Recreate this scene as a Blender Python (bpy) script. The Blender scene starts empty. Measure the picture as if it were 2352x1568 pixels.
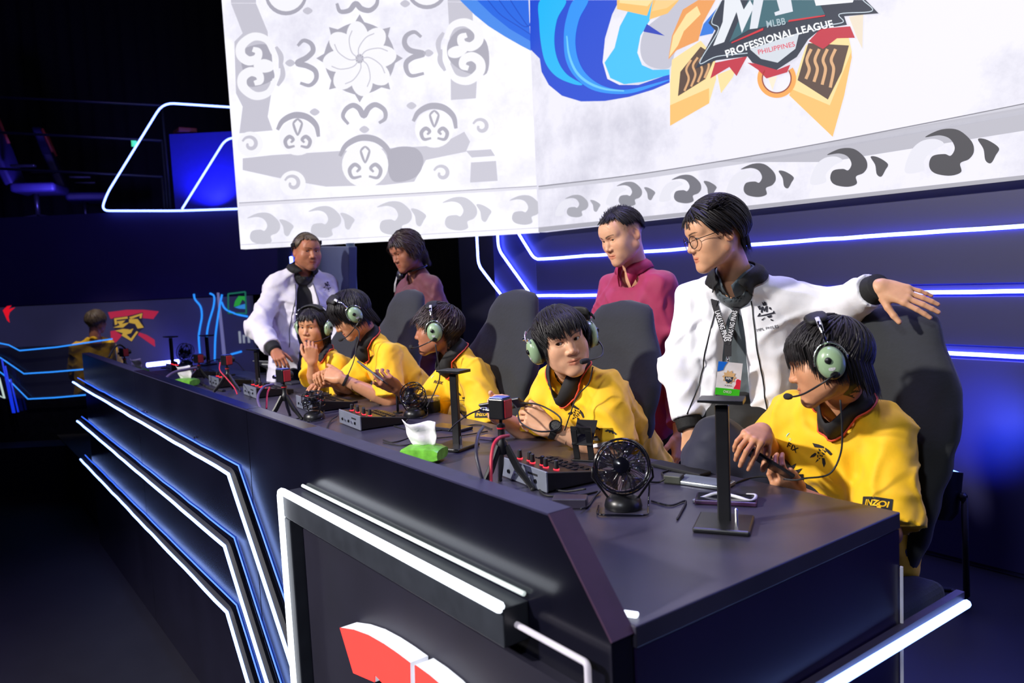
import bpy, bmesh, math, random
import numpy as np
from mathutils import Vector, Matrix, Quaternion
from mathutils.bvhtree import BVHTree
from mathutils.geometry import tessellate_polygon

SC = bpy.context.scene
COL = SC.collection
random.seed(7)
RNG = np.random.default_rng(11)

# ------------------------------------------------------------------ camera
CAM_POS = Vector((0.0, 0.0, 1.35))
ROT = np.array([[0.59835934, 0.04089826, -0.80018337],
                [0.79982433, -0.08957651, 0.5935125],
                [-0.047404, -0.99513988, -0.08631036]])   # columns: right, down, forward
FOC, CX, CY = 1800.0, 1176.0, 784.0
cam_data = bpy.data.cameras.new('camera')
cam = bpy.data.objects.new('camera', cam_data)
COL.objects.link(cam)
r_, d_, f_ = [Vector(ROT[:, i]) for i in range(3)]
cam.matrix_world = Matrix(((r_.x, -d_.x, -f_.x, CAM_POS.x), (r_.y, -d_.y, -f_.y, CAM_POS.y),
                           (r_.z, -d_.z, -f_.z, CAM_POS.z), (0, 0, 0, 1)))
cam_data.sensor_width = 36.0
cam_data.lens = FOC / 2352 * 36.0
cam_data.clip_start, cam_data.clip_end = 0.05, 100
cam_data.dof.use_dof = True
cam_data.dof.focus_distance = 2.6
cam_data.dof.aperture_fstop = 3.5
SC.camera = cam

# ------------------------------------------------------------------ world, exposure, stage lights
SC.view_settings.view_transform = 'Standard'
SC.view_settings.look = 'None'
SC.view_settings.exposure = 0.0
SC.view_settings.gamma = 1.0
SC.view_settings.use_curve_mapping = False
world = bpy.data.worlds.new('dark_hall')
SC.world = world
world.use_nodes = True
world.node_tree.nodes['Background'].inputs[0].default_value = (0.05, 0.06, 0.25, 1)
world.node_tree.nodes['Background'].inputs[1].default_value = 0.035


def spot(name, loc, target, energy, color, size=60, blend=0.6, radius=0.15):
    ld = bpy.data.lights.new(name, 'SPOT')
    ld.energy, ld.color, ld.spot_size, ld.spot_blend, ld.shadow_soft_size = energy, color, math.radians(size), blend, radius
    o = bpy.data.objects.new(name, ld)
    o.location = loc
    o.rotation_euler = (Vector(target) - Vector(loc)).to_track_quat('-Z', 'Y').to_euler()
    COL.objects.link(o)
    return o


spot('stage_front_light', (-3.6, -4.6, 4.6), (-2.2, 2.0, 1.0), 3000, (1.0, 0.95, 0.90), 60, 0.75, 0.22)
spot('stage_side_light', (0.6, -3.6, 4.4), (-1.8, 2.0, 1.1), 500, (0.86, 0.9, 1.0), 55, 0.8, 0.3)
spot('stage_blue_wash', (-8.0, -1.0, 4.8), (-4.6, 1.6, 0.8), 330, (0.45, 0.35, 1.0), 55, 0.9, 0.4)
spot('stage_blue_top', (-2.2, 2.9, 5.2), (-2.2, 1.2, 0.7), 620, (0.38, 0.34, 1.0), 80, 0.9, 0.4)


def at(px, py, depth):
    """point in the room seen along one direction from the camera, a given distance in front of it"""
    return CAM_POS + Vector(ROT @ np.array([(px - CX) / FOC * depth, (py - CY) / FOC * depth, depth]))


def on_plane(px, py, p0, n):
    d = Vector(ROT @ np.array([px - CX, py - CY, FOC]))
    p0, n = Vector(p0), Vector(n)
    return CAM_POS + d * ((p0 - CAM_POS).dot(n) / d.dot(n))


# ------------------------------------------------------------------ materials
MATS = {}


def mat(name, col, rough=0.6, metal=0.0, emit=None, strength=0.0, var=0.12, scale=18.0, bump=0.0, bscale=None,
        spec=0.5, trans=0.0, alpha=1.0, attr=False, coat=0.0, sheen=0.0, sss=0.0, stretch=None):
    if name in MATS:
        return MATS[name]
    m = bpy.data.materials.new(name)
    m.use_nodes = True
    nt = m.node_tree
    b = nt.nodes['Principled BSDF']
    N = nt.nodes.new
    tc = N('ShaderNodeTexCoord')
    vec = tc.outputs['Object']
    if stretch:
        mp = N('ShaderNodeMapping')
        mp.inputs['Scale'].default_value = stretch
        nt.links.new(vec, mp.inputs[0])
        vec = mp.outputs[0]
    nz = N('ShaderNodeTexNoise')
    nz.inputs['Scale'].default_value = scale
    nz.inputs['Detail'].default_value = 4
    nt.links.new(vec, nz.inputs['Vector'])
    mr = N('ShaderNodeMapRange')
    mr.inputs['From Min'].default_value, mr.inputs['From Max'].default_value = 0.3, 0.7
    mr.inputs['To Min'].default_value, mr.inputs['To Max'].default_value = 1 - var, 1 + var
    nt.links.new(nz.outputs[0], mr.inputs[0])
    mx = N('ShaderNodeMix')
    mx.data_type = 'RGBA'
    mx.blend_type = 'MULTIPLY'
    mx.inputs[0].default_value = 1.0
    if attr:
        at_ = N('ShaderNodeVertexColor')
        at_.layer_name = 'Col'
        nt.links.new(at_.outputs[0], mx.inputs[6])
    else:
        mx.inputs[6].default_value = (*col, 1)
    nt.links.new(mr.outputs[0], mx.inputs[7])
    nt.links.new(mx.outputs[2], b.inputs['Base Color'])
    b.inputs['Roughness'].default_value = rough
    b.inputs['Metallic'].default_value = metal
    b.inputs['Specular IOR Level'].default_value = spec
    b.inputs['Alpha'].default_value = alpha
    b.inputs['Transmission Weight'].default_value = trans
    b.inputs['Coat Weight'].default_value = coat
    b.inputs['Coat Roughness'].default_value = 0.08
    b.inputs['Sheen Weight'].default_value = sheen
    if sss:
        b.inputs['Subsurface Weight'].default_value = sss
        b.inputs['Subsurface Radius'].default_value = (0.012, 0.005, 0.003)
        b.inputs['Subsurface Scale'].default_value = 1.0
    if emit:
        b.inputs['Emission Color'].default_value = (*emit, 1)
        b.inputs['Emission Strength'].default_value = strength
    if bump:
        n2 = N('ShaderNodeTexNoise')
        n2.inputs['Scale'].default_value = bscale or scale * 4
        n2.inputs['Detail'].default_value = 3
        nt.links.new(vec, n2.inputs['Vector'])
        bp = N('ShaderNodeBump')
        bp.inputs['Strength'].default_value = bump
        bp.inputs['Distance'].default_value = 0.004
        nt.links.new(n2.outputs[0], bp.inputs['Height'])
        nt.links.new(bp.outputs[0], b.inputs['Normal'])
    MATS[name] = m
    return m


def srgb(r, g, b):
    return tuple((x / 255 / 12.92) if x <= 10 else ((x / 255 + 0.055) / 1.055) ** 2.4 for x in (r, g, b))


M_BLACK = mat('matte_black', (0.006, 0.006, 0.008), 0.7, var=0.3)
M_GLOSS = mat('gloss_black', (0.004, 0.004, 0.008), 0.12, spec=0.5, var=0.3)
M_PLASTIC = mat('black_plastic', (0.008, 0.008, 0.01), 0.35, var=0.2)
M_RUBBER = mat('black_rubber', (0.01, 0.01, 0.011), 0.6, var=0.2)
M_CHROME = mat('chrome', (0.75, 0.76, 0.8), 0.15, 1.0, var=0.05)
M_DARKMETAL = mat('dark_metal', (0.03, 0.03, 0.035), 0.35, 0.8, var=0.2)
M_WHITE = mat('white_plastic', (0.75, 0.75, 0.78), 0.4, var=0.04)
M_RED = mat('red_plastic', (0.55, 0.02, 0.04), 0.4, var=0.1)
M_NEON = mat('neon_blue_white', (0.5, 0.6, 1), 0.4, emit=(0.07, 0.10, 1.0), strength=34.0, var=0.02)
M_NEONK = mat('neon_desk', (0.4, 0.6, 1), 0.4, emit=(0.26, 0.40, 1.0), strength=4.2, var=0.02)
M_NEONB = mat('neon_blue', (0.1, 0.2, 1), 0.4, emit=(0.04, 0.16, 1.0), strength=1.2, var=0.02)
M_NEONC = mat('neon_cyan', (0.1, 0.5, 1), 0.4, emit=(0.03, 0.42, 1.0), strength=1.6, var=0.02)
M_NEOND = mat('neon_violet_blue', (0.2, 0.2, 1), 0.4, emit=(0.10, 0.14, 0.85), strength=1.0, var=0.02)
M_NEONW = mat('neon_white', (0.9, 0.9, 1), 0.4, emit=(0.86, 0.92, 1.0), strength=2.2, var=0.02)


# ------------------------------------------------------------------ mesh building
class MB:
    """collects pieces of one part and links them as one mesh object"""

    def __init__(s):
        s.v, s.f = [], []

    def add(s, vs, fs):
        o = len(s.v)
        s.v += [tuple(x) for x in vs]
        s.f += [tuple(i + o for i in f) for f in fs]
        return s

    def box(s, c, size, rot=None):
        c = Vector(c)
        h = Vector(size) / 2
        vs = [Vector((x * h.x, y * h.y, z * h.z)) for x in (-1, 1) for y in (-1, 1) for z in (-1, 1)]
        if rot is not None:
            vs = [rot @ v for v in vs]
        return s.add([v + c for v in vs], [(0, 1, 3, 2), (4, 6, 7, 5), (0, 4, 5, 1), (2, 3, 7, 6), (0, 2, 6, 4), (1, 5, 7, 3)])

    def hexa(s, vs):
        """eight corners, in box order"""
        return s.add(vs, [(0, 1, 3, 2), (4, 6, 7, 5), (0, 4, 5, 1), (2, 3, 7, 6), (0, 2, 6, 4), (1, 5, 7, 3)])

    def tube(s, path, r, n=8, flat=1.0, cap=True, up=None):
        P = [Vector(p) for p in path]
        R = r if isinstance(r, (list, tuple)) else [r] * len(P)
        ref = Vector(up) if up is not None else None
        rings = []
        prev = None
        for i, p in enumerate(P):
            t = (P[min(i + 1, len(P) - 1)] - P[max(i - 1, 0)])
            t = t.normalized() if t.length > 1e-9 else Vector((0, 0, 1))
            a = prev if prev is not None else (ref or (Vector((0, 0, 1)) if abs(t.z) < 0.9 else Vector((1, 0, 0))))
            if ref is not None:
                a = ref
            a = a - t * a.dot(t)
            if a.length < 1e-6:
                a = t.orthogonal()
            a.normalize()
            b = t.cross(a)
            prev = a
            rings.append([p + a * (math.cos(2 * math.pi * k / n) * R[i] * flat) + b * (math.sin(2 * math.pi * k / n) * R[i]) for k in range(n)])
        vs = [v for ring in rings for v in ring]
        fs = []
        for i in range(len(P) - 1):
            for k in range(n):
                fs.append((i * n + k, i * n + (k + 1) % n, (i + 1) * n + (k + 1) % n, (i + 1) * n + k))
        if cap:
            fs.append(tuple(reversed(range(n))))
            fs.append(tuple((len(P) - 1) * n + k for k in range(n)))
        return s.add(vs, fs)

    def lathe(s, prof, c=(0, 0, 0), axis=(0, 0, 1), n=24, ref=None, sx=1.0, sy=1.0):
        ax = Vector(axis).normalized()
        a = Vector(ref) if ref else (Vector((1, 0, 0)) if abs(ax.x) < 0.9 else Vector((0, 1, 0)))
        a = (a - ax * a.dot(ax)).normalized()
        b = ax.cross(a)
        c = Vector(c)
        vs = []
        for r, z in prof:
            for k in range(n):
                t = 2 * math.pi * k / n
                vs.append(c + ax * z + a * (math.cos(t) * r * sx) + b * (math.sin(t) * r * sy))
        fs = []
        for i in range(len(prof) - 1):
            for k in range(n):
                fs.append((i * n + k, i * n + (k + 1) % n, (i + 1) * n + (k + 1) % n, (i + 1) * n + k))
        fs.append(tuple(reversed(range(n))))
        fs.append(tuple((len(prof) - 1) * n + k for k in range(n)))
        return s.add(vs, fs)

    def prism(s, pts, n, depth):
        """flat outline (3D points in one plane) given thickness along n"""
        P = [Vector(p) for p in pts]
        n = Vector(n).normalized()
        k = len(P)
        tris = tessellate_polygon([P])
        nn = Vector((0, 0, 0))
        for i in range(k):
            nn += P[i].cross(P[(i + 1) % k])
        if nn.dot(n) < 0:
            P = P[::-1]
            tris = tessellate_polygon([P])
        Q = [p - n * depth for p in P]
        fs = []
        for t in tris:
            a, b, c_ = t
            q = (P[b] - P[a]).cross(P[c_] - P[a])
            if q.dot(n) < 0:
                b, c_ = c_, b
            fs.append((a, b, c_))
            if depth:
                fs.append((a + k, c_ + k, b + k))
        if depth:
            for i in range(k):
                j = (i + 1) % k
                fs.append((i, i + k, j + k, j))
            return s.add(P + Q, fs)
        return s.add(P, fs)

    def build(s, name, m, parent=None, origin=None, smooth=False, bevel=0.0, seg=2):
        me = bpy.data.meshes.new(name)
        o0 = Vector(origin) if origin is not None else None
        vs = [tuple(Vector(v) - o0) for v in s.v] if o0 is not None else s.v
        me.from_pydata(vs, [], s.f)
        me.update()
        o = bpy.data.objects.new(name, me)
        me.materials.append(m)
        COL.objects.link(o)
        if parent is not None:
            o.parent = parent
        elif o0 is not None:
            o.location = o0
        if smooth:
            me.polygons.foreach_set('use_smooth', [True] * len(me.polygons))
            if smooth == 'auto':
                me.polygons.foreach_set('use_smooth', [True] * len(me.polygons))
                try:
                    me.set_sharp_from_angle(angle=math.radians(38))
                except Exception:
                    pass
        if bevel:
            bv = o.modifiers.new('bevel', 'BEVEL')
            bv.width, bv.segments, bv.limit_method = bevel, seg, 'ANGLE'
        return o


def tag(o, label, cat, group=None, kind=None):
    o['label'] = label
    o['category'] = cat
    if group:
        o['group'] = group
    if kind:
        o['kind'] = kind
    return o


def struct(o, label=None, cat=None):
    o['kind'] = 'structure'
    if label:
        o['label'] = label
    if cat:
        o['category'] = cat
    return o


def thing(name, label, cat, loc=(0, 0, 0), rotz=0.0, group=None):
    o = bpy.data.objects.new(name, None)
    o.empty_display_size = 0.05
    COL.objects.link(o)
    o.location = loc
    o.rotation_euler = (0, 0, rotz)
    return tag(o, label, cat, group)


def dup(root, loc, rotz=0.0, label=None, group=None):
    r = root.copy()
    COL.objects.link(r)
    r.location = loc
    r.rotation_euler = (0, 0, rotz)
    if label:
        r['label'] = label
    if group:
        r['group'] = group
    for ch in list(root.children):
        c = ch.copy()
        COL.objects.link(c)
        c.parent = r
        for g in list(ch.children):
            e = g.copy()
            COL.objects.link(e)
            e.parent = c
    return r


def bez(pts, n=24):
    """smooth curve through points (Catmull-Rom)"""
    P = [Vector(p) for p in pts]
    P = [P[0] * 2 - P[1]] + P + [P[-1] * 2 - P[-2]]
    out = []
    m = len(P) - 3
    for i in range(m):
        k = max(2, n // m)
        for j in range(k):
            t = j / k
            a, b, c, d = P[i:i + 4]
            out.append(0.5 * ((2 * b) + (c - a) * t + (2 * a - 5 * b + 4 * c - d) * t * t + (3 * b - a - 3 * c + d) * t ** 3))
    out.append(P[-2])
    return out


def round_path(pts, r, n=5):
    """polyline with rounded corners"""
    P = [Vector(p) for p in pts]
    out = [P[0]]
    for i in range(1, len(P) - 1):
        a, b, c = P[i - 1], P[i], P[i + 1]
        u, v = (a - b), (c - b)
        rr = min(r, u.length * 0.45, v.length * 0.45)
        p, q = b + u.normalized() * rr, b + v.normalized() * rr
        for k in range(n + 1):
            t = k / n
            out.append(p * (1 - t) ** 2 + b * 2 * t * (1 - t) + q * t * t)
    out.append(P[-1])
    return out


def text_polys(body, size=1.0, spacing=1.0, bold=0.0, shear=0.0):
    """lettering as flat polygons: list of vertex list, list of faces (2D)"""
    cu = bpy.data.curves.new('lettering', 'FONT')
    cu.body = body
    cu.size = size
    cu.space_character = spacing
    cu.offset = bold
    cu.shear = shear
    cu.align_x = 'CENTER'
    cu.align_y = 'CENTER'
    o = bpy.data.objects.new('lettering', cu)
    COL.objects.link(o)
    dg = bpy.context.evaluated_depsgraph_get()
    me = bpy.data.meshes.new_from_object(o.evaluated_get(dg))
    vs = [(v.co.x, v.co.y) for v in me.vertices]
    fs = [tuple(p.vertices) for p in me.polygons]
    bpy.data.objects.remove(o)
    bpy.data.meshes.remove(me)
    return vs, fs
# ------------------------------------------------------------------ the room and the stage set
FLOOR_F = -0.46          # hall floor in front of the stage
WALL_Y, LED_Y, LED_Z = 3.52, 3.44, 1.625
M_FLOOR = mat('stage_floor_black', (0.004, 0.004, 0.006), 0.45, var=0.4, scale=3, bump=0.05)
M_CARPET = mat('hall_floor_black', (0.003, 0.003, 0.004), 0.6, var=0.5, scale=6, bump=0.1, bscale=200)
M_WALL = mat('back_wall_navy', srgb(17, 17, 68), 0.5, var=0.06, scale=3, bump=0.05)
M_DARKWALL = mat('set_wall_black', srgb(16, 14, 34), 0.6, var=0.2, scale=2)
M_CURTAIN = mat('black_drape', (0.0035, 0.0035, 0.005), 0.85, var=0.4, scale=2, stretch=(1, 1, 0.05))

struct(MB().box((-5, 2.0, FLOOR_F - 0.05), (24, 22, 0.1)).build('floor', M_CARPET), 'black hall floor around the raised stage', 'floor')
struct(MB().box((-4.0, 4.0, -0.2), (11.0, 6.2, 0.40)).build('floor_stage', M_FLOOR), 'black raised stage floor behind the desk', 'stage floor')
# back wall behind the chairs: stepped boards with light strips
wl = struct(MB().box(((-4.93 + 1.5) / 2, WALL_Y + 0.1, 1.6), (6.43, 0.2, 3.2)).build('wall_back', M_WALL), 'navy stage wall with white-blue light lines behind the chairs', 'wall')
for i, (z0, z1) in enumerate([(0.02, 0.90), (0.955, 1.165), (1.215, 1.45)]):
    mb = MB()
    mb.box(((-4.4 + 1.5) / 2, WALL_Y - 0.008, (z0 + z1) / 2), (5.9, 0.016, z1 - z0))
    mb.build('wall_panel', M_WALL, wl, bevel=0.004)
WN = Vector((0, -1, 0))


def wallp(px, py, off=0.0):
    p = on_plane(px, py, (0, WALL_Y - 0.02, 0), WN)
    p.y -= off
    return p


def neon(name, pts, r, m, parent=None, rnd=0.06, n=8, wob=0.0):
    path = round_path(pts, rnd)
    if wob:
        out = []
        for a, b in zip(path[:-1], path[1:]):
            k = max(1, int((b - a).length / 0.12))
            for j in range(k):
                out.append(a.lerp(b, j / k) + Vector((0, 0, random.uniform(-wob, wob))))
        path = out + [path[-1]]
    return MB().tube(path, r, n).build(name, m, parent, smooth=True)


zA, zB, zC = 1.492, 1.235, 0.985
zA, zB, zC = [wallp(2352, y).z for y in (518, 669, 819)]
xa, xb = wallp(1228, 592).x, wallp(1225, 678).x
zt = LED_Z + 0.25
x_end = 1.45
n1 = neon('light_strip', [(wallp(1150, 480).x, WALL_Y - 0.022, zt), (xa, WALL_Y - 0.022, zA), (x_end, WALL_Y - 0.022, zA)], 0.0085, M_NEON, wl, wob=0.002)
pB0 = wallp(1145, 572)
n2 = neon('light_strip', [(pB0.x, WALL_Y - 0.022, zt), (pB0.x, WALL_Y - 0.022, pB0.z), (xb - 0.02, WALL_Y - 0.022, zB), (x_end, WALL_Y - 0.022, zB)], 0.0085, M_NEON, wl, wob=0.002)
pC0 = wallp(1099, 608)
n3 = neon('light_strip', [(pC0.x, WALL_Y - 0.022, zt), (pC0.x, WALL_Y - 0.022, pC0.z), (pC0.x + 0.62, WALL_Y - 0.022, zC), (x_end, WALL_Y - 0.022, zC)], 0.0085, M_NEON, wl, wob=0.002)
# dark return wall and grey flat left of the back wall
struct(MB().box((-5.35, WALL_Y + 0.35, 1.5), (0.9, 0.2, 3.0)).build('wall_return', M_DARKWALL), 'dark recess wall beside the navy stage wall', 'wall')
M_FLAT = mat('grey_flat', srgb(66, 74, 104), 0.6, var=0.06, scale=4)
fl = tag(MB().hexa([tuple(on_plane(x, y, p, (-0.2, -1, 0)) + Vector((dx, dy, 0))) for x, p in ((637, at(720, 600, 6.0)), (800, at(720, 600, 6.0)))
                    for dx, dy in ((0, 0), (0, 0.06)) for y in (860, 566)]).build('scenery_flat', M_FLAT, bevel=0.006),
         'grey-blue upright scenery flat behind the man in the lilac-lit jacket', 'stage flat')
p0 = on_plane(824, 860, at(720, 600, 6.3), (-0.2, -1, 0))
tag(MB().tube([(p0.x, p0.y, 0.0), (p0.x, p0.y, 1.60)], 0.028, 12).build('truss_pole', mat('grey_pole', srgb(70, 86, 110), 0.4, 0.3), smooth=True),
    'grey-blue upright pole beside the scenery flat', 'pole')
p1 = on_plane(669, 597, at(720, 600, 5.95), (-0.2, -1, 0))
tag(MB().box(p1, (0.025, 0.02, 0.06)).build('indicator_lamp', M_NEON, bevel=0.004), 'small blue-white lamp on the grey flat behind the lilac jacket', 'lamp')

# ------------------------------------------------------------------ LED screen (two panels meeting at a seam)
SEAM = Vector((on_plane(1237, 533, (0, LED_Y, 0), WN).x, LED_Y, LED_Z))
LEFT = on_plane(553, 572, (0, 0, LED_Z), (0, 0, 1))
LED_TOP = 4.3
led_dir = (SEAM - LEFT)
led_dir.z = 0
LED_NL = Vector((led_dir.y, -led_dir.x, 0)).normalized()
LED_RX = 2.0


def led_material(name, base, dark, sc):
    m = bpy.data.materials.new(name)
    m.use_nodes = True
    nt = m.node_tree
    N = nt.nodes.new
    b = nt.nodes['Principled BSDF']
    tc = N('ShaderNodeTexCoord')
    a = N('ShaderNodeTexNoise')
    a.inputs['Scale'].default_value = sc
    a.inputs['Detail'].default_value = 8
    a.inputs['Roughness'].default_value = 0.7
    nt.links.new(tc.outputs['Object'], a.inputs['Vector'])
    a2 = N('ShaderNodeTexNoise')
    a2.inputs['Scale'].default_value = sc * 0.25
    a2.inputs['Detail'].default_value = 3
    nt.links.new(tc.outputs['Object'], a2.inputs['Vector'])
    mu = N('ShaderNodeMath')
    mu.operation = 'ADD'
    nt.links.new(a.outputs[0], mu.inputs[0])
    nt.links.new(a2.outputs[0], mu.inputs[1])
    cr = N('ShaderNodeValToRGB')
    cr.color_ramp.elements[0].position, cr.color_ramp.elements[0].color = 0.62 / 2 * 1.2, (*dark, 1)
    cr.color_ramp.elements[1].position, cr.color_ramp.elements[1].color = 1.06 / 2, (*base, 1)
    mul = N('ShaderNodeMath')
    mul.operation = 'MULTIPLY'
    mul.inputs[1].default_value = 0.5
    nt.links.new(mu.outputs[0], mul.inputs[0])
    nt.links.new(mul.outputs[0], cr.inputs[0])
    nt.links.new(cr.outputs[0], b.inputs['Emission Color'])
    b.inputs['Emission Strength'].default_value = 1.1
    b.inputs['Base Color'].default_value = (0.01, 0.01, 0.01, 1)
    b.inputs['Roughness'].default_value = 0.6
    return m


M_LEDL = led_material('screen_image_pale_stone', srgb(247, 246, 255), srgb(222, 220, 234), 3.2)
M_LEDR = led_material('screen_image_grey_stone', srgb(232, 230, 242), srgb(198, 197, 212), 2.6)
led = thing('video_screen', 'huge white LED video screen with carved stone scrolls and league emblem', 'video screen', (SEAM.x, SEAM.y, LED_Z))


def led_panel(a, b, n, m):
    a, b = Vector(a), Vector(b)
    back = -Vector(n) * 0.07
    vs = [a, a + Vector((0, 0, LED_TOP - LED_Z)), a + back, a + back + Vector((0, 0, LED_TOP - LED_Z)),
          b, b + Vector((0, 0, LED_TOP - LED_Z)), b + back, b + back + Vector((0, 0, LED_TOP - LED_Z))]
    return MB().hexa(vs).build('screen_panel', m, led, origin=SEAM)


led_panel(LEFT, SEAM - led_dir.normalized() * 0.002, LED_NL, M_LEDL)
led_panel(SEAM + Vector((0.002, 0, 0)), (LED_RX, LED_Y, LED_Z), WN, M_LEDR)
# ------------------------------------------------------------------ player desk
DX0, DX1, DY0, DY1, DZ = -6.30, -0.91, 0.855, 1.785, 0.75
M_TOP = mat('desk_top_black', (0.040, 0.037, 0.060), 0.36, var=0.25, scale=5, spec=0.5)
M_FRONT = mat('desk_front_gloss', (0.005, 0.005, 0.012), 0.20, var=0.3, scale=3, spec=0.5)
M_SIDE = mat('desk_side_violet_black', (0.014, 0.008, 0.045), 0.35, var=0.2, scale=3)
M_EDGE = mat('desk_edge', (0.045, 0.035, 0.06), 0.5, var=0.15)
desk = thing('player_desk', 'long black player desk with blue neon lines and a lit sign on its front', 'desk', (-3.6, 1.3, FLOOR_F))
OD = Vector((-3.6, 1.3, FLOOR_F))
MB().box(((DX0 + DX1) / 2, (DY0 + 0.05 + DY1) / 2, DZ - 0.02), (DX1 - DX0, DY1 - DY0 - 0.05, 0.04)).build('table_top', M_TOP, desk, OD, bevel=0.003)
# front boards with joints between them; parapet stands above the table and slopes down at the end
xs = [DX0, -4.55, -2.72, DX1 - 0.005]
T = 0.05
for i in range(3):
    a, b = xs[i] + 0.0015, xs[i + 1] - 0.0015
    if i < 2:
        pts = [(a, DY0, FLOOR_F), (b, DY0, FLOOR_F), (b, DY0, 0.925), (a, DY0, 0.93)]
    else:
        pts = [(a, DY0, FLOOR_F), (b, DY0, FLOOR_F), (b, DY0, DZ - 0.01), (-1.065, DY0, 0.92), (a, DY0, 0.925)]
    MB().prism(pts, (0, -1, 0), T).build('front_board', M_FRONT, desk, OD, bevel=0.002)
# capping along the top of the parapet and down its sloping end
capm = mat('parapet_cap', (0.022, 0.02, 0.06), 0.5, var=0.15)
MB().prism([(DX0, DY0 - 0.002, 0.9305), (-1.067, DY0 - 0.002, 0.9215), (-1.067, DY0 + T + 0.002, 0.9215), (DX0, DY0 + T + 0.002, 0.9305)], (0, 0, 1), 0.004).build('parapet_cap', capm, desk, OD)
MB().prism([(-1.064, DY0 - 0.002, 0.9215), (DX1 - 0.003, DY0 - 0.002, DZ - 0.012), (DX1 - 0.003, DY0 + T + 0.002, DZ - 0.012), (-1.064, DY0 + T + 0.002, 0.9215)], (0.75, 0, 0.65), 0.004).build('end_cap', mat('end_cap_purple_lit', (0.055, 0.022, 0.055), 0.55), desk, OD)  # end cap base colour carries the reddish-purple light falling on the slope
MB().box((DX1 - 0.02, (DY0 + T + DY1) / 2, (FLOOR_F + DZ - 0.04) / 2 + 0.0), (0.036, DY1 - DY0 - T - 0.004, DZ - 0.042 - FLOOR_F)).build('side_board', M_SIDE, desk, OD)
MB().box((DX0 + 0.02, (DY0 + T + DY1) / 2, (FLOOR_F + DZ - 0.04) / 2), (0.036, DY1 - DY0 - T - 0.004, DZ - 0.042 - FLOOR_F)).build('side_board', M_SIDE, desk, OD)
MB().box(((DX0 + DX1) / 2, DY1 - 0.55, 0.36), (DX1 - DX0 - 0.08, 0.03, 0.7)).build('modesty_board', M_BLACK, desk, OD)
# three double light lines on the front
for (zl, zr, xl, xbend, xbot) in ((0.70, 0.676, -6.60, -2.866, -2.13), (0.413, 0.375, -6.58, -2.99, -2.36), (0.117, 0.102, -6.60, -3.03, -2.70)):
    y = DY0 - 0.035
    ang = (zr - zl)
    slope = 0.93
    zb = FLOOR_F + 0.02
    xk = xbend + (zr - zb) * 0.98
    core = [(xl, y, zl), (xbend, y, zr), (xk, y, zb)]
    MB().tube(round_path([Vector(p) + Vector((0, 0.018, 0)) for p in core], 0.03), 0.016, 4).build('strip_channel', M_BLACK, desk, OD)
    for dz, dx, r, m, dy in ((0.0, 0.0, 0.0065, M_NEONK, -0.0), (0.030, 0.045, 0.0030, M_NEONB, 0.031)):
        pts = [(xl + dx * 0.3, y + dy, zl + dz), (xbend + dx * 0.55, y + dy, zr + dz), (xk + dx + 0.03 * (dz > 0), y + dy, zb + dz * 0)]
        path = []
        P = [Vector(p) for p in pts]
        for a, b in zip(P[:-1], P[1:]):
            k = int((b - a).length / 0.16) + 1
            for j in range(k):
                path.append(a.lerp(b, j / k) + Vector((0, 0, random.uniform(-0.0022, 0.0022))))
        path.append(P[-1])
        MB().tube(path, r, 8).build('light_strip', m, desk, OD, smooth=True)
# small screws along the light lines
for x in (-4.42, -4.36, -3.42):
    MB().lathe([(0.006, 0), (0.006, 0.004), (0.003, 0.006)], (x, DY0 - 0.001, 0.725), (0, -1, 0), 8).build('screw', M_CHROME, desk, OD)
# protruding lit sign box
FB = DY0 - 0.06
M_SIGN = mat('sign_panel', (0.014, 0.013, 0.026), 0.5, var=0.2, scale=4)
M_SIGNF = mat('sign_frame', (0.03, 0.034, 0.045), 0.4, var=0.15)
MB().box((-1.60, DY0 - 0.012, 0.09), (1.36, 0.024, 1.08)).build('sign_back_panel', M_SIGN, desk, OD)
MB().box((-1.70, (FB + DY0) / 2, 0.70), (1.12, DY0 - FB, 0.075)).build('sign_top_bar', M_SIGNF, desk, OD, bevel=0.003)
MB().box((-2.232, (FB + DY0) / 2, 0.10), (0.05, DY0 - FB, 1.12)).build('sign_side_bar', M_SIGNF, desk, OD, bevel=0.003)
MB().tube(round_path([(-2.257, FB - 0.004, -0.45), (-2.257, FB - 0.004, 0.742), (-1.142, FB - 0.004, 0.742)], 0.02), 0.011, 8).build('sign_light_strip', M_NEONW, desk, OD, smooth=True)
MB().tube([(-2.22, DY0 - 0.008, 0.752), (-1.142, DY0 - 0.008, 0.752)], 0.005, 8).build('sign_light_strip', mat('soft_white_strip', (0.6, 0.62, 0.6), 0.4, emit=(0.62, 0.72, 0.70), strength=0.8), desk, OD, smooth=True)
MB().tube(round_path([(-1.14, DY0 - 0.03, 0.700), (-0.945, DY0 - 0.03, 0.700), (-0.945, DY0 - 0.03, -0.44)], 0.01), 0.006, 8).build('sign_light_strip', mat('dim_white_strip', (0.5, 0.48, 0.55), 0.4, emit=(0.6, 0.55, 0.65), strength=0.45), desk, OD, smooth=True)
# raised letter logo on the sign (red faces, white returns)
M_LOGOR = mat('logo_red_face', srgb(240, 60, 55), 0.5, emit=srgb(250, 70, 62), strength=0.75, var=0.03)
M_LOGOW = mat('logo_white_side', (0.7, 0.72, 0.78), 0.5, emit=(0.75, 0.8, 0.9), strength=0.45, var=0.03)
LY = DY0 - 0.075


def lg(pts):
    return [on_plane(x, y, (0, LY, 0), (0, -1, 0)) for x, y in pts]


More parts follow.
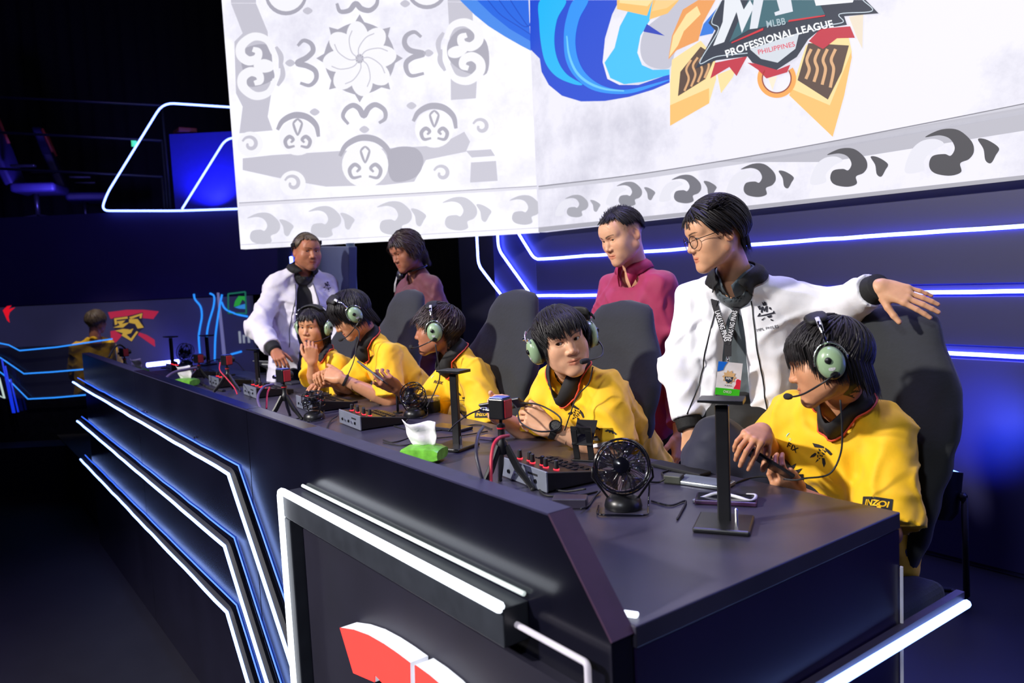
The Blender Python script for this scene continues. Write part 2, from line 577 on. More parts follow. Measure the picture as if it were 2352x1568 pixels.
def fnlogo(pts):
    P = lg(pts)
    MB().prism([p + Vector((0, 0.002, 0)) for p in P], (0, -1, 0), 0.045).build('logo_return', M_LOGOW, desk, OD)
    c = sum(P, Vector()) / len(P)
    MB().prism([p + Vector((0, -0.001, 0)) for p in P], (0, -1, 0), 0.0025).build('logo_face', M_LOGOR, desk, OD)


fnlogo([(781, 1441), (812, 1446), (845, 1458), (880, 1478), (912, 1500), (941, 1522), (943, 1640), (900, 1590), (861, 1549), (861, 1566), (812, 1545)])
fnlogo([(953, 1527), (985, 1550), (1020, 1580), (1060, 1625), (1092, 1668), (1040, 1680), (1000, 1650), (955, 1610)])
# neon on the side of the desk with its bracket
pa, pb = Vector((DX1 + 0.03, 2.06, 0.455)), Vector((DX1 + 0.03, 0.93, 0.47))
MB().tube([pa, pb], 0.011, 8).build('side_light_strip', M_NEONK, desk, OD, smooth=True)
MB().box((DX1 + 0.012, 1.495, 0.468), (0.02, 1.14, 0.03)).build('strip_channel', M_EDGE, desk, OD)
MB().tube([(DX1 + 0.004, DY1 - 0.004, -0.44), (DX1 + 0.004, DY1 - 0.004, 0.62)], 0.004, 6).build('corner_strip', mat('dim_corner', (0.5, 0.5, 0.55), 0.4, emit=(0.5, 0.5, 0.6), strength=0.25), desk, OD)

cl_ = on_plane(1414, 1414, (0, 0, DZ), (0, 0, 1))
MB().box((DX1 - 0.036, DY0 + 0.070, DZ + 0.004), (0.034, 0.014, 0.008), Matrix.Rotation(0.5, 3, 'Z')).build('corner_highlight', M_NEONW, desk, OD, bevel=0.003)  # glowing block added for the white highlight at the desk corner
# ------------------------------------------------------------------ organic surfaces: blended solids turned into one mesh
def hash3(i, j, k):
    n = (i * 374761393 + j * 668265263 + k * 1440662683) & 0x7fffffff
    n = ((n ^ (n >> 13)) * 1274126177) & 0x7fffffff
    return ((n ^ (n >> 16)) & 0xffff) / 65535.0


def vnoise(x, y, z):
    xi, yi, zi = np.floor(x).astype(np.int64), np.floor(y).astype(np.int64), np.floor(z).astype(np.int64)
    fx, fy, fz = x - xi, y - yi, z - zi
    fx, fy, fz = [f * f * (3 - 2 * f) for f in (fx, fy, fz)]
    out = 0
    for a in (0, 1):
        for b in (0, 1):
            for c in (0, 1):
                w = (fx if a else 1 - fx) * (fy if b else 1 - fy) * (fz if c else 1 - fz)
                out = out + w * hash3(xi + a, yi + b, zi + c)
    return out * 2 - 1


def A(v):
    return np.array(v, dtype=float)


def unit(v):
    v = A(v)
    return v / (np.linalg.norm(v) + 1e-12)


class Field:
    def __init__(s, lo, hi, h):
        s.lo, s.h = A(lo), h
        s.n = np.ceil((A(hi) - s.lo) / h).astype(int) + 1
        s.ax = [s.lo[i] + h * np.arange(s.n[i]) for i in range(3)]
        s.D = np.full(s.n, 1.0, dtype=np.float32)

    def like(s):
        o = object.__new__(Field)
        o.lo, o.h, o.n, o.ax = s.lo, s.h, s.n, s.ax
        o.D = np.full(s.n, 1.0, dtype=np.float32)
        return o

    def put(s, lo, hi, fn, k=0.0, op='u'):
        m = max(k, 3 * s.h)
        i0 = np.clip(np.floor((A(lo) - m - s.lo) / s.h).astype(int), 0, s.n)
        i1 = np.clip(np.ceil((A(hi) + m - s.lo) / s.h).astype(int) + 1, 0, s.n)
        if (i1 <= i0).any():
            return s
        sl = tuple(slice(a, b) for a, b in zip(i0, i1))
        X = s.ax[0][sl[0]][:, None, None]
        Y = s.ax[1][sl[1]][None, :, None]
        Z = s.ax[2][sl[2]][None, None, :]
        d = fn(X, Y, Z).astype(np.float32)
        o = s.D[sl]
        if op == 'u':
            s.D[sl] = s.smin(o, d, k)
        elif op == 's':
            s.D[sl] = -s.smin(-o, d, k)
        return s

    @staticmethod
    def smin(a, b, k):
        if k <= 0:
            return np.minimum(a, b)
        h = np.maximum(k - np.abs(a - b), 0) / k
        return np.minimum(a, b) - h * h * k * 0.25

    def cone(s, a, b, r1, r2, k=0.0, op='u', flat=None, cut=None):
        """limb from a to b, radius r1 to r2; flat=(axis, factor) squashes it along one axis; cut ends it flat at b"""
        a, b = A(a), A(b)
        ab = b - a
        L2 = ab.dot(ab) + 1e-12
        R = max(r1, r2) * (1.0 if not flat else max(1.0, 1 / flat[1]))

        def fn(X, Y, Z):
            px, py, pz = X - a[0], Y - a[1], Z - a[2]
            t = np.clip((px * ab[0] + py * ab[1] + pz * ab[2]) / L2, 0, 1)
            qx, qy, qz = px - t * ab[0], py - t * ab[1], pz - t * ab[2]
            q2 = qx * qx + qy * qy + qz * qz
            if flat:
                f = unit(flat[0])
                e = qx * f[0] + qy * f[1] + qz * f[2]
                q2 = q2 + e * e * (flat[1] ** 2 - 1)
            d = np.sqrt(q2) - (r1 + (r2 - r1) * t)
            if cut:
                u = ab / math.sqrt(L2)
                d = np.maximum(d, (X - b[0]) * u[0] + (Y - b[1]) * u[1] + (Z - b[2]) * u[2])
            return d
        return s.put(np.minimum(a, b) - R, np.maximum(a, b) + R, fn, k, op)

    def chain(s, pts, rs, k=0.0, op='u', flat=None):
        for i in range(len(pts) - 1):
            s.cone(pts[i], pts[i + 1], rs[i], rs[i + 1], k, op, flat)
        return s

    def ell(s, c, r, k=0.0, op='u', M=None):
        """ellipsoid; M columns are its axes"""
        c, r = A(c), A(r)
        Rm = max(r)

        def fn(X, Y, Z):
            x, y, z = X - c[0], Y - c[1], Z - c[2]
            if M is not None:
                x, y, z = [x * M[0, i] + y * M[1, i] + z * M[2, i] for i in range(3)]
            k0 = np.sqrt((x / r[0]) ** 2 + (y / r[1]) ** 2 + (z / r[2]) ** 2)
            k1 = np.sqrt((x / r[0] ** 2) ** 2 + (y / r[1] ** 2) ** 2 + (z / r[2] ** 2) ** 2) + 1e-9
            return k0 * (k0 - 1) / k1
        return s.put(c - Rm, c + Rm, fn, k, op)

    def merge(s, o, k):
        s.D = s.smin(s.D, o.D, k)
        return s

    def displace(s, fn, band=0.03):
        m = np.abs(s.D) < band
        I = np.nonzero(m)
        X, Y, Z = [s.ax[i][I[i]] for i in range(3)]
        s.D[I] += fn(X, Y, Z).astype(np.float32)
        return s

    def mesh(s):
        D = s.D
        S = D < 0
        c = np.zeros(tuple(np.array(S.shape) - 1), dtype=np.int8)
        for a in (0, 1):
            for b in (0, 1):
                for e in (0, 1):
                    c += S[a:S.shape[0] - 1 + a, b:S.shape[1] - 1 + b, e:S.shape[2] - 1 + e]
        act = (c > 0) & (c < 8)
        I = np.argwhere(act)
        idx = np.full(c.shape, -1, dtype=np.int64)
        idx[act] = np.arange(len(I))
        acc = np.zeros((len(I), 3))
        cnt = np.zeros(len(I))
        for ax in range(3):
            o1, o2 = [i for i in range(3) if i != ax]
            for u in (0, 1):
                for v in (0, 1):
                    a = np.zeros(3, int)
                    a[o1], a[o2] = u, v
                    b = a.copy()
                    b[ax] = 1
                    da = D[I[:, 0] + a[0], I[:, 1] + a[1], I[:, 2] + a[2]]
                    db = D[I[:, 0] + b[0], I[:, 1] + b[1], I[:, 2] + b[2]]
                    m = (da < 0) != (db < 0)
                    t = da[m] / (da[m] - db[m])
                    acc[m] += a + t[:, None] * (b - a)
                    cnt[m] += 1
        V = s.lo + (I + acc / cnt[:, None]) * s.h
        F = []
        for ax in range(3):
            o1, o2 = [i for i in range(3) if i != ax]
            sl0, sl1 = [slice(1, -1)] * 3, [slice(1, -1)] * 3
            sl0[ax], sl1[ax] = slice(0, -1), slice(1, None)
            A0, A1 = S[tuple(sl0)], S[tuple(sl1)]
            E = np.argwhere(A0 != A1)
            if not len(E):
                continue
            inside = A0[tuple(E.T)]
            base = E + 1
            base[:, ax] -= 1
            q = []
            for (u, v) in ((-1, -1), (0, -1), (0, 0), (-1, 0)):
                g = base.copy()
                g[:, o1] += u
                g[:, o2] += v
                q.append(idx[tuple(g.T)])
            q = np.stack(q, 1)
            flip = inside if ax != 1 else ~inside
            q[~flip] = q[~flip][:, ::-1]
            F.append(q)
        F = np.concatenate(F) if F else np.zeros((0, 4), int)
        F = F[(F >= 0).all(1)]
        return V, F


def np_object(name, V, F, m, parent=None, origin=(0, 0, 0), colors=None, smooth=True):
    me = bpy.data.meshes.new(name)
    V = (V - A(origin)).astype(np.float32)
    me.vertices.add(len(V))
    me.vertices.foreach_set('co', V.ravel())
    nq = F.shape[1]
    me.loops.add(len(F) * nq)
    me.loops.foreach_set('vertex_index', F.ravel().astype(np.int32))
    me.polygons.add(len(F))
    me.polygons.foreach_set('loop_start', (np.arange(len(F)) * nq).astype(np.int32))
    me.polygons.foreach_set('use_smooth', np.full(len(F), smooth))
    me.update(calc_edges=True)
    me.validate()
    if colors is not None:
        ca = me.color_attributes.new('Col', 'FLOAT_COLOR', 'POINT')
        C = np.ones((len(V), 4), dtype=np.float32)
        C[:, :3] = colors
        ca.data.foreach_set('color', C.ravel())
    me.materials.append(m)
    o = bpy.data.objects.new(name, me)
    COL.objects.link(o)
    if parent is not None:
        o.parent = parent
    else:
        o.location = origin
    return o


def join_np(parts):
    Vs, Fs, o = [], [], 0
    for V, F in parts:
        Vs.append(V)
        Fs.append(F + o)
        o += len(V)
    return np.concatenate(Vs), np.concatenate(Fs)
# ------------------------------------------------------------------ people
M_SKIN = mat('skin', (0.5, 0.3, 0.2), 0.46, attr=True, var=0.04, scale=60, bump=0.04, bscale=350, sss=0.12, spec=0.35)
M_EYE = mat('eye', (1, 1, 1), 0.12, attr=True, var=0.01)
M_HAIR = mat('hair_black', srgb(24, 20, 22), 0.5, var=0.3, scale=40, spec=0.4)
M_HAIRB = mat('hair_dark_brown', srgb(44, 28, 26), 0.42, var=0.3, scale=40)
M_HAIRT = mat('hair_tinted_brown', srgb(92, 78, 58), 0.45, var=0.3, scale=40)
M_CLOTH = mat('jersey_cloth', (1, 1, 1), 0.72, attr=True, var=0.05, scale=25, bump=0.12, bscale=420, sheen=0.15)
M_PRINT = mat('print_black', (0.012, 0.011, 0.012), 0.7, var=0.1)

SKIN1 = A(srgb(226, 172, 138))
SKIN2 = A(srgb(206, 146, 108))
SKIN3 = A(srgb(178, 116, 86))
SKIN4 = A(srgb(158, 102, 80))


def head_frame(look, roll=0.0):
    """columns: head's right, forward, up"""
    y = unit(look)
    x = unit(np.cross(y, [0, 0, 1]))
    z = np.cross(x, y)
    c, s = math.cos(math.radians(roll)), math.sin(math.radians(roll))
    x, z = x * c - z * s, x * s + z * c
    return np.stack([x, y, z], 1)


def face_dir(pos, yaw, pitch):
    """yaw 0 looks at the photographer's spot, 90 to that viewer's left; pitch down"""
    c = A(CAM_POS) - A(pos)
    c[2] = 0
    c = unit(c)
    l = unit(np.cross(c, [0, 0, 1])) * 1.0
    # viewer's left as seen when looking from the camera
    l = -l if l.dot(ROT[:, 0]) > 0 else l
    y, p = math.radians(yaw), math.radians(pitch)
    d = c * math.cos(y) + l * math.sin(y)
    return unit(d * math.cos(p) + A([0, 0, -math.sin(p)]))


def head_field(h, neck, o):
    """face and neck in head coordinates (x right, y forward, z up)"""
    nb = A(neck)
    lo = np.minimum(A([-0.105, -0.125, -0.15]), nb - 0.09)
    hi = np.maximum(A([0.105, 0.135, 0.13]), nb + 0.06)
    f = Field(lo, hi, h)
    fat, jaw = o.get('fat', 1.0), o.get('jaw', 1.0)
    f.ell((0, -0.018, 0.028), (0.0745, 0.094, 0.084))
    f.ell((0, 0.012, 0.0), (0.0665 * fat, 0.078, 0.085), 0.03)
    f.ell((0, 0.028, -0.048), (0.056 * fat, 0.058, 0.062), 0.03)
    for s in (-1, 1):
        f.cone((s * 0.056 * jaw * fat, -0.004, -0.058), (s * 0.014, 0.070, -0.100), 0.019, 0.017, 0.03)
        f.ell((s * 0.041 * fat, 0.054, -0.026), (0.027, 0.025, 0.028), 0.025)
        f.cone((s * 0.046, 0.066, 0.024), (s * 0.012, 0.080, 0.021), 0.009, 0.010, 0.016)
    for s in (-1, 1):
        f.ell((s * 0.036 * fat, 0.030, -0.056), (0.027, 0.036, 0.036), 0.025)
    f.ell((0, 0.074, -0.100), (0.019, 0.018, 0.015), 0.018)
    f.ell((0, 0.060, 0.045), (0.052, 0.035, 0.040), 0.03)
    # eye sockets, lids
    ez, ey, ex = 0.0045, 0.0705, 0.0315
    op = o.get('open', 0.7)
    for s in (-1, 1):
        f.ell((s * 0.029, 0.0955, 0.004), (0.019, 0.0135, 0.0100), 0.014, 's')
        f.ell((s * ex, ey, ez), (0.0145, 0.0142, 0.0138), 0.006)
    # nose
    f.chain([(0, 0.080, 0.014), (0, 0.0905, -0.012), (0, 0.1015, -0.030)], [0.0085, 0.0090, 0.0110], 0.012)
    for s in (-1, 1):
        f.ell((s * 0.0135, 0.0925, -0.0345), (0.0090, 0.0105, 0.0078), 0.006)
    for s in (-1, 1):
        f.ell((s * 0.0065, 0.0985, -0.0430), (0.0035, 0.005, 0.003), 0.002, 's')
    # mouth
    f.ell((0, 0.069, -0.066), (0.042, 0.022, 0.027), 0.016)
    mo = o.get('mouth', 0.0)
    f.cone((-0.0235, 0.0815, -0.0645), (0.0, 0.0915, -0.0615), 0.0032, 0.0046, 0.004)
    f.cone((0.0235, 0.0815, -0.0645), (0.0, 0.0915, -0.0615), 0.0032, 0.0046, 0.004)
    f.chain([(-0.020, 0.0815, -0.0688 - mo), (0, 0.0895, -0.0725 - mo), (0.020, 0.0815, -0.0688 - mo)], [0.0034, 0.0054, 0.0034], 0.004)
    f.ell((0, 0.0960, -0.0670 - mo / 2), (0.030, 0.0105, 0.0011 + mo / 2), 0.0015, 's')
    # eye openings
    for s in (-1, 1):
        M = A(Matrix.Rotation(math.radians(s * -5), 3, 'Y'))
        f.ell((s * ex, ey + 0.013, ez - 0.0008), (0.0122, 0.011, 0.0015 + 0.0042 * op), 0.0015, 's', M)
    # ears
    for s in (-1, 1):
        Me = A(Matrix.Rotation(math.radians(s * 24), 3, 'Z') @ Matrix.Rotation(math.radians(-12), 3, 'X'))
        f.ell((s * 0.0785, -0.014, -0.006), (0.0065, 0.0185, 0.031), 0.006, 'u', Me)
        f.ell((s * 0.0855, -0.012, -0.002), (0.0055, 0.011, 0.019), 0.004, 's', Me)
    # neck
    f.cone((0, -0.028, -0.045), nb, 0.052, 0.056, 0.02)
    return f


def head_colors(P, o):
    skin = o.get('skin', SKIN1)
    C = np.tile(skin, (len(P), 1))
    x, y, z = P.T
    ax = np.abs(x)

    def blend(m, col):
        m = np.clip(m, 0, 1)[:, None]
        C[:] = C * (1 - m) + A(col) * m
    red = skin * A([1.0, 0.80, 0.78])
    blend(0.18 * np.exp(-((ax - 0.044) ** 2 + (z + 0.028) ** 2) / 0.02 ** 2) * (y > 0.03), red)
    blend(0.25 * np.exp(-(x ** 2 + (z + 0.034) ** 2) / 0.014 ** 2) * (y > 0.08), red)
    blend(0.6 * (ax > 0.075), red)
    mo = o.get('mouth', 0.0)
    # lips
    ul = (ax / 0.0255) ** 2 + ((z + 0.0625) / (0.0052)) ** 2
    ll = (ax / 0.0225) ** 2 + ((z + 0.0725 + mo) / 0.0062) ** 2
    lm = np.clip((1.15 - np.minimum(ul, ll)) * 3, 0, 1) * (y > 0.07)
    blend(lm * 0.85, o.get('lip', skin * A([0.82, 0.52, 0.52])))
    # brows
    bt = o.get('brow', 1.0)
    u = (ax - 0.010) / 0.042
    zc = 0.0205 + 0.0065 * np.sin(np.clip(u, 0, 1) * 2.3)
    th = 0.0042 * bt * (1.05 - 0.65 * np.clip(u, 0, 1))
    bm = np.clip((1 - np.abs(z - zc) / th) * 2.2, 0, 1) * (u > 0) * (u < 1) * (y > 0.04)
    blend(bm * 0.86, o.get('browcol', srgb(40, 28, 26)))
    # lash line
    ex, ez, op = 0.0315, 0.0037, o.get('open', 0.7)
    a = np.clip(1 - ((ax - ex) / 0.0135) ** 2, 0, 1)
    edge = ez + (0.0015 + 0.0042 * op) * np.sqrt(a)
    blend(np.clip(1 - np.abs(z - edge - 0.0006) / 0.0015, 0, 1) * (a > 0.02) * (y > 0.06) * 0.7, srgb(30, 20, 20))
    st = o.get('stubble', 0.0)
    if st:
        n = vnoise(x * 400, y * 400, z * 400) * 0.25 + 0.75
        m = np.maximum(np.exp(-((z + 0.105) / 0.03) ** 2), 0.8 * np.exp(-((z + 0.052) / 0.006) ** 2) * (ax < 0.026)) * (y > 0.0) * (z < -0.045)
        jawm = np.exp(-((z + 0.075) / 0.03) ** 2) * (ax > 0.04) * (y > -0.02)
        blend(st * n * np.maximum(m, jawm * 0.6) * (1 - lm), skin * 0.32)
    fade = o.get('fade', 0.0)     # shaved hair on the sides
    if fade:
        n = vnoise(x * 350, y * 350, z * 350) * 0.25 + 0.75
        m = np.clip((z - 0.0) / 0.03, 0, 1) * np.clip((0.05 - y) / 0.02, 0, 1) * np.clip((ax - 0.045) / 0.012, 0, 1) + np.clip((z + 0.05) / 0.03, 0, 1) * (y < -0.05)
        blend(np.clip(m, 0, 1) * fade * n, srgb(48, 38, 36))
    return C


def eyeball(name, parent, origin, HM, hc, sc, side, gaze, iris=(0.03, 0.016, 0.01)):
    g = unit(A(gaze))
    q = Vector((0, 0, 1)).rotation_difference(Vector(g))
    n, m = 28, 28
    V, Cc = [], []
    for i in range(m + 1):
        t = math.pi * i / m
        for k in range(n):
            a = 2 * math.pi * k / n
            V.append(q @ Vector((math.sin(t) * math.cos(a), math.sin(t) * math.sin(a), math.cos(t))))
            rr = math.sin(t) * 12.2 if t < 1.5 else 99
            Cc.append((0.002, 0.002, 0.002) if rr < 2.3 else (iris if rr < 6.0 else ((0.05, 0.035, 0.03) if rr < 6.5 else (0.55, 0.52, 0.52))))
    V = A([tuple(v) for v in V]) * 0.0122
    V = (V + A([side * 0.0315, 0.0705, 0.0045])) * sc
    F = A([(i * n + k, i * n + (k + 1) % n, (i + 1) * n + (k + 1) % n, (i + 1) * n + k) for i in range(m) for k in range(n)]).astype(int)
    return np_object(name, V @ HM.T + hc, F, M_EYE, parent, origin, A(Cc))


# ---- hands: local x along the fingers, y to the thumb side, z out of the back of the hand
FING = [((0.088, 0.030), 0.044, 0.026, 0.021, 0.0086), ((0.092, 0.010), 0.049, 0.030, 0.022, 0.0088),
        ((0.088, -0.010), 0.045, 0.028, 0.021, 0.0083), ((0.079, -0.028), 0.036, 0.021, 0.019, 0.0073)]


def hand_field(h, curls, spread, thumb, elbow, rw):
    """curls: per finger (knuckle, middle, tip) bend in degrees; thumb: (out, down, bend1, bend2)"""
    f = Field((-0.075, -0.075, -0.125), (0.205, 0.125, 0.06), h)
    e = unit(elbow)
    f.cone((0, 0, 0), e * 0.09, rw, rw * 1.22, 0.0, flat=((0, 0, 1), 1.2))
    for (x, y), *_ in FING:
        f.cone((0.008, y * 0.55, 0.0), (x, y, 0.001), 0.0135, 0.0105, 0.014)
    f.ell((0.045, 0.0, -0.004), (0.045, 0.036, 0.0125), 0.012)
    f.ell((0.030, 0.026, -0.010), (0.028, 0.016, 0.014), 0.012)
    f.ell((0.030, -0.024, -0.008), (0.030, 0.013, 0.012), 0.012)
    g = f.like()
    tips = []
    for i, ((x, y), l1, l2, l3, r) in enumerate(FING):
        p = A([x, y, 0.0])
        sp = math.radians((1.5 - i) * spread)
        ang = 0.0
        P = [p]
        c = curls[i]
        for L, cc in zip((l1, l2, l3), c):
            ang += math.radians(cc)
            d = A([math.cos(ang) * math.cos(sp), math.cos(ang) * math.sin(sp), -math.sin(ang)])
            p = p + d * L
            P.append(p)
        gi = f.like()
        gi.chain(P, [r * 1.08, r * 1.0, r * 0.92, r * 0.8], 0.003)
        g.merge(gi, 0.0012)
        tips.append(P)
    out, down, b1, b2 = thumb
    p = A([0.020, 0.028, -0.008])
    P = [p]
    yaw = math.radians(out)
    pit = math.radians(down)
    for L, bb in zip((0.042, 0.032, 0.026), (0, b1, b2)):
        yaw -= math.radians(bb)
        d = A([math.cos(yaw) * math.cos(pit), math.sin(yaw) * math.cos(pit), -math.sin(pit)])
        p = p + d * L
        P.append(p)
    gt = f.like()
    gt.chain(P, [0.0145, 0.0115, 0.0105, 0.0085], 0.004)
    g.merge(gt, 0.002)
    f.merge(g, 0.007)
    return f, tips, P


def frame_from(xdir, zdir):
    x = unit(xdir)
    z = A(zdir) - x * A(zdir).dot(x)
    z = unit(z)
    return np.stack([x, np.cross(z, x), z], 1)


GRIPS = {
    'relaxed': ([(18, 25, 15), (22, 28, 16), (26, 30, 16), (30, 32, 18)], 3, (38, 18, 12, 8)),
    'phone': ([(38, 52, 25), (45, 55, 28), (50, 58, 30), (55, 60, 30)], 2, (17, 0, 2, 8)),
    'flat': ([(6, 8, 5), (4, 8, 5), (6, 8, 6), (8, 10, 6)], 5, (42, 12, 8, 5)),
    'fist': ([(75, 88, 45), (78, 90, 45), (80, 90, 45), (82, 90, 45)], 1, (30, 38, 25, 30)),
    'drape': ([(30, 28, 14), (34, 28, 14), (34, 30, 14), (34, 32, 16)], 5, (46, 25, 10, 6)),
    'mouth': ([(52, 62, 25), (55, 66, 28), (58, 68, 28), (60, 70, 30)], 2, (35, 30, 20, 20)),
    'point': ([(40, 34, 18), (45, 45, 20), (52, 58, 25), (58, 62, 25)], 4, (40, 25, 15, 12)),
    'pinch': ([(48, 30, 16), (30, 52, 20), (40, 50, 22), (42, 52, 24)], 6, (40, 42, 12, 8)),
}


def fold_noise(seed, amp, fr, up, lat, fw, extra=0.0):
    up, lat, fw = A(up), A(lat), A(fw)

    def fn(X, Y, Z):
        u = X * up[0] + Y * up[1] + Z * up[2]
        v = X * lat[0] + Y * lat[1] + Z * lat[2]
        w = X * fw[0] + Y * fw[1] + Z * fw[2]
        wx = vnoise(u * 4 + seed, v * 4, w * 4)
        a = vnoise((v + 0.10 * wx) * fr + seed, u * fr * 0.30 + 3.1, w * fr * 0.9)
        b = vnoise((u + v * 0.7 + 0.06 * wx) * fr * 1.1 + seed * 2, (v - u) * fr * 0.35, w * fr * 0.8 + 9.7)
        c = vnoise((v * 0.6 - u + 0.08 * wx) * fr * 1.7 + seed * 3, (v + u) * fr * 0.5, w * fr * 1.2 + 4.4)
        r = np.exp(-(a / 0.22) ** 2) * 0.9 + np.exp(-(b / 0.20) ** 2) * 0.65 + np.exp(-(c / 0.2) ** 2) * 0.35 - 0.5
        return -amp * r + amp * 0.25 * vnoise(u * 30, v * 30, w * 30)
    return fn


class Person:
    def __init__(s, label, head, look, roll=0.0, neck=None, sh=None, el=None, wr=None, pel=None, scale=1.0, hres=0.0024,
                 face=None, group=None, floor=0.0, grips=(None, None), hand_dir=(None, None), hand_back=(None, None),
                 gaze=None, fres=0.0045, handres=0.0027, arms=(True, True), arm_r=1.0, knees=None, feet=None,
                 trousers=(0.01, 0.01, 0.013), legfat=1.0, shoe=(0.01, 0.01, 0.01), k=0.88):
        scale = scale * k
        s.k = k
        arm_r = arm_r * k
        s.hc, s.HM, s.sc = A(head), head_frame(look, roll), scale
        s.neck, s.pel = A(neck), A(pel)
        s.sh, s.el, s.wr = [[A(x) if x is not None else None for x in t] for t in (sh, el, wr)]     # (left, right)
        s.base = A([s.pel[0], s.pel[1], floor])
        s.face = face or {}
        mid = (s.sh[0] + s.sh[1]) / 2
        s.mid = mid
        s.lat = unit(s.sh[1] - s.sh[0])
        s.up = unit(s.neck - s.pel)
        s.up = unit(s.up - s.lat * s.up.dot(s.lat))
        s.fw = np.cross(s.up, s.lat)
        parts, cols = [], []
        skin = s.face.get('skin', SKIN1)
        # head and neck
        nl = (s.neck - s.hc) @ s.HM / scale
        f = head_field(hres, nl, s.face)
        s.hf = f
        V, F = f.mesh()
        cols.append(head_colors(V, s.face))
        parts.append((V * scale @ s.HM.T + s.hc, F))
        # arms and hands
        s.tips, s.thumb, s.hm = [None, None], [None, None], [None, None]
        for i in (0, 1):
            if not arms[i]:
                continue
            e, w = s.el[i], s.wr[i]
            fa = Field(np.minimum(e, w) - 0.08, np.maximum(e, w) + 0.08, fres)
            rw = 0.0275 * arm_r
            fa.chain([e, e + (w - e) * 0.28, w], [0.040 * arm_r, 0.043 * arm_r, rw * 0.80])
            V, F = fa.mesh()
            parts.append((V, F))
            cols.append(np.tile(skin, (len(V), 1)))
            g = grips[i]
            if g is None:
                continue
            g = GRIPS[g] if isinstance(g, str) else g
            HF = frame_from(hand_dir[i], hand_back[i])
            mir = A([1, 1, 1.0])
            # thumb side: frame y must point to the thumb; a mirrored hand flips y
            if i == 0:
                pass
            le = (e - w) @ HF
            ym = -1.0 if i == 1 else 1.0      # right hand: palm down, thumb toward -y of this frame
            ym = -ym
            le[1] *= ym
            fh, tips, th = hand_field(handres / s.k, g[0], g[1], g[2], le, rw / s.k)
            V, F = fh.mesh()
            V = V * s.k
            tips = [[A(q) * s.k for q in P] for P in tips]
            th = [A(q) * s.k for q in th]
            V[:, 1] *= ym
            if ym < 0:
                F = F[:, ::-1]
            c = np.tile(skin, (len(V), 1))
            # nails and knuckles
            for P in tips + [th]:
                t = A(P[-1]) * A([1, ym, 1])
                t0 = A(P[-2]) * A([1, ym, 1])
                d = unit(t - t0)
                nrm = A([0, 0, 1.0]) - d * d[2]
                nrm = unit(nrm)
                npos = t + nrm * 0.006
                dd = np.linalg.norm(V - npos, axis=1)
                m = np.clip((0.0065 - dd) / 0.002, 0, 1)[:, None] * 0.5
                c = c * (1 - m) + (skin * A([1.05, 0.95, 0.98]) * 1.1) * m
                for q in P[1:-1]:
                    dd = np.linalg.norm(V - (A(q) * A([1, ym, 1]) + A([0, 0, 0.006])), axis=1)
                    m = np.clip((0.008 - dd) / 0.006, 0, 1)[:, None] * 0.35
                    c = c * (1 - m) + skin * A([0.85, 0.68, 0.66]) * m
            parts.append((V @ HF.T + w, F))
            cols.append(c)
            s.hm[i] = HF
            s.tips[i] = [[(A(q) * A([1, ym, 1])) @ HF.T + w for q in P] for P in tips]
            s.thumb[i] = [(A(q) * A([1, ym, 1])) @ HF.T + w for q in th]
        # trunk and upper arms under the clothes, so the body is one figure
        lo = np.minimum.reduce([s.pel, s.neck, *s.sh, *[x for x in s.el if x is not None]]) - 0.16
        hi = np.maximum.reduce([s.pel, s.neck, *s.sh, *[x for x in s.el if x is not None]]) + 0.12
        ft = Field(lo, hi, 0.011)
        K = s.k
        for k_ in (-0.085, 0, 0.085):
            ft.cone(mid + s.lat * k_ * K - s.up * 0.07 - s.fw * 0.01, s.pel + s.lat * k_ * K, 0.082 * K, 0.09 * K, 0.05)
        for i in (0, 1):
            ft.cone(s.neck - s.up * 0.02, s.sh[i] - s.up * 0.01, 0.042 * K, 0.040 * K, 0.02)
            if s.el[i] is not None:
                ft.cone(s.sh[i], s.el[i], 0.046 * arm_r, 0.037 * arm_r, 0.02)
        ft.cone(s.neck - s.up * 0.06, s.neck + s.up * 0.01, 0.046 * K, 0.045 * K, 0.02)
        # legs
        s.knees, s.feet = knees, feet
        V, F = ft.mesh()
        parts.append((V, F))
        cols.append(np.tile(skin, (len(V), 1)))
        V, F = join_np(parts)
        s.o = np_object('person', V, F, M_SKIN, None, s.base, np.concatenate(cols))
        tag(s.o, label, 'person', group)
        gz = gaze if gaze is not None else (0, 1, -0.08)
        gw = s.HM @ unit(gz)
        gl = unit(gz)
        for sd in (-1, 1):
            eyeball('eyeball', s.o, s.base, s.HM, s.hc, scale, sd, gl)
        if knees is not None:
            s.legs(knees, feet, trousers, legfat, shoe)

    def legs(s, knees, feet, color, fat, shoe):
        fat = fat * 0.94
        pts = [A(x) for x in (*knees, *feet)] + [s.pel]
        lo, hi = np.minimum.reduce(pts) - 0.16, np.maximum.reduce(pts) + 0.2
        f = Field(lo, hi, 0.011)
        f.ell(s.pel + s.up * 0.02, (0.155, 0.125, 0.12), 0.0, 'u', np.stack([s.lat, s.fw, s.up], 1))
        for i, sg in ((0, -1), (1, 1)):
            hip = s.pel + s.lat * sg * 0.085
            k, ft = A(knees[i]), A(feet[i])
            f.cone(hip, k, 0.092 * fat, 0.068 * fat, 0.05)
            f.cone(k, ft + A([0, 0, 0.09]), 0.068 * fat, 0.055 * fat, 0.03)
        f.displace(fold_noise(5.3, 0.006, 14, s.up, s.lat, s.fw))
        V, F = f.mesh()
        np_object('trousers', V, F, M_CLOTH, s.o, s.base, np.tile(A(color), (len(V), 1)))
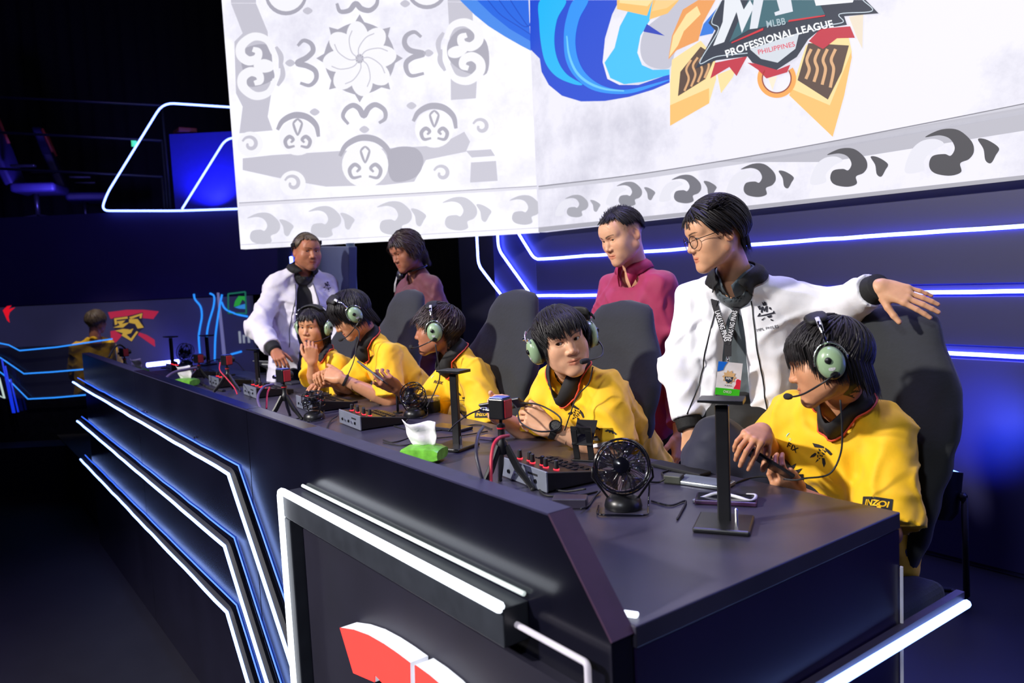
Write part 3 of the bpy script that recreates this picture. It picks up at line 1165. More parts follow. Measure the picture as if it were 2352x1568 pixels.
        for i in (0, 1):
            ft = A(feet[i])
            d = s.fw * A([1, 1, 0])
            d = unit(d)
            f = Field(ft - 0.16 - 0.13 * 0, ft + 0.3, 0.011)
            f.chain([ft + A([0, 0, 0.08]) - d * 0.03, ft + A([0, 0, 0.045]), ft + d * 0.14 + A([0, 0, 0.038])], [0.048, 0.046, 0.038], 0.03)
            V, F = f.mesh()
            V[:, 2] = np.maximum(V[:, 2], ft[2])
            np_object('shoe', V, F, M_CLOTH, s.o, s.base, np.tile(A(shoe), (len(V), 1)))

    # ---- upper garment
    def garment(s, name, color, sleeve=0.98, sl_r=(0.082, 0.078), loose=0.014, res=0.006, amp=0.006, fr=13, hem=None, neck_r=0.064, vneck=0.0,
                cuff=None, seed=1.0, colfn=None, belly=0.0, open_front=None, long=False, hole_shift=0.012, chest=1.0, inner=False, crew=0.0):
        ends = []
        for i in (0, 1):
            if long:
                ends.append(s.wr[i])
            else:
                ends.append(s.sh[i] + (s.el[i] - s.sh[i]) * sleeve)
        pts = [s.pel, s.neck, *s.sh, *ends, *[s.el[i] for i in (0, 1)]]
        lo, hi = np.minimum.reduce(pts) - 0.2, np.maximum.reduce(pts) + 0.16
        f = Field(lo, hi, res)
        bot = s.pel - s.up * 0.04
        L, K = loose, s.k
        sl_r = (sl_r[0] * K, sl_r[1] * K)
        neck_r, vneck, hole_shift = neck_r * K, vneck * K, hole_shift * K
        s.axes = np.stack([s.lat, s.fw, s.up], 1)
        for q in (-0.1, 0, 0.1):
            f.cone(s.mid + s.lat * q * 0.92 * chest * K - s.up * 0.075, bot + s.lat * q * 0.95 * K, (0.088 * chest + L) * K, (0.098 + L + belly * 0.5) * K, 0.06)
        f.ell(s.mid - s.up * 0.12 * K + s.fw * (0.012 if inner else 0.035) * K, A([0.15 * chest, 0.085 if inner else 0.095, 0.13]) * K, 0.06, 'u', s.axes)
        if belly:
            f.ell(s.pel + s.up * 0.16 + s.fw * (0.06 + belly), A([0.15 + belly, 0.10, 0.16]) * K, 0.06, 'u', s.axes)
        for i in (0, 1):
            a = s.neck - s.up * 0.015
            f.cone(a, s.sh[i] - s.up * 0.004, (0.047 + L * 0.5) * K, (0.040 + L * 0.8) * K, 0.035)
            if long:
                e, w = s.el[i], s.wr[i]
                f.cone(s.sh[i], e, sl_r[0], sl_r[1], 0.04)
                cc = w + (e - w) * 0.16
                f.cone(e, cc, sl_r[1], sl_r[1] * 0.86, 0.03, cut=True)
            else:
                f.cone(s.sh[i], ends[i], sl_r[0], sl_r[1] * 1.06, 0.03, cut=True)
        f.displace(fold_noise(seed, amp, fr, s.up, s.lat, s.fw))
        # neck opening
        if crew:
            f.cone(s.neck - s.up * 0.05, s.neck + s.up * crew + s.fw * 0.01, 0.068 * K, 0.060 * K, 0.02)
        nn = s.neck - s.up * (0.03 - crew) + s.fw * hole_shift
        f.cone(nn - s.up * 0.02, s.neck + s.up * 0.14 + s.fw * 0.05, neck_r, neck_r * 1.25, 0.008, 's')
        if vneck:
            f.cone(nn + s.fw * 0.05, nn + s.fw * (0.10) - s.up * vneck, neck_r * 0.75, 0.012, 0.006, 's')
        if open_front:
            w0, w1 = open_front
            f.cone(s.neck + s.fw * 0.115 * K - s.up * 0.05, s.pel + s.fw * 0.14 * K - s.up * 0.3, w0 * K, w1 * K, 0.008, 's', flat=(s.fw, 0.55))
        V, F = f.mesh()
        C = colfn(V) if colfn else np.tile(A(color), (len(V), 1))
        s.g = np_object(name, V, F, M_CLOTH, s.o, s.base, C)
        s.bvh = BVHTree.FromPolygons([Vector(v) for v in V], [tuple(q) for q in F])
        s.gname = name
        if long and cuff is not None:
            for i in (0, 1):
                e, w = s.el[i], s.wr[i]
                d = unit(w - e)
                L_ = np.linalg.norm(e - w)
                c0, c1 = w - d * L_ * 0.18, w + d * 0.002
                mb = MB()
                prof = []
                n = 9
                path = [Vector(c0 + (c1 - c0) * t) for t in np.linspace(0, 1, n)]
                mb.tube(path, [(0.050 - 0.006 * abs(t)) * s.k + 0.0012 * (j % 2) for j, t in enumerate(np.linspace(0, 1, n))], 20)
                mb.build('cuff', cuff, s.o, s.base, smooth=True)
        return s.g

    def on_cloth(s, p, d=None, off=0.002):
        p = Vector(p)
        if d is not None:
            hit = s.bvh.ray_cast(p, Vector(d))
            if hit[0] is not None:
                return hit[0] + hit[1] * off
        h = s.bvh.find_nearest(p)
        return h[0] + h[1] * off

    def collar(s, m, red=None, w=0.042, vdrop=0.10, rn=0.066, stand=0.030, parent=None, name='collar', vfwd=0.052, spread=34.0, hole_shift=0.012, gap=0.0):
        w, vdrop, rn, stand, vfwd, hole_shift = [q * s.k for q in (w, vdrop, rn, stand, vfwd, hole_shift)]
        N = s.neck - s.up * 0.01 + s.fw * hole_shift
        top, bot, skip = [], [], []
        k = 48
        for j in range(k + 1):
            ph = -180 + 360 * j / k
            if gap and abs(ph) < gap:
                ph = gap if ph >= 0 else -gap
                if len(skip) < 99:
                    skip.append(j)
            if abs(ph) < 3:
                ph = 3 if ph >= 0 else -3
            v = math.exp(-(ph / spread) ** 2)
            a = math.radians(ph)
            rad = rn
            t = N + s.lat * math.sin(a) * rad * 1.02 + s.fw * (math.cos(a) * rad + v * vfwd) + s.up * (stand * (0.55 - 0.45 * math.cos(a)) - v * vdrop + 0.02)
            o = N + s.lat * math.sin(a) * (rad + w * 0.85) + s.fw * (math.cos(a) * (rad + w * 0.7) + v * (vfwd * 0.6)) + s.up * (-0.012 - v * (vdrop + 0.0) - 0.01 * math.cos(a))
            ob = A(s.on_cloth(o, None, 0.006))
            top.append(t)
            bot.append(ob)
        mb = MB()
        n = len(top)
        mm = [A(t) * 0.5 + A(b) * 0.5 + unit(A(t) - A(s.neck - s.up * 0.05)) * 0.007 for t, b in zip(top, bot)]
        vs = top + mm + bot
        fs = []
        for j in range(n - 1):
            if gap and (j in skip or j + 1 in skip) and ((j in skip and j + 1 in skip)):
                continue
            for q in (0, 1):
                fs.append((q * n + j, (q + 1) * n + j, (q + 1) * n + j + 1, q * n + j + 1))
        mb.add([tuple(x) for x in vs], fs)
        c = mb.build(name, m, s.o, s.base, smooth=True)
        sd = c.modifiers.new('thick', 'SOLIDIFY')
        sd.thickness = 0.004
        sd.offset = 0
        if red is not None:
            path = [A(b) * 0.86 + A(q) * 0.14 + unit(A(b) - A(s.neck - s.up * 0.06)) * 0.004 for b, q in zip(bot, mm)]
            MB().tube([Vector(x) for x in path], 0.0028, 6).build('collar_stripe', red, s.o, s.base, smooth=True)
        return c

    def decal(s, name, polys, origin, right, upv, size, m, src_dir=None, off=0.0025):
        """flat print laid on the cloth: polys in unit coordinates, pressed onto the garment along src_dir"""
        o, r, u = Vector(origin), Vector(right).normalized(), Vector(upv).normalized()
        d = Vector(src_dir) if src_dir is not None else r.cross(u) * -1
        d.normalize()
        mb = MB()
        bm = bmesh.new()
        for vs, fs in polys:
            bv = [bm.verts.new((x * size, y * size, 0)) for x, y in vs]
            for f_ in fs:
                try:
                    bm.faces.new([bv[i] for i in f_])
                except ValueError:
                    pass
        for _ in range(2):
            es = [e for e in bm.edges if e.calc_length() > 0.010]
            if es:
                bmesh.ops.triangulate(bm, faces=bm.faces[:])
                es = [e for e in bm.edges if e.calc_length() > 0.010]
                bmesh.ops.subdivide_edges(bm, edges=es, cuts=1)
        bmesh.ops.triangulate(bm, faces=bm.faces[:])
        vs, fs = [], []
        for v in bm.verts:
            p = o + r * v.co.x + u * v.co.y
            h = s.bvh.ray_cast(p - d * 0.25, d)
            vs.append(h[0] - d * off if h[0] is not None else p)
        bm.verts.index_update()
        for f_ in bm.faces:
            fs.append(tuple(v.index for v in f_.verts))
        bm.free()
        mb.add(vs, fs)
        return mb.build(name, m, s.o, s.base)

    def hit(s, px, py):
        d = Vector(ROT @ np.array([px - CX, py - CY, FOC])).normalized()
        h = s.bvh.ray_cast(CAM_POS, d)
        return (h[0], h[1]) if h[0] is not None else (None, None)

    def print_on(s, name, polys, px, py, size, m, rot=0.0, off=0.0022):
        p, n = s.hit(px, py)
        if p is None:
            return None
        c = (CAM_POS - p).normalized()
        n = (n * 0.6 + c * 0.4).normalized()
        r = Vector(ROT[:, 0])
        r = (r - n * r.dot(n)).normalized()
        u = n.cross(r)
        a = math.radians(rot)
        r, u = r * math.cos(a) + u * math.sin(a), u * math.cos(a) - r * math.sin(a)
        return s.decal(name, polys, p, r, u, size, m, -n, off)

    def quiff(s, m, n=420, length=0.045, width=0.0036, seed=4, lean=(0.0, -0.4, 1.0), ymin=-0.07, zmin=0.06, xmax=0.062, parent=None, rough=0.16):
        rg = np.random.default_rng(seed)
        mb = MB()
        cen, ra = A([0, -0.016, 0.022]), A([0.0775, 0.098, 0.0885])
        made = 0
        while made < n:
            d = unit(rg.normal(0, 1, 3))
            p = cen + d / np.sqrt(((d / ra) ** 2).sum())
            if p[2] < zmin or abs(p[0]) > xmax or p[1] < ymin:
                continue
            made += 1
            g = unit(unit(lean) + d * (0.9 if rough > 0.1 else 0.45) + rg.normal(0, rough, 3))
            L = length * rg.uniform(0.6, 1.1) * (0.7 + 0.5 * max(0, (p[1] + 0.05) / 0.14))
            c = unit(A(lean) * A([1, 1, 0.15]) + rg.normal(0, 0.1, 3))
            pts = [p - d * 0.004 + g * L * t + c * L * 0.55 * t * t for t in np.linspace(0, 1, 6)]
            w = width * rg.uniform(0.7, 1.2)
            mb.tube([Vector(q) for q in pts], [w, w, w * 0.9, w * 0.75, w * 0.5, 0.0004], 4, flat=0.6, cap=False, up=Vector(d))
        V = A(mb.v) * s.sc @ s.HM.T + s.hc
        mb.v = [tuple(v) for v in V]
        return mb.build('hair_top', m, s.o, s.base, smooth=True)

    def strip_on(s, name, pts, r, m, off=0.003, front=None):
        """thin line sewn on the garment through the given points"""
        out = []
        for p in pts:
            p = Vector(p)
            if front is not None:
                h = s.bvh.ray_cast(p + Vector(front) * 0.3, -Vector(front))
                if h[0] is not None:
                    out.append(h[0] + Vector(front) * off)
                    continue
            h = s.bvh.find_nearest(p)
            out.append(h[0] + h[1] * off)
        return MB().tube(out, r, 6).build(name, m, s.o, s.base, smooth=True)

    # ---- hair: many locks combed over the skull, on a close cap
    def hair(s, m, z_front=0.02, z_side=-0.02, z_back=-0.075, thick=0.020, n=1700, crown=(0.0, -0.055), part=0.0, wave=0.0, width=0.0044, seed=3,
             jitter=0.015, lift=0.0, drape=0.0, fringe_push=0.0, top=1.0, cover=None, name='hair', swirl=25.0, sweep=0.0, side_in=1.0):
        rg = np.random.default_rng(seed)
        cd = unit([crown[0] / 0.09, crown[1] / 0.11, 1.0 - abs(crown[1]) * 4])
        x0 = unit(np.cross([0, 1, 0], cd))
        y0 = np.cross(cd, x0)
        cen = A([0, -0.016, 0.022])
        ra = A([0.0775, 0.098, 0.0885])

        def rad(d):
            return 1 / np.sqrt(((d / ra) ** 2).sum())

        def zend(d):
            az = math.atan2(d[0], d[1])          # 0 front
            a = abs(az)
            if a < 0.72:
                return z_front
            if a < 1.12:
                t = (a - 0.72) / 0.4
                return z_front * (1 - t) + z_side * t
            if a < 1.9:
                return z_side
            t = min(1, (a - 1.9) / 0.5)
            return z_side * (1 - t) + z_back * t
        hf = s.hf

        def outside(p, d, gap):
            for _ in range(4):
                i = ((p - hf.lo) / hf.h + 0.5).astype(int)
                if (i < 0).any() or (i >= hf.n).any():
                    return p
                v = hf.D[i[0], i[1], i[2]]
                if v >= gap:
                    return p
                p = p + d * (gap - v)
            return p
        mb = MB()
        # cap
        na, nr = 40, 14
        cv, cf = [], []
        for i in range(nr + 1):
            for k in range(na):
                az = 2 * math.pi * k / na
                best = None
                for st in range(60):
                    an = st / 60 * 2.6
                    d = cd * math.cos(an) + (x0 * math.sin(az) + y0 * math.cos(az)) * math.sin(an)
                    p = cen + d * rad(d)
                    lim = zend(p - cen) + 0.004
                    lim = max(lim, 0.048) if abs(math.atan2(p[0], p[1] + 0.016)) < 0.62 else lim
                    lim = max(lim, 0.028) if 0.62 <= abs(math.atan2(p[0], p[1] + 0.016)) < 1.1 else lim
                    if p[2] < lim:
                        break
                    best = an
                best = best or 0.1
                an = best * i / nr
                d = cd * math.cos(an) + (x0 * math.sin(az) + y0 * math.cos(az)) * math.sin(an)
                cv.append(outside(cen + d * (rad(d) + thick * 0.45 * top * (1 - (i / nr) ** 6)), d, 0.0015))
        for i in range(nr):
            for k in range(na):
                cf.append((i * na + k, (i + 1) * na + k, (i + 1) * na + (k + 1) % na, i * na + (k + 1) % na))
        mb.add(cv, cf)
        for j in range(n):
            az = rg.uniform(0, 2 * math.pi)
            a0 = math.acos(1 - rg.uniform(0, 1) * 1.05) * 0.92
            if j < n * 0.18:
                a0 = rg.uniform(0.0, 0.35)
            sw = math.radians(swirl) * rg.normal(0.15, 0.5)
            lyr = rg.uniform(0.35, 1.0)
            zj = rg.normal(0, jitter)
            ph = rg.uniform(0, 6.28)
            path, hang = [], None
            an = a0
            L = 0.0
            steps = 0
            while steps < 26:
                t = (an - a0)
                azz = az + sw * min(t, 1.2)
                d = cd * math.cos(an) + (x0 * math.sin(azz) + y0 * math.cos(azz)) * math.sin(an)
                front = max(0.0, d[1])
                off = thick * lyr * (0.75 + 0.25 * math.sin(min(1, an / 1.2) * 1.57)) * (1 + (top - 1) * max(0, d[2]))
                off *= min(1.0, max(0.3, 1 + (cen + d * rad(d))[2] / 0.07)) if (d[1] < 0 and not drape) else 1.0
                off += lift * max(0, d[2]) * math.sin(min(1, t * 1.5) * 2.2)
                off += fringe_push * front * max(0, min(1, (0.07 - (cen + d * rad(d))[2]) / 0.05))
                p = cen + d * (rad(d) + off)
                if sweep:
                    p = p + A([sweep * front * min(t, 1.0) * 0.05, 0, 0])
                if wave:
                    p = p + d * wave * math.sin(an * 7 + ph) + x0 * wave * math.cos(an * 6 + ph)
                p = outside(p, d, 0.003 + 0.006 * lyr)
                path.append(p)
                if steps == 0:
                    ra_ = abs(math.atan2(p[0], p[1] + 0.016))
                    hl = 0.052 if ra_ < 0.62 else (0.03 if ra_ < 1.1 else (max(z_side, -0.02) + 0.012 if ra_ < 1.9 else max(z_back, -0.05) + 0.01))
                    if p[2] < hl:
                        break
                ze = zend(p - cen) + zj
                if p[2] < ze:
                    if len(path) > 1 and path[-2][2] > ze:
                        t_ = (path[-2][2] - ze) / (path[-2][2] - p[2] + 1e-9)
                        path[-1] = path[-2] + (p - path[-2]) * max(t_, 0.15)
                    break
                if an > (1.85 if drape else 2.7):
                    hang = True
                    break
                if drape and an > 1.55 and d[1] < 0.9:
                    hang = True
                    break
                an += 0.16
                steps += 1
            if hang:
                p = path[-1].copy()
                dirn = A([p[0] * 0.10, p[1] * 0.12 - 0.01, -1.0])
                while p[2] > zend(p - cen) + zj and len(path) < 32:
                    p = p + dirn * 0.016
                    p[0] *= 0.985 * side_in
                    if wave:
                        p[0] += wave * 1.2 * math.sin(p[2] * 90 + ph)
                        p[1] += wave * 1.2 * math.cos(p[2] * 80 + ph)
                    p = outside(p, unit([p[0], p[1], 0]), 0.004)
                    path.append(p.copy())
            if len(path) < 3:
                continue
            k = len(path)
            w = width * rg.uniform(0.6, 1.25)
            rs = [w * (0.55 + 0.45 * math.sin(min(1, 0.3 + i / k) * 3.0)) * (1 - (i / (k - 1)) ** 3 * 0.9) + 0.0003 for i in range(k)]
            nrm = unit(path[len(path) // 2] - cen)
            mb.tube([Vector(q) for q in path], rs, 4, flat=0.42, cap=False, up=Vector(nrm))
        V = A(mb.v) * s.sc @ s.HM.T + s.hc
        mb.v = [tuple(v) for v in V]
        o = mb.build(name, m, s.o, s.base, smooth=True)
        return o
# ------------------------------------------------------------------ covered gaming chairs
M_COVER = mat('chair_cover_charcoal', srgb(33, 36, 41), 0.85, var=0.12, scale=8, bump=0.25, bscale=60, sheen=0.1)
CH_W = [(0.46, 0.150), (0.55, 0.178), (0.68, 0.212), (0.80, 0.242), (0.90, 0.264), (0.97, 0.265), (1.04, 0.242), (1.10, 0.208), (1.16, 0.178), (1.21, 0.160), (1.25, 0.140), (1.272, 0.112), (1.284, 0.07), (1.288, 0.02)]


def chair_y(z):
    return 0.20 + (z - 0.46) * 0.24


def make_chair(label, loc, rotz):
    t = thing('gaming_chair', label, 'chair', loc, rotz, 'covered gaming chairs behind the desk')
    mb = MB()
    n = 28
    rings = []
    zs = np.linspace(0.46, 1.288, 46)
    ws = np.interp(zs, [a for a, b in CH_W], [b for a, b in CH_W])
    for z, w in zip(zs, ws):
        edge = min(1.0, (1.292 - z) / 0.06)
        th = (0.055 + 0.012 * math.sin((z - 0.46) * 5)) * (0.35 + 0.65 * math.sqrt(max(0, edge)))
        ring = []
        for k in range(n):
            a = 2 * math.pi * k / n
            cx, sx_ = math.cos(a), math.sin(a)
            x = w * math.copysign(abs(cx) ** 0.6, cx)
            y = th * math.copysign(abs(sx_) ** 0.8, sx_)
            wing = -0.075 * (abs(x) / 0.27) ** 2.2 * max(0, 1 - abs(z - 0.86) / 0.42)
            wr = 0.004 * math.sin(z * 38 + x * 22) * math.sin(x * 17 + z * 9)
            ring.append((x + wr, chair_y(z) + y + wing + wr, z))
        rings.append(ring)
    vs = [v for r in rings for v in r]
    fs = [(i * n + k, i * n + (k + 1) % n, (i + 1) * n + (k + 1) % n, (i + 1) * n + k) for i in range(len(zs) - 1) for k in range(n)]
    fs.append(tuple(reversed(range(n))))
    fs.append(tuple((len(zs) - 1) * n + k for k in range(n)))
    MB().add(vs, fs).build('backrest', M_COVER, t, smooth=True)
    MB().box((0, -0.03, 0.44), (0.50, 0.50, 0.10)).build('seat', M_COVER, t, bevel=0.035, seg=4)
    MB().tube([(0, 0, 0.10), (0, 0, 0.40)], 0.028, 12).build('gas_column', M_DARKMETAL, t, smooth='auto')
    mb = MB()
    for k in range(5):
        a = 2 * math.pi * k / 5 + 0.3
        d = Vector((math.cos(a), math.sin(a), 0))
        MB().tube([Vector((0, 0, 0.11)), d * 0.15 + Vector((0, 0, 0.095)), d * 0.30 + Vector((0, 0, 0.075))], [0.032, 0.026, 0.02], 8).build('base_arm', M_PLASTIC, t, smooth='auto')
        MB().lathe([(0.01, -0.022), (0.03, -0.02), (0.032, 0), (0.03, 0.02), (0.01, 0.022)], d * 0.30 + Vector((0, 0, 0.032)), d.cross(Vector((0, 0, 1))), 14).build('caster', M_PLASTIC, t, smooth='auto')
    return t


def chair_at(top, rot_deg, label):
    """top: where the middle of the headrest is"""
    a = math.radians(rot_deg)
    k = top[2] / 1.288
    off = Vector((-math.sin(a), math.cos(a), 0)) * (chair_y(1.25)) * k
    t = make_chair(label, (top[0] - off.x, top[1] - off.y, 0.0), a)
    t.scale = (k, k, k)
    return t


chair_at(at(2052, 702, 2.36), 0, 'charcoal covered gaming chair with a hand resting on its top')
chair_at(at(1432, 690, 3.02), 4, 'charcoal covered gaming chair in front of the man in the crimson shirt')
chair_at(at(1186, 665, 3.55), 0, 'charcoal covered gaming chair before the cut-corner light lines on the wall')
chair_at(at(938, 665, 4.25), 0, 'charcoal covered gaming chair in front of the man in the maroon shirt')
chair_at((-4.31, 2.06, 1.19), 6, 'charcoal covered gaming chair of the player biting his fingers')
# ------------------------------------------------------------------ who is where
YEL = srgb(252, 196, 8)
M_COLLAR = mat('collar_black', (0.012, 0.011, 0.012), 0.75, var=0.15)
M_STRIPE = mat('collar_stripe_red', srgb(226, 78, 48), 0.6)
M_RIB = mat('ribbed_black', (0.008, 0.008, 0.009), 0.8, var=0.2, stretch=(1, 1, 1), bump=0.3, bscale=120)


def jersey_color(V):
    C = np.tile(A(YEL), (len(V), 1))
    return C


def bodyrot(mid, a, w, drop=0.0, tilt=0.0):
    """left and right shoulder about mid; a = how far the chest turns from facing the desk toward +x"""
    a = math.radians(a)
    r = A([-math.cos(a), -math.sin(a), 0])
    m = A(mid)
    return (m - r * w / 2 + A([0, 0, tilt]), m + r * w / 2 - A([0, 0, tilt]))


# fox emblem with swooshes, as flat print in unit coordinates
def poly(*pts):
    return ([tuple(p) for p in pts], [tuple(range(len(pts)))])


EMBLEM = [poly((-0.37, 0.43), (-0.10, 0.40), (0.13, 0.34), (0.12, 0.26), (-0.12, 0.26), (-0.28, 0.26)),
          poly((0.18, 0.31), (0.35, 0.21), (0.49, 0.07), (0.40, -0.01), (0.28, 0.10), (0.18, 0.22)),
          poly((-0.49, -0.22), (-0.41, -0.10), (-0.25, 0.03), (-0.19, -0.03), (-0.29, -0.15)),
          poly((0.04, -0.16), (0.15, -0.16), (0.20, -0.38), (0.13, -0.56), (0.06, -0.38)),
          poly((-0.09, -0.26), (-0.24, -0.41), (-0.16, -0.24)),
          poly((-0.10, 0.24), (0.02, 0.14), (-0.05, 0.15), (-0.02, 0.08), (-0.09, 0.14)),
          poly((0.05, 0.22), (0.22, 0.16), (0.19, 0.08), (0.12, 0.12), (0.16, 0.15), (0.06, 0.17)),
          poly((-0.13, 0.10), (-0.02, 0.02), (-0.08, 0.03), (-0.05, -0.04), (-0.16, 0.02)),
          poly((0.03, 0.10), (0.15, 0.04), (0.17, -0.02), (0.08, -0.01), (0.05, 0.04)),
          poly((-0.16, -0.06), (-0.11, -0.05), (-0.12, -0.20), (-0.17, -0.14)),
          poly((-0.06, -0.04), (0.10, -0.06), (0.02, -0.16), (0.03, -0.10), (-0.06, -0.10)),
          poly((-0.11, -0.20), (-0.02, -0.15), (-0.06, -0.24))]
CLAW = [poly((-0.5, 0.1), (-0.2, 0.3), (0.1, 0.42), (0.0, 0.30), (-0.2, 0.12)), poly((-0.42, -0.02), (-0.1, 0.16), (0.3, 0.26), (0.1, 0.10), (-0.15, -0.02)),
        poly((-0.34, -0.14), (-0.05, 0.02), (0.28, 0.06), (0.14, -0.26), (0.06, -0.06), (-0.2, -0.22)), poly((-0.45, 0.2), (-0.38, 0.0), (-0.26, -0.3), (-0.34, -0.3), (-0.46, -0.05))]


def lettering(body, w=1.0, bold=0.02, shear=0.0, spacing=1.0):
    vs, fs = text_polys(body, 1.0, spacing, bold, shear)
    xs = [v[0] for v in vs]
    k = w / (max(xs) - min(xs))
    return [([(x * k, y * k) for x, y in vs], fs)]


# ---- nearest player, head bent over the phone
h5 = at(1897, 828, 2.06)
sh5 = bodyrot(at(1924, 968, 2.23), 10, 0.28, tilt=-0.01)
P5 = Person('yellow-jersey player with one knee raised, bent over a phone', h5, face_dir(h5, 84, 14), 8,
            neck=at(1934, 906, 2.17), sh=sh5, el=(at(2040, 1225, 2.06), at(1765, 1050, 2.40)), wr=(at(1828, 1132, 2.14), at(1752, 988, 2.12)),
            pel=(-1.24, 2.14, 0.50), scale=1.04, hres=0.0022, face=dict(skin=SKIN2, open=0.25), group='players in yellow jerseys',
            grips=('phone', 'pinch'), hand_dir=(at(1752, 1075, 2.06) - at(1828, 1132, 2.14), at(1700, 1020, 2.00) - at(1752, 982, 2.12)),
            hand_back=(at(1800, 1200, 2.0) - at(1815, 1108, 2.12), at(1720, 940, 1.9) - at(1752, 982, 2.12)),
            knees=(A(at(1648, 1010, 2.32)), A(at(1622, 1062, 2.34))), feet=((-1.55, 1.75, 0.0), (-1.62, 1.95, 0.42)), trousers=srgb(30, 32, 54), gaze=(0, 1, -0.5))
P5.garment('undershirt', (0.010, 0.010, 0.012), inner=True, chest=0.93, loose=0.0, sl_r=(0.05, 0.045), sleeve=0.3, amp=0.002, neck_r=0.058, res=0.008)
P5.garment('jersey', YEL, vneck=0.045, sl_r=(0.067, 0.10), amp=0.011, fr=9, seed=2.0, sleeve=0.92, res=0.0058)
P5.collar(M_COLLAR, M_STRIPE, vdrop=0.052, w=0.034, stand=0.022)
P5.hair(M_HAIR, z_front=0.034, z_side=-0.035, z_back=-0.10, thick=0.024, seed=5, n=2100, drape=1, fringe_push=0.012)

# ---- player looking over to the photographer's right
h4 = at(1292, 782, 2.611)
sh4 = bodyrot(at(1328, 886, 2.761), -2, 0.29)
P4 = Person('yellow-jersey player with a black wristwatch glancing sideways, headset microphone at his mouth', h4, face_dir(h4, -14, 0), 14,
            neck=at(1306, 838, 2.718), sh=sh4, el=(at(1408, 1040, 2.589), at(1225, 1000, 2.910)), wr=(at(1262, 985, 2.589), at(1140, 955, 2.803)),
            pel=(-2.2, 2.22, 0.50), scale=1.02, k=0.94, hres=0.0022, face=dict(skin=SKIN1, open=0.95, jaw=0.94, fat=0.98), group='players in yellow jerseys',
            grips=('phone', 'phone'), hand_dir=(at(1185, 935, 2.632) - at(1262, 985, 2.589), at(1115, 925, 2.675) - at(1140, 955, 2.803)),
            hand_back=(at(1230, 900, 2.461) - at(1230, 960, 2.622), at(1080, 950, 2.782) - at(1140, 955, 2.803)),
            knees=((-2.0, 1.82, 0.52), (-2.3, 1.82, 0.52)), feet=((-2.0, 1.80, 0.0), (-2.3, 1.80, 0.0)), trousers=(0.012, 0.012, 0.016), gaze=(0.55, 1, 0.05))
P4.garment('undershirt', (0.010, 0.010, 0.012), inner=True, chest=0.93, loose=0.0, sl_r=(0.05, 0.045), sleeve=0.3, amp=0.002, neck_r=0.058, res=0.008)
P4.garment('jersey', YEL, vneck=0.05, sl_r=(0.067, 0.088), amp=0.011, fr=9, seed=7.0, sleeve=0.86, res=0.0058)
P4.collar(M_COLLAR, M_STRIPE, vdrop=0.056)
P4.hair(M_HAIR, z_front=0.050, z_side=-0.02, z_back=-0.085, thick=0.020, seed=9, n=2100, fringe_push=0.004, sweep=-0.3)

# ---- player in profile holding a phone upright
h3 = at(1003, 757, 3.50)
sh3 = bodyrot(at(1066, 845, 3.58), -14, 0.29)
P3 = Person('player in a yellow jersey in profile, holding up a phone by a black tin', h3, face_dir(h3, 98, 2), 2,
            neck=at(1040, 802, 3.54), sh=sh3, el=(at(1128, 985, 3.36), at(985, 945, 3.66)), wr=(at(1050, 1040, 3.42), at(912, 893, 3.50)),
            pel=(-2.92, 2.15, 0.50), scale=1.03, hres=0.0026, face=dict(skin=SKIN3, open=0.5, mouth=0.002), group='players in yellow jerseys',
            grips=('relaxed', 'phone'), hand_dir=(at(990, 965, 3.3) - at(1035, 965, 3.3), at(868, 858, 3.42) - at(912, 893, 3.5)),
            hand_back=((0, 0, 1), at(900, 920, 3.3) - at(912, 893, 3.5)),
            knees=((-2.8, 1.75, 0.52), (-3.1, 1.72, 0.52)), feet=((-2.8, 1.70, 0.0), (-3.1, 1.70, 0.0)), trousers=(0.012, 0.012, 0.016))
P3.garment('undershirt', (0.010, 0.010, 0.012), inner=True, chest=0.93, loose=0.0, sl_r=(0.05, 0.045), sleeve=0.3, amp=0.002, neck_r=0.058, res=0.008)
P3.garment('jersey', YEL, vneck=0.045, sl_r=(0.067, 0.095), amp=0.011, fr=9, seed=4.0, sleeve=0.95)
P3.collar(M_COLLAR, M_STRIPE, vdrop=0.05)
P3.hair(M_HAIRB, z_front=0.052, z_side=0.012, z_back=-0.075, thick=0.030, seed=12, n=1900, fringe_push=0.03, wave=0.004, jitter=0.012)

# ---- player bent forward over the table
h2 = at(803, 722, 3.86)
sh2 = bodyrot(at(876, 808, 3.98), -14, 0.29)
P2 = Person('player in a yellow jersey leaning far forward with a headset, forearm on the desk', h2, face_dir(h2, 76, 34), 4,
            neck=at(846, 770, 3.94), sh=sh2, el=(at(895, 920, 3.78), at(800, 890, 4.10)), wr=(at(782, 868, 3.74), at(745, 868, 3.98)),
            pel=(-3.55, 2.18, 0.50), scale=1.03, hres=0.0026, face=dict(skin=SKIN2, open=0.2), group='players in yellow jerseys',
            grips=('phone', 'phone'), hand_dir=(at(735, 852, 3.78) - at(782, 868, 3.74), at(720, 850, 3.85) - at(745, 868, 3.98)),
            hand_back=(at(760, 830, 3.6) - at(770, 865, 3.76), at(730, 820, 4.0) - at(745, 868, 3.98)),
            knees=((-3.5, 1.75, 0.52), (-3.8, 1.75, 0.52)), feet=((-3.5, 1.70, 0.0), (-3.8, 1.70, 0.0)), trousers=(0.012, 0.012, 0.016))
P2.garment('jersey', YEL, vneck=0.07, sl_r=(0.067, 0.092), amp=0.011, fr=9, seed=6.0, sleeve=0.95)
P2.collar(M_COLLAR, M_STRIPE, vdrop=0.055)
P2.hair(M_HAIR, z_front=0.02, z_side=-0.05, z_back=-0.09, thick=0.026, seed=15, n=2100, drape=1, fringe_push=0.02)

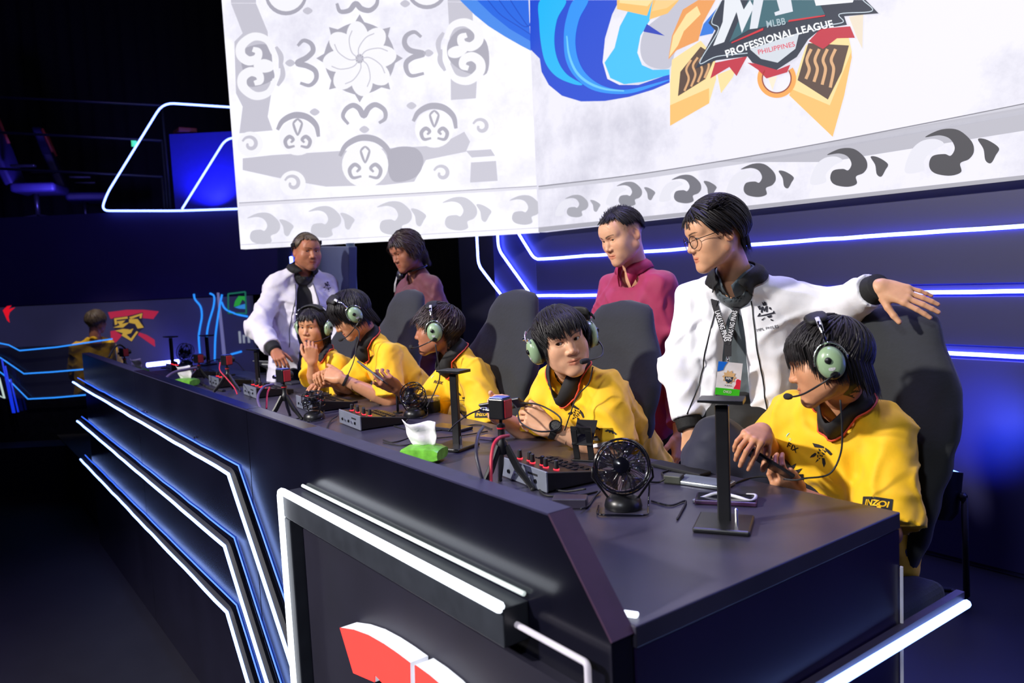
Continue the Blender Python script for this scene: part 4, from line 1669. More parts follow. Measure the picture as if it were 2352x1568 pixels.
# ---- player with fingers at the mouth
h1 = at(720, 750, 4.28)
sh1 = bodyrot(at(746, 832, 4.34), 6, 0.29)
P1 = Person('long-haired player in a yellow jersey biting the fingers of a raised hand', h1, face_dir(h1, 32, 4), -3,
            neck=at(738, 805, 4.34), sh=sh1, el=(at(790, 905, 4.25), at(722, 872, 4.22)), wr=(at(768, 880, 4.1), at(717, 832, 4.14)),
            pel=(-4.14, 2.12, 0.50), scale=0.98, hres=0.0028, face=dict(skin=SKIN2, open=0.6, fat=1.03), group='players in yellow jerseys',
            grips=('relaxed', 'mouth'), hand_dir=(at(740, 880, 4.05) - at(768, 880, 4.1), at(714, 790, 4.12) - at(717, 832, 4.14)),
            hand_back=((0, 0, 1), at(716, 830, 3.9) - at(717, 832, 4.14)),
            knees=((-4.0, 1.75, 0.52), (-4.3, 1.75, 0.52)), feet=((-4.0, 1.70, 0.0), (-4.3, 1.70, 0.0)), trousers=(0.012, 0.012, 0.016), gaze=(-0.3, 1, 0))
P1.garment('jersey', YEL, vneck=0.06, sl_r=(0.062, 0.078), amp=0.010, fr=10, seed=8.0, sleeve=0.9, res=0.007)
P1.collar(M_COLLAR, M_STRIPE, vdrop=0.06)
P1.hair(M_HAIR, z_front=0.07, z_side=-0.085, z_back=-0.13, thick=0.022, seed=18, n=1900, drape=1, crown=(0.0, 0.045))

# ---- man in the white jacket with glasses
hW = at(1641, 538, 2.42)
PW = Person('standing man in glasses and a white bomber jacket with one hand on a chair', hW, face_dir(hW, 66, 14), 2,
            neck=at(1690, 628, 2.50), sh=(at(1812, 692, 2.50), at(1598, 690, 2.66)), el=(at(1930, 712, 2.46), at(1560, 845, 2.62)), wr=(at(2020, 658, 2.27), at(1585, 985, 2.54)),
            pel=at(1700, 975, 2.58), scale=0.99, hres=0.0022, face=dict(skin=A(srgb(218, 164, 128)), open=0.45, jaw=1.0), floor=0.0,
            grips=('flat', 'relaxed'), hand_dir=(at(2140, 696, 2.20) - at(2020, 658, 2.27), (0, -0.1, -1)),
            hand_back=(at(2060, 600, 2.2) - at(2060, 670, 2.32), A(at(1400, 985, 2.2)) - A(at(1580, 985, 2.36))),
            knees=(A(at(1740, 1180, 2.60)), A(at(1650, 1180, 2.52))), feet=((-1.55, 2.12, 0.0), (-1.78, 2.08, 0.0)), trousers=(0.008, 0.008, 0.009), gaze=(0, 1, -0.4))
PW.garment('polo_shirt', srgb(70, 80, 86), inner=True, chest=0.93, sl_r=(0.048, 0.045), loose=0.002, amp=0.005, fr=9, sleeve=0.8, vneck=0.07, neck_r=0.055, crew=0.008, seed=3.0, res=0.007)
PW.collar(mat('polo_collar_slate', srgb(66, 78, 86), 0.7), None, w=0.034, vdrop=0.055, stand=0.022, rn=0.060, name='polo_collar', gap=15)
PW.garment('bomber_jacket', srgb(236, 236, 242), long=True, sl_r=(0.072, 0.070), loose=0.022, amp=0.011, fr=9, seed=11.0, cuff=M_RIB, res=0.0058, open_front=(0.056, 0.080), neck_r=0.068, belly=0.0)
PW.hair(M_HAIR, z_front=0.084, z_side=0.018, z_back=-0.055, thick=0.028, seed=21, n=2000, crown=(0.012, 0.062), fringe_push=0.012, swirl=10, top=1.15)

# ---- man in the crimson shirt
hM = at(1428, 540, 3.307)
PM = Person('standing man in a crimson button shirt with short spiky hair, looking down', hM, face_dir(hM, 50, 20), 4,
            neck=at(1458, 610, 3.392), sh=bodyrot(at(1462, 658, 3.434), -2, 0.32), el=(at(1560, 850, 3.307), at(1352, 850, 3.540)), wr=(at(1560, 1000, 3.180), at(1345, 990, 3.392)),
            pel=at(1462, 930, 3.498), scale=1.02, k=0.93, hres=0.0024, face=dict(skin=SKIN1, open=0.4, fat=1.06, jaw=1.05, fade=0.8, stubble=0.25), grips=('relaxed', 'relaxed'),
            hand_dir=((0, -0.1, -1), (0, -0.1, -1)), hand_back=((1, 0, 0), (-1, 0, 0)),
            knees=((-2.3, 2.58, 0.5), (-2.57, 2.58, 0.5)), feet=((-2.3, 2.6, 0.0), (-2.57, 2.6, 0.0)), trousers=(0.01, 0.01, 0.013))
PM.garment('button_shirt', srgb(158, 36, 80), sl_r=(0.064, 0.060), long=True, loose=0.016, amp=0.009, fr=9, seed=13.0, neck_r=0.062, vneck=0.08, res=0.006, belly=0.02)
PM.collar(mat('shirt_collar_crimson', srgb(168, 38, 84), 0.7), None, w=0.040, vdrop=0.036, stand=0.022, rn=0.060, name='shirt_collar', gap=25, vfwd=0.03)
PM.hair(M_HAIR, z_front=0.088, z_side=0.045, z_back=-0.005, thick=0.012, seed=25, n=1300, crown=(0.0, 0.03), top=1.2, jitter=0.004, swirl=8, width=0.0038)
PM.quiff(M_HAIR, n=900, length=0.030, width=0.0028, lean=(0.3, -0.5, 0.6), zmin=0.068, rough=0.12)

# ---- man in the maroon T-shirt
hT = at(932, 577, 4.55)
PT = Person('standing man in a maroon T-shirt with shoulder-length wavy hair and a headset round his neck', hT, face_dir(hT, 56, 20), 3,
            neck=at(956, 622, 4.64), sh=bodyrot(at(964, 658, 4.68), -6, 0.33), el=(at(1030, 800, 4.55), at(890, 800, 4.75)), wr=(at(1020, 900, 4.3), at(880, 890, 4.5)),
            pel=at(962, 860, 4.72), scale=1.02, hres=0.0028, face=dict(skin=SKIN4, open=0.45, stubble=0.5), grips=('relaxed', 'relaxed'),
            hand_dir=((0, -0.6, -0.8), (0, -0.6, -0.8)), hand_back=((1, 0, 0), (-1, 0, 0)), arm_r=1.08,
            knees=((-4.0, 2.42, 0.5), (-4.25, 2.42, 0.5)), feet=((-4.0, 2.45, 0.0), (-4.25, 2.45, 0.0)), trousers=(0.01, 0.01, 0.013))
PT.garment('t_shirt', srgb(96, 44, 56), sl_r=(0.066, 0.070), amp=0.008, fr=9, seed=16.0, sleeve=0.62, neck_r=0.060, crew=0.006, res=0.007, belly=0.015)
PT.hair(M_HAIRB, z_front=0.078, z_side=-0.045, z_back=-0.115, thick=0.030, seed=28, n=1900, crown=(0.0, 0.05), drape=1, wave=0.005, fringe_push=0.014)

# ---- man in the lilac-lit white jacket
hJ = at(706, 578, 4.88)
PJ = Person('standing man in a white bomber jacket over black with a comms headset on his head', hJ, face_dir(hJ, -22, 4), -2,
            neck=at(695, 614, 4.94), sh=(at(748, 656, 5.10), at(636, 656, 4.92)), el=(at(772, 780, 5.07), at(592, 750, 4.78)), wr=(at(740, 850, 4.92), at(632, 806, 4.58)),
            pel=at(690, 860, 5.02), scale=1.07, hres=0.0028, face=dict(skin=SKIN3, open=0.4, fat=1.08, jaw=1.08, stubble=0.6, fade=0.5), grips=('relaxed', 'point'),
            hand_dir=((0, -0.8, -0.5), at(648, 835, 4.50) - at(632, 806, 4.58)), hand_back=((0, 0, 1), at(640, 790, 4.32) - at(640, 815, 4.58)), arm_r=1.08,
            knees=((-4.75, 2.08, 0.5), (-5.0, 2.04, 0.5)), feet=((-4.75, 2.10, 0.0), (-5.0, 2.06, 0.0)), trousers=(0.008, 0.008, 0.01), gaze=(0.5, 1, -0.05))
PJ.garment('t_shirt', (0.008, 0.008, 0.01), inner=True, chest=0.93, sl_r=(0.048, 0.045), loose=0.004, amp=0.004, fr=9, sleeve=0.7, neck_r=0.056, crew=0.02, seed=19.0, res=0.009)
PJ.garment('bomber_jacket', srgb(228, 224, 236), long=True, sl_r=(0.074, 0.078), loose=0.030, amp=0.011, fr=9, seed=23.0, cuff=M_RIB, res=0.0065, open_front=(0.066, 0.100), neck_r=0.072, belly=0.02)
PJ.hair(M_HAIRT, z_front=0.082, z_side=0.035, z_back=-0.01, thick=0.014, seed=31, n=1300, crown=(0.02, 0.04), jitter=0.004, swirl=8, top=1.2)
PJ.quiff(M_HAIRT, n=300, length=0.022, lean=(0.6, -0.2, 0.3), zmin=0.075)
PW.quiff(M_HAIR, n=420, length=0.052, lean=(-0.75, -0.45, 0.12), zmin=0.078, ymin=-0.03, seed=8, rough=0.07)

# ---- yellow-jersey figure standing in for a reflection in the far glossy panel
hC = at(222, 738, 7.95)
PC = Person('yellow-jersey figure standing in for a reflection, before the long display', hC, face_dir(hC, -138, 8), 0,
            neck=at(218, 772, 7.95), sh=(at(176, 800, 7.95), at(250, 792, 8.10)), el=(at(176, 868, 8.1), at(268, 850, 8.3)), wr=(at(200, 900, 8.3), at(262, 880, 8.5)),
            pel=at(215, 912, 7.98), scale=1.05, hres=0.0042, face=dict(skin=SKIN3, open=0.5), floor=FLOOR_F, fres=0.009, handres=0.005, grips=('relaxed', 'relaxed'),
            hand_dir=((-0.7, 0.5, -0.2), (-0.7, 0.5, -0.2)), hand_back=((0, 0, 1), (0, 0, 1)),
            knees=(at(205, 1000, 7.98), at(232, 1000, 8.0)), feet=(on_plane(205, 1100, (0, 0, FLOOR_F), (0, 0, 1)), on_plane(232, 1100, (0, 0, FLOOR_F), (0, 0, 1))), trousers=(0.01, 0.01, 0.013))
PC.garment('jersey', YEL, sl_r=(0.075, 0.09), amp=0.014, fr=9, seed=31.0, sleeve=0.95, res=0.011)
PC.hair(M_HAIRT, z_front=0.05, z_side=0.0, z_back=-0.05, thick=0.026, seed=41, n=900, width=0.007)
# ------------------------------------------------------------------ what people wear: headsets, glasses, lanyard, jacket trim
M_SAGE = mat('sage_green_shell', srgb(150, 178, 140), 0.32, var=0.06, coat=0.2)
M_PAD = mat('black_padding', (0.008, 0.008, 0.009), 0.65, var=0.2, bump=0.2, bscale=150)
M_FOAM = mat('mic_foam', (0.018, 0.018, 0.02), 0.9, var=0.2, bump=0.4, bscale=900)
M_LOGOP = mat('pale_logo_plate', (0.55, 0.55, 0.58), 0.4, var=0.3, scale=200)


def head_thing(P, name, label, cat, group=None):
    t = thing(name, label, cat, P.hc, 0, group)
    hc = Vector(P.hc)

    def tf(mb):
        V = A(mb.v) * P.sc @ P.HM.T
        mb.v = [tuple(v) for v in V]
        return mb
    return t, tf


def rotx(p, a):
    c, s = math.cos(a), math.sin(a)
    return Vector((p[0], p[1] * c - p[2] * s, p[1] * s + p[2] * c))


def headset(P, label, tilt=0.0, swing=0.0, cup=(0.0, -0.004), wide=0.094, boom=None, cupz=-0.008, size=1.0):
    t, tf = head_thing(P, 'aviation_headset', label, 'headset', 'green aviation headsets on the players')
    ta = math.radians(tilt)
    cy, cz = cup[1], cupz
    O = Vector((0, cy, cz))
    k = size
    for sg in (-1, 1):
        c = Vector((sg * wide, cy, cz))
        ax = Vector((sg, 0.06, -0.10)).normalized()
        tf(MB().lathe([(0.030, -0.020), (0.042, -0.018), (0.045, -0.008), (0.043, 0.0), (0.02, 0.001)], c, ax, 28, ref=(0, 1, 0), sx=0.84 * k, sy=k)).build('ear_cushion', M_PAD, t, smooth='auto')
        cp = tf(MB().lathe([(0.043, 0.0), (0.046, 0.003), (0.0465, 0.010), (0.0445, 0.018), (0.038, 0.026), (0.027, 0.0315), (0.014, 0.034), (0.002, 0.0346)], c, ax, 36, ref=(0, 1, 0), sx=0.80 * k, sy=k)).build('ear_cup', M_SAGE, t, smooth='auto')
        kn = c + ax * 0.033 + Vector((0, 0.006, 0.010))
        tf(MB().lathe([(0.009, -0.006), (0.0095, 0.002), (0.008, 0.006), (0.004, 0.008), (0.001, 0.0085)], kn, ax, 16)).build('volume_knob', M_PLASTIC, cp, smooth='auto')
        tf(MB().lathe([(0.007, -0.003), (0.0072, 0.0015), (0.001, 0.0018)], c + ax * 0.031 + Vector((0, 0.002, -0.014)), ax, 16, ref=(0, 1, 0), sx=1.25, sy=0.8)).build('logo_plate', M_LOGOP, cp, smooth='auto')
        tf(MB().lathe([(0.0445, -0.002), (0.0485, 0.000), (0.0485, 0.004), (0.0445, 0.005)], c, ax, 32, ref=(0, 1, 0), sx=0.82 * k, sy=k)).build('cup_rim', M_DARKMETAL, cp, smooth='auto')
        # wire stirrup and slider, turned with the band
        arc = []
        for j in range(13):
            a = math.pi * j / 12
            q = Vector((sg * (wide + 0.022 - 0.004 * math.sin(a)), math.cos(a) * 0.044, math.sin(a) * 0.056))
            arc.append(rotx(q, ta) + O)
        tf(MB().tube(arc, 0.0022, 8)).build('stirrup', M_CHROME, t, smooth=True)
        sl = [rotx(Vector((sg * (wide + x), 0, z)), ta) + O for x, z in ((0.019, 0.052), (0.020, 0.075), (0.015, 0.098), (0.004, 0.118))]
        tf(MB().tube(sl, [0.005, 0.0045, 0.006, 0.006], 8, flat=0.5, up=Vector((1, 0, 0)))).build('slider', M_CHROME, t, smooth=True)
        nut = rotx(Vector((sg * (wide + 0.024), 0, 0.084)), ta) + O
        tf(MB().lathe([(0.005, -0.004), (0.005, 0.004), (0.002, 0.006)], nut, (sg, 0, 0), 10)).build('slider_nut', M_CHROME, t, smooth='auto')
    band, pad = [], []
    for j in range(21):
        a = math.radians(-74 + 148 * j / 20)
        q = Vector((math.sin(a) * (wide + 0.012), 0, 0.074 + math.cos(a) * 0.074))
        band.append(rotx(q, ta) + O)
        if 3 <= j <= 17:
            q2 = Vector((math.sin(a) * (wide + 0.005), 0, 0.070 + math.cos(a) * 0.074))
            pad.append(rotx(q2, ta) + O)
    if swing:
        Rz = Matrix.Rotation(math.radians(swing), 3, 'Z')
        band = [Rz @ p for p in band]
        pad = [Rz @ p for p in pad]
    axis = rotx(Vector((0, 1, 0)), ta)
    tf(MB().tube(band, 0.0028, 8, flat=3.0, up=axis)).build('headband', M_DARKMETAL, t, smooth=True)
    tf(MB().tube(pad, [0.006] + [0.0085] * (len(pad) - 2) + [0.006], 10, flat=3.4, up=axis)).build('headband_pad', M_PAD, t, smooth=True)
    for sg in (-1, 1):
        pts = [rotx(Vector((sg * math.sin(a) * (wide + 0.0155), 0, 0.074 + math.cos(a) * 0.0785)), ta) + O for a in (0.75, 0.9, 1.05)]
        tf(MB().tube(pts, 0.0012, 6, flat=5.0, up=axis)).build('band_label', M_LOGOP, t)
    # boom on the left cup
    if boom is None:
        boom = [(-wide - 0.030, cy + 0.002, cz - 0.034), (-wide - 0.030, 0.03, -0.055), (-0.088, 0.085, -0.074), (-0.055, 0.118, -0.076), (-0.032, 0.128, -0.073)]
    tf(MB().lathe([(0.012, -0.012), (0.013, 0.002), (0.009, 0.008), (0.002, 0.009)], Vector((-wide - 0.022, cy, cz - 0.034)), (-1, 0, -0.2), 16)).build('boom_mount', M_PLASTIC, t, smooth='auto')
    b = tf(MB().tube(bez(boom, 20), 0.0028, 8)).build('microphone_boom', M_PLASTIC, t, smooth=True)
    m0, m1 = Vector(boom[-2]), Vector(boom[-1])
    d = (m1 - m0).normalized()
    tf(MB().lathe([(0.003, -0.022), (0.0075, -0.016), (0.0095, -0.004), (0.0095, 0.008), (0.007, 0.015), (0.002, 0.018)], m1, d, 16)).build('microphone_foam', M_FOAM, t, smooth='auto')
    return t


def cable(name, label, pts, r=0.0028, m=None, n=40, group=None):
    o = MB().tube(bez(pts, n), r, 6).build(name, m or M_RUBBER, None, Vector(pts[0]), smooth=True)
    return tag(o, label, 'cable', group)


headset(P5, 'sage green aviation headset on the player with the raised knee')
headset(P4, 'sage green aviation headset worn with its band pushed behind the head', tilt=58, swing=-38, boom=[(-0.124, 0.0, -0.040), (-0.122, 0.035, -0.062), (-0.098, 0.085, -0.076), (-0.06, 0.122, -0.074), (-0.022, 0.136, -0.068)])
headset(P3, 'sage green aviation headset on the player in profile', tilt=-6)
headset(P2, 'sage green aviation headset on the player leaning far forward', tilt=-14)
headset(P1, 'sage green aviation headset half hidden on the player biting his fingers')

# comms headset of the man in the lilac-lit jacket
t, tf = head_thing(PJ, 'comms_headset', 'slim black comms headset on the man in the lilac-lit jacket', 'headset')
tf(MB().tube([Vector((math.sin(a) * 0.093, -0.005 - 0.02 * math.cos(a), 0.020 + math.cos(a) * 0.108)) for a in np.radians(np.linspace(-78, 78, 17))], 0.003, 8, flat=2.2, up=Vector((0, 1, 0)))).build('headband', M_PLASTIC, t, smooth=True)
tf(MB().box((0.098, -0.004, 0.040), (0.020, 0.034, 0.030), Matrix.Rotation(0.3, 3, 'X'))).build('earpiece', M_PLASTIC, t, bevel=0.006)
tf(MB().box((-0.094, -0.002, 0.062), (0.012, 0.020, 0.028))).build('temple_pad', M_PLASTIC, t, bevel=0.004)
# headset hanging round the neck of the man in maroon
t = thing('neck_headset', 'black comms headset hanging round the neck of the man in maroon', 'headset', PT.neck)
N0 = A(PT.neck)


def nk(a, r, z, f=0.0):
    a = math.radians(a)
    return Vector(PT.lat * math.sin(a) * r + PT.fw * (math.cos(a) * r + f) + PT.up * z)


MB().tube([nk(a, 0.074, 0.012 - 0.022 * math.cos(math.radians(a)), 0.014) for a in np.linspace(-165, 165, 25)], 0.0055, 8).build('neckband', M_PLASTIC, t, smooth=True)
MB().lathe([(0.010, -0.016), (0.022, -0.012), (0.024, 0.005), (0.016, 0.012), (0.004, 0.014)], nk(-6, 0.090, -0.024, 0.022), nk(0, 1, 0.1), 18).build('ear_cup', M_PLASTIC, t, smooth='auto')
MB().lathe([(0.010, -0.014), (0.019, -0.011), (0.021, 0.005), (0.013, 0.010), (0.004, 0.012)], nk(34, 0.086, -0.014, 0.020), nk(34, 1, 0.1), 18).build('ear_cup', M_PLASTIC, t, smooth='auto')
for a in (6, 30):
    MB().tube([nk(a, 0.094, -0.03, 0.024), nk(a * 0.8, 0.106, -0.075, 0.026), nk(a * 0.6, 0.114, -0.12, 0.022)], 0.0035, 6, flat=0.4).build('lanyard_strap', M_LOGOP, t, smooth=True)

# round wire glasses
t, tf = head_thing(PW, 'eyeglasses', 'round thin-rimmed eyeglasses on the man in the white jacket', 'glasses')
M_LENS = mat('clear_lens', (1, 1, 1), 0.02, trans=1.0, alpha=0.25, var=0.0)
for sg in (-1, 1):
    ring = [Vector((sg * 0.034 + math.cos(a) * 0.0245, 0.1005 - 0.008 * abs(math.cos(a)) * (1 if math.cos(a) * sg > 0 else 0), -0.004 + math.sin(a) * 0.0225)) for a in np.linspace(0, 2 * math.pi, 25)]
    tf(MB().tube(ring, 0.0014, 6, cap=False)).build('rim', M_DARKMETAL, t, smooth=True)
    tf(MB().add([r for r in ring[:-1]], [tuple(range(24))])).build('lens', M_LENS, t)
    tf(MB().tube(bez([(sg * 0.0585, 0.093, 0.004), (sg * 0.074, 0.06, 0.006), (sg * 0.084, 0.0, 0.008), (sg * 0.085, -0.012, -0.004)], 12), 0.0014, 6)).build('temple_arm', M_DARKMETAL, t, smooth=True)
tf(MB().tube(bez([(-0.0095, 0.1005, 0.0), (0, 0.104, 0.003), (0.0095, 0.1005, 0.0)], 8), 0.0013, 6)).build('bridge', M_DARKMETAL, t, smooth=True)

# jacket trim: knitted collars, zips, chest print
for P, vd in ((PW, 0.060), (PJ, 0.060)):
    P.collar(M_RIB, None, w=0.045, vdrop=vd, stand=0.030, rn=0.070, name='knitted_collar', vfwd=0.045, spread=42, gap=30)
    for sg in (-1, 1):
        pts = []
        for k in np.linspace(0, 1, 16):
            p = P.neck - P.up * (0.085 + 0.40 * k) + P.lat * sg * (0.052 + 0.075 * k) + P.fw * 0.1
            pts.append(p)
        P.strip_on('zip', pts, 0.0022, M_PLASTIC, 0.002, P.fw)
MARK = [poly((-0.1, 0.5), (-0.02, 0.42), (0.0, 0.5), (0.1, 0.44), (0.12, 0.3), (-0.06, 0.3)), poly((-0.34, 0.30), (-0.2, 0.32), (-0.16, 0.16), (-0.26, 0.10)),
        poly((-0.22, -0.05), (-0.14, 0.26), (-0.05, 0.26), (-0.02, 0.10), (0.06, 0.26), (0.16, 0.26), (0.12, -0.05), (0.04, -0.05), (0.06, 0.12), (-0.03, -0.03), (-0.08, 0.12), (-0.14, -0.05)),
        poly((-0.42, -0.24), (-0.28, -0.06), (-0.22, -0.10), (-0.3, -0.2), (0.36, -0.10), (0.42, 0.0), (0.46, -0.16), (0.0, -0.22)),
        poly((0.20, 0.10), (0.32, 0.02), (0.30, 0.16), (0.24, 0.2)), poly((-0.24, -0.42), (-0.02, -0.30), (-0.06, -0.36), (-0.2, -0.46)),
        poly((0.04, -0.26), (0.30, -0.22), (0.28, -0.34), (0.12, -0.36)), poly((0.20, -0.42), (0.34, -0.48), (0.30, -0.54), (0.22, -0.50))]
M_NAVYP = mat('print_navy', srgb(28, 28, 44), 0.7)
PW.print_on('chest_emblem', MARK, 1757, 715, 0.062, M_NAVYP, 4)
PW.print_on('chest_lettering', lettering('MPL PHILES', 1.0, 0.0, 0.0, 1.05), 1763, 754, 0.066, M_NAVYP, 8)
PJ.print_on('chest_emblem', MARK, 751, 657, 0.062, M_NAVYP, -8)
# ------------------------------------------------------------------ prints on the jerseys, lanyard and badge
M_CYANP = mat('print_pale_blue', srgb(150, 220, 210), 0.6)
BOXTXT = lettering('INZOI', 0.8, 0.03, 0.15)


def sleeve_print(P, px, py, size, rot):
    P.print_on('sleeve_print', [poly((-0.5, -0.22), (0.5, -0.22), (0.5, 0.22), (-0.5, 0.22))], px, py, size, M_PRINT, rot, 0.0018)
    P.print_on('sleeve_lettering', BOXTXT, px, py, size, mat('print_yellow', YEL, 0.7), rot, 0.0026)


P5.print_on('chest_emblem', EMBLEM, 1886, 1042, 0.066, M_PRINT, 0)
P5.print_on('sponsor_lettering', lettering('F', 0.30, 0.02, 0.1), 1812, 1022, 0.040, M_PRINT, -18)
P5.print_on('sponsor_lettering', lettering('IX', 0.6, 0.02, 0.1), 1824, 1030, 0.040, M_PRINT, -18)
P5.print_on('sponsor_arc', [poly((-0.5, -0.3), (-0.42, 0.1), (-0.1, 0.42), (0.3, 0.5), (0.0, 0.3), (-0.25, 0.05))], 1812, 1000, 0.016, M_CYANP, 0)
P5.print_on('sponsor_lettering', lettering('O', 0.5, 0.0, 0.1), 1815, 1009, 0.014, M_CYANP, -10)
P5.print_on('belly_mark', CLAW, 1832, 1090, 0.085, M_PRINT, 22)
sleeve_print(P5, 2010, 1155, 0.075, -14)
P4.print_on('chest_emblem', EMBLEM, 1324, 950, 0.078, M_PRINT, -6)
for k, px in enumerate((1366, 1403)):
    P4.print_on('sleeve_print', [poly((-0.5, -0.08), (-0.3, 0.12), (0.1, 0.16), (0.5, 0.02), (0.45, -0.1), (0.3, 0.0), (0.2, -0.1), (0.05, 0.03), (-0.1, -0.1), (-0.2, 0.02), (-0.35, -0.1))], px, 983 + k * 9, 0.042, M_PRINT, -12 - 8 * k)
P3.print_on('chest_emblem', EMBLEM, 1046, 905, 0.075, M_PRINT, 0)
P3.print_on('sponsor_lettering', lettering('ROX', 0.9, 0.03, 0.1), 1006, 878, 0.05, M_PRINT, -14)
P3.print_on('sponsor_arc', [poly((-0.5, -0.3), (-0.42, 0.1), (-0.1, 0.42), (0.3, 0.5), (0.0, 0.3), (-0.25, 0.05))], 995, 866, 0.022, M_CYANP, 0)
P3.print_on('belly_mark', CLAW, 1022, 925, 0.07, M_PRINT, 0)
P3.print_on('sponsor_lettering', lettering('UP', 0.9, 0.03, 0.0), 1022, 942, 0.035, M_PRINT, 0)
sleeve_print(P3, 1106, 952, 0.06, -2)
sleeve_print(P2, 858, 878, 0.075, -6)
P1.print_on('sleeve_print', EMBLEM, 690, 840, 0.05, M_PRINT, 0)

# lanyard and badge of the man in the white jacket
M_STRAP = mat('lanyard_black', srgb(30, 28, 34), 0.7, var=0.2)
M_BADGE = mat('badge_white', srgb(236, 236, 244), 0.3)
lan = thing('lanyard', 'black lanyard with a white and green staff badge on the man in glasses', 'lanyard', at(1672, 835, 2.44))
OL = Vector(lan.location)
d0 = 2.46
pl, pr, pm, pb = at(1642, 700, 2.525), at(1692, 700, 2.50), at(1672, 793, 2.46), at(1672, 818, 2.45)
view = (at(1672, 760, 2.5) - CAM_POS).normalized()


def ribbon(a, b, w, name, m, parent, off=0.0):
    a, b = Vector(a), Vector(b)
    d = (b - a).normalized()
    n = -view
    s_ = d.cross(n).normalized() * w / 2
    n2 = s_.cross(d).normalized()
    vs = [a - s_, a + s_, b + s_, b - s_]
    return MB().prism([v - view * off for v in vs], -view, 0.0015).build(name, m, parent, OL), d, s_


for a, tx in ((pl, 1), (pr, -1)):
    rb, d, s_ = ribbon(a, pm, 0.019, 'strap', M_STRAP, lan)
    c = Vector(a).lerp(Vector(pm), 0.52)
    vs, fs = lettering('LAKAS NG PINAS', 1.0, 0.02)[0]
    L = (Vector(pm) - Vector(a)).length * 0.74
    xd = d if tx > 0 else -d
    yd = (-view).cross(xd).normalized()
    MB().add([c - view * 0.002 + xd * (x * L) + yd * (y * L * 1.5) for x, y in vs], fs).build('strap_lettering', M_WHITE, rb, OL)
for a, b in ((at(1600 + 30, 640, 2.56), pl), (at(1712, 640, 2.52), pr)):
    ribbon(a, b, 0.019, 'strap', M_STRAP, lan)
ribbon(pm, pb, 0.022, 'strap_end', M_STRAP, lan, 0.002)
MB().tube([pb, at(1672, 833, 2.445)], 0.004, 8).build('clip', M_CHROME, lan, OL, smooth=True)
bc = at(1674, 870, 2.44)
ru, uu = (at(1712, 872, 2.44) - at(1652, 866, 2.44)).normalized(), None
uu = (-view).cross(ru).normalized()
bw, bh = 0.076, 0.104


def bq(x0, x1, y0, y1, name, m, off, parent):
    pts = [bc + ru * (x * bw / 2) + uu * (y * bh / 2) - view * off for x, y in ((x0, y0), (x1, y0), (x1, y1), (x0, y1))]
    return MB().prism(pts, -view, 0.0012).build(name, m, parent, OL)


bd = bq(-1, 1, -1, 1, 'badge_card', M_BADGE, 0.0, lan)
bq(-1, 1, -1, -0.58, 'badge_green_band', mat('badge_green', srgb(60, 200, 40), 0.35), 0.0014, bd)


def bp(pts, name, m, off=0.0014):
    return MB().prism([bc + ru * (x * bw / 2) + uu * (y * bh / 2) - view * off for x, y in pts], -view, 0.0006).build(name, m, bd, OL)


bp([(-1, 1), (-0.25, 1), (-0.45, 0.75), (-0.55, 0.5), (-1, 0.38)], 'badge_blue_corner', mat('badge_blue', srgb(20, 110, 225), 0.35))
bp([(1, -0.02), (0.72, 0.05), (0.6, -0.05), (0.62, -0.3), (0.45, -0.55), (1, -0.57)], 'badge_red_corner', mat('badge_red', srgb(222, 40, 70), 0.35))
bp([(math.cos(a) * (0.42 if k % 2 else 0.58), 0.12 + math.sin(a) * (0.30 if k % 2 else 0.42)) for k, a in enumerate(np.linspace(0, 2 * math.pi, 21)[:-1])], 'badge_sunburst', mat('badge_gold', srgb(228, 190, 140), 0.4), 0.0016)
bp([(-0.36, 0.12), (0.36, 0.14), (0.28, -0.12), (0.0, -0.26), (-0.28, -0.12)], 'badge_shield', mat('badge_dark', srgb(40, 60, 80), 0.4), 0.002)


def btext(body, x, y, w, m, off=0.0026, yk=1.0):
    vs, fs = lettering(body, w, 0.02)[0]
    MB().add([bc + ru * ((x + vx) * bw / 2) + uu * (y * bh / 2 + vy * bw / 2 * yk) - view * off for vx, vy in vs], fs).build('badge_lettering', m, bd, OL)


btext('MPL', 0, 0.02, 0.5, M_WHITE)
btext('MPL PHILIPPINES', 0.02, -0.40, 0.6, M_NAVYP, yk=1.3)
btext('CHICO', 0, -0.78, 0.66, M_WHITE, yk=1.4)
# ------------------------------------------------------------------ things on the desk
TZ = DZ + 0.0005
M_SILVER = mat('mixer_silver', srgb(150, 156, 172), 0.35, 0.5, var=0.08)
M_KNOB = mat('mixer_knob', (0.02, 0.02, 0.022), 0.5)
M_LEDRED = mat('red_led', (0.5, 0, 0), 0.4, emit=(1.0, 0.03, 0.05), strength=2.5)
M_SCREENDK = mat('phone_screen_dark', (0.006, 0.006, 0.01), 0.08)
M_TISSUE = mat('white_tissue', (0.82, 0.8, 0.84), 0.8, var=0.04, bump=0.1)
M_GREENPK = mat('tissue_pack_green', srgb(110, 185, 60), 0.35, var=0.35, scale=30)
M_REDM = mat('red_camera_plate', srgb(190, 50, 62), 0.35, 0.3, var=0.1)
M_CLEAR = mat('smoky_clear_plastic', (0.02, 0.02, 0.03), 0.08, trans=0.5, alpha=0.75, var=0.1)


def tp(px, py, z=TZ):
    return on_plane(px, py, (0, 0, z), (0, 0, 1))


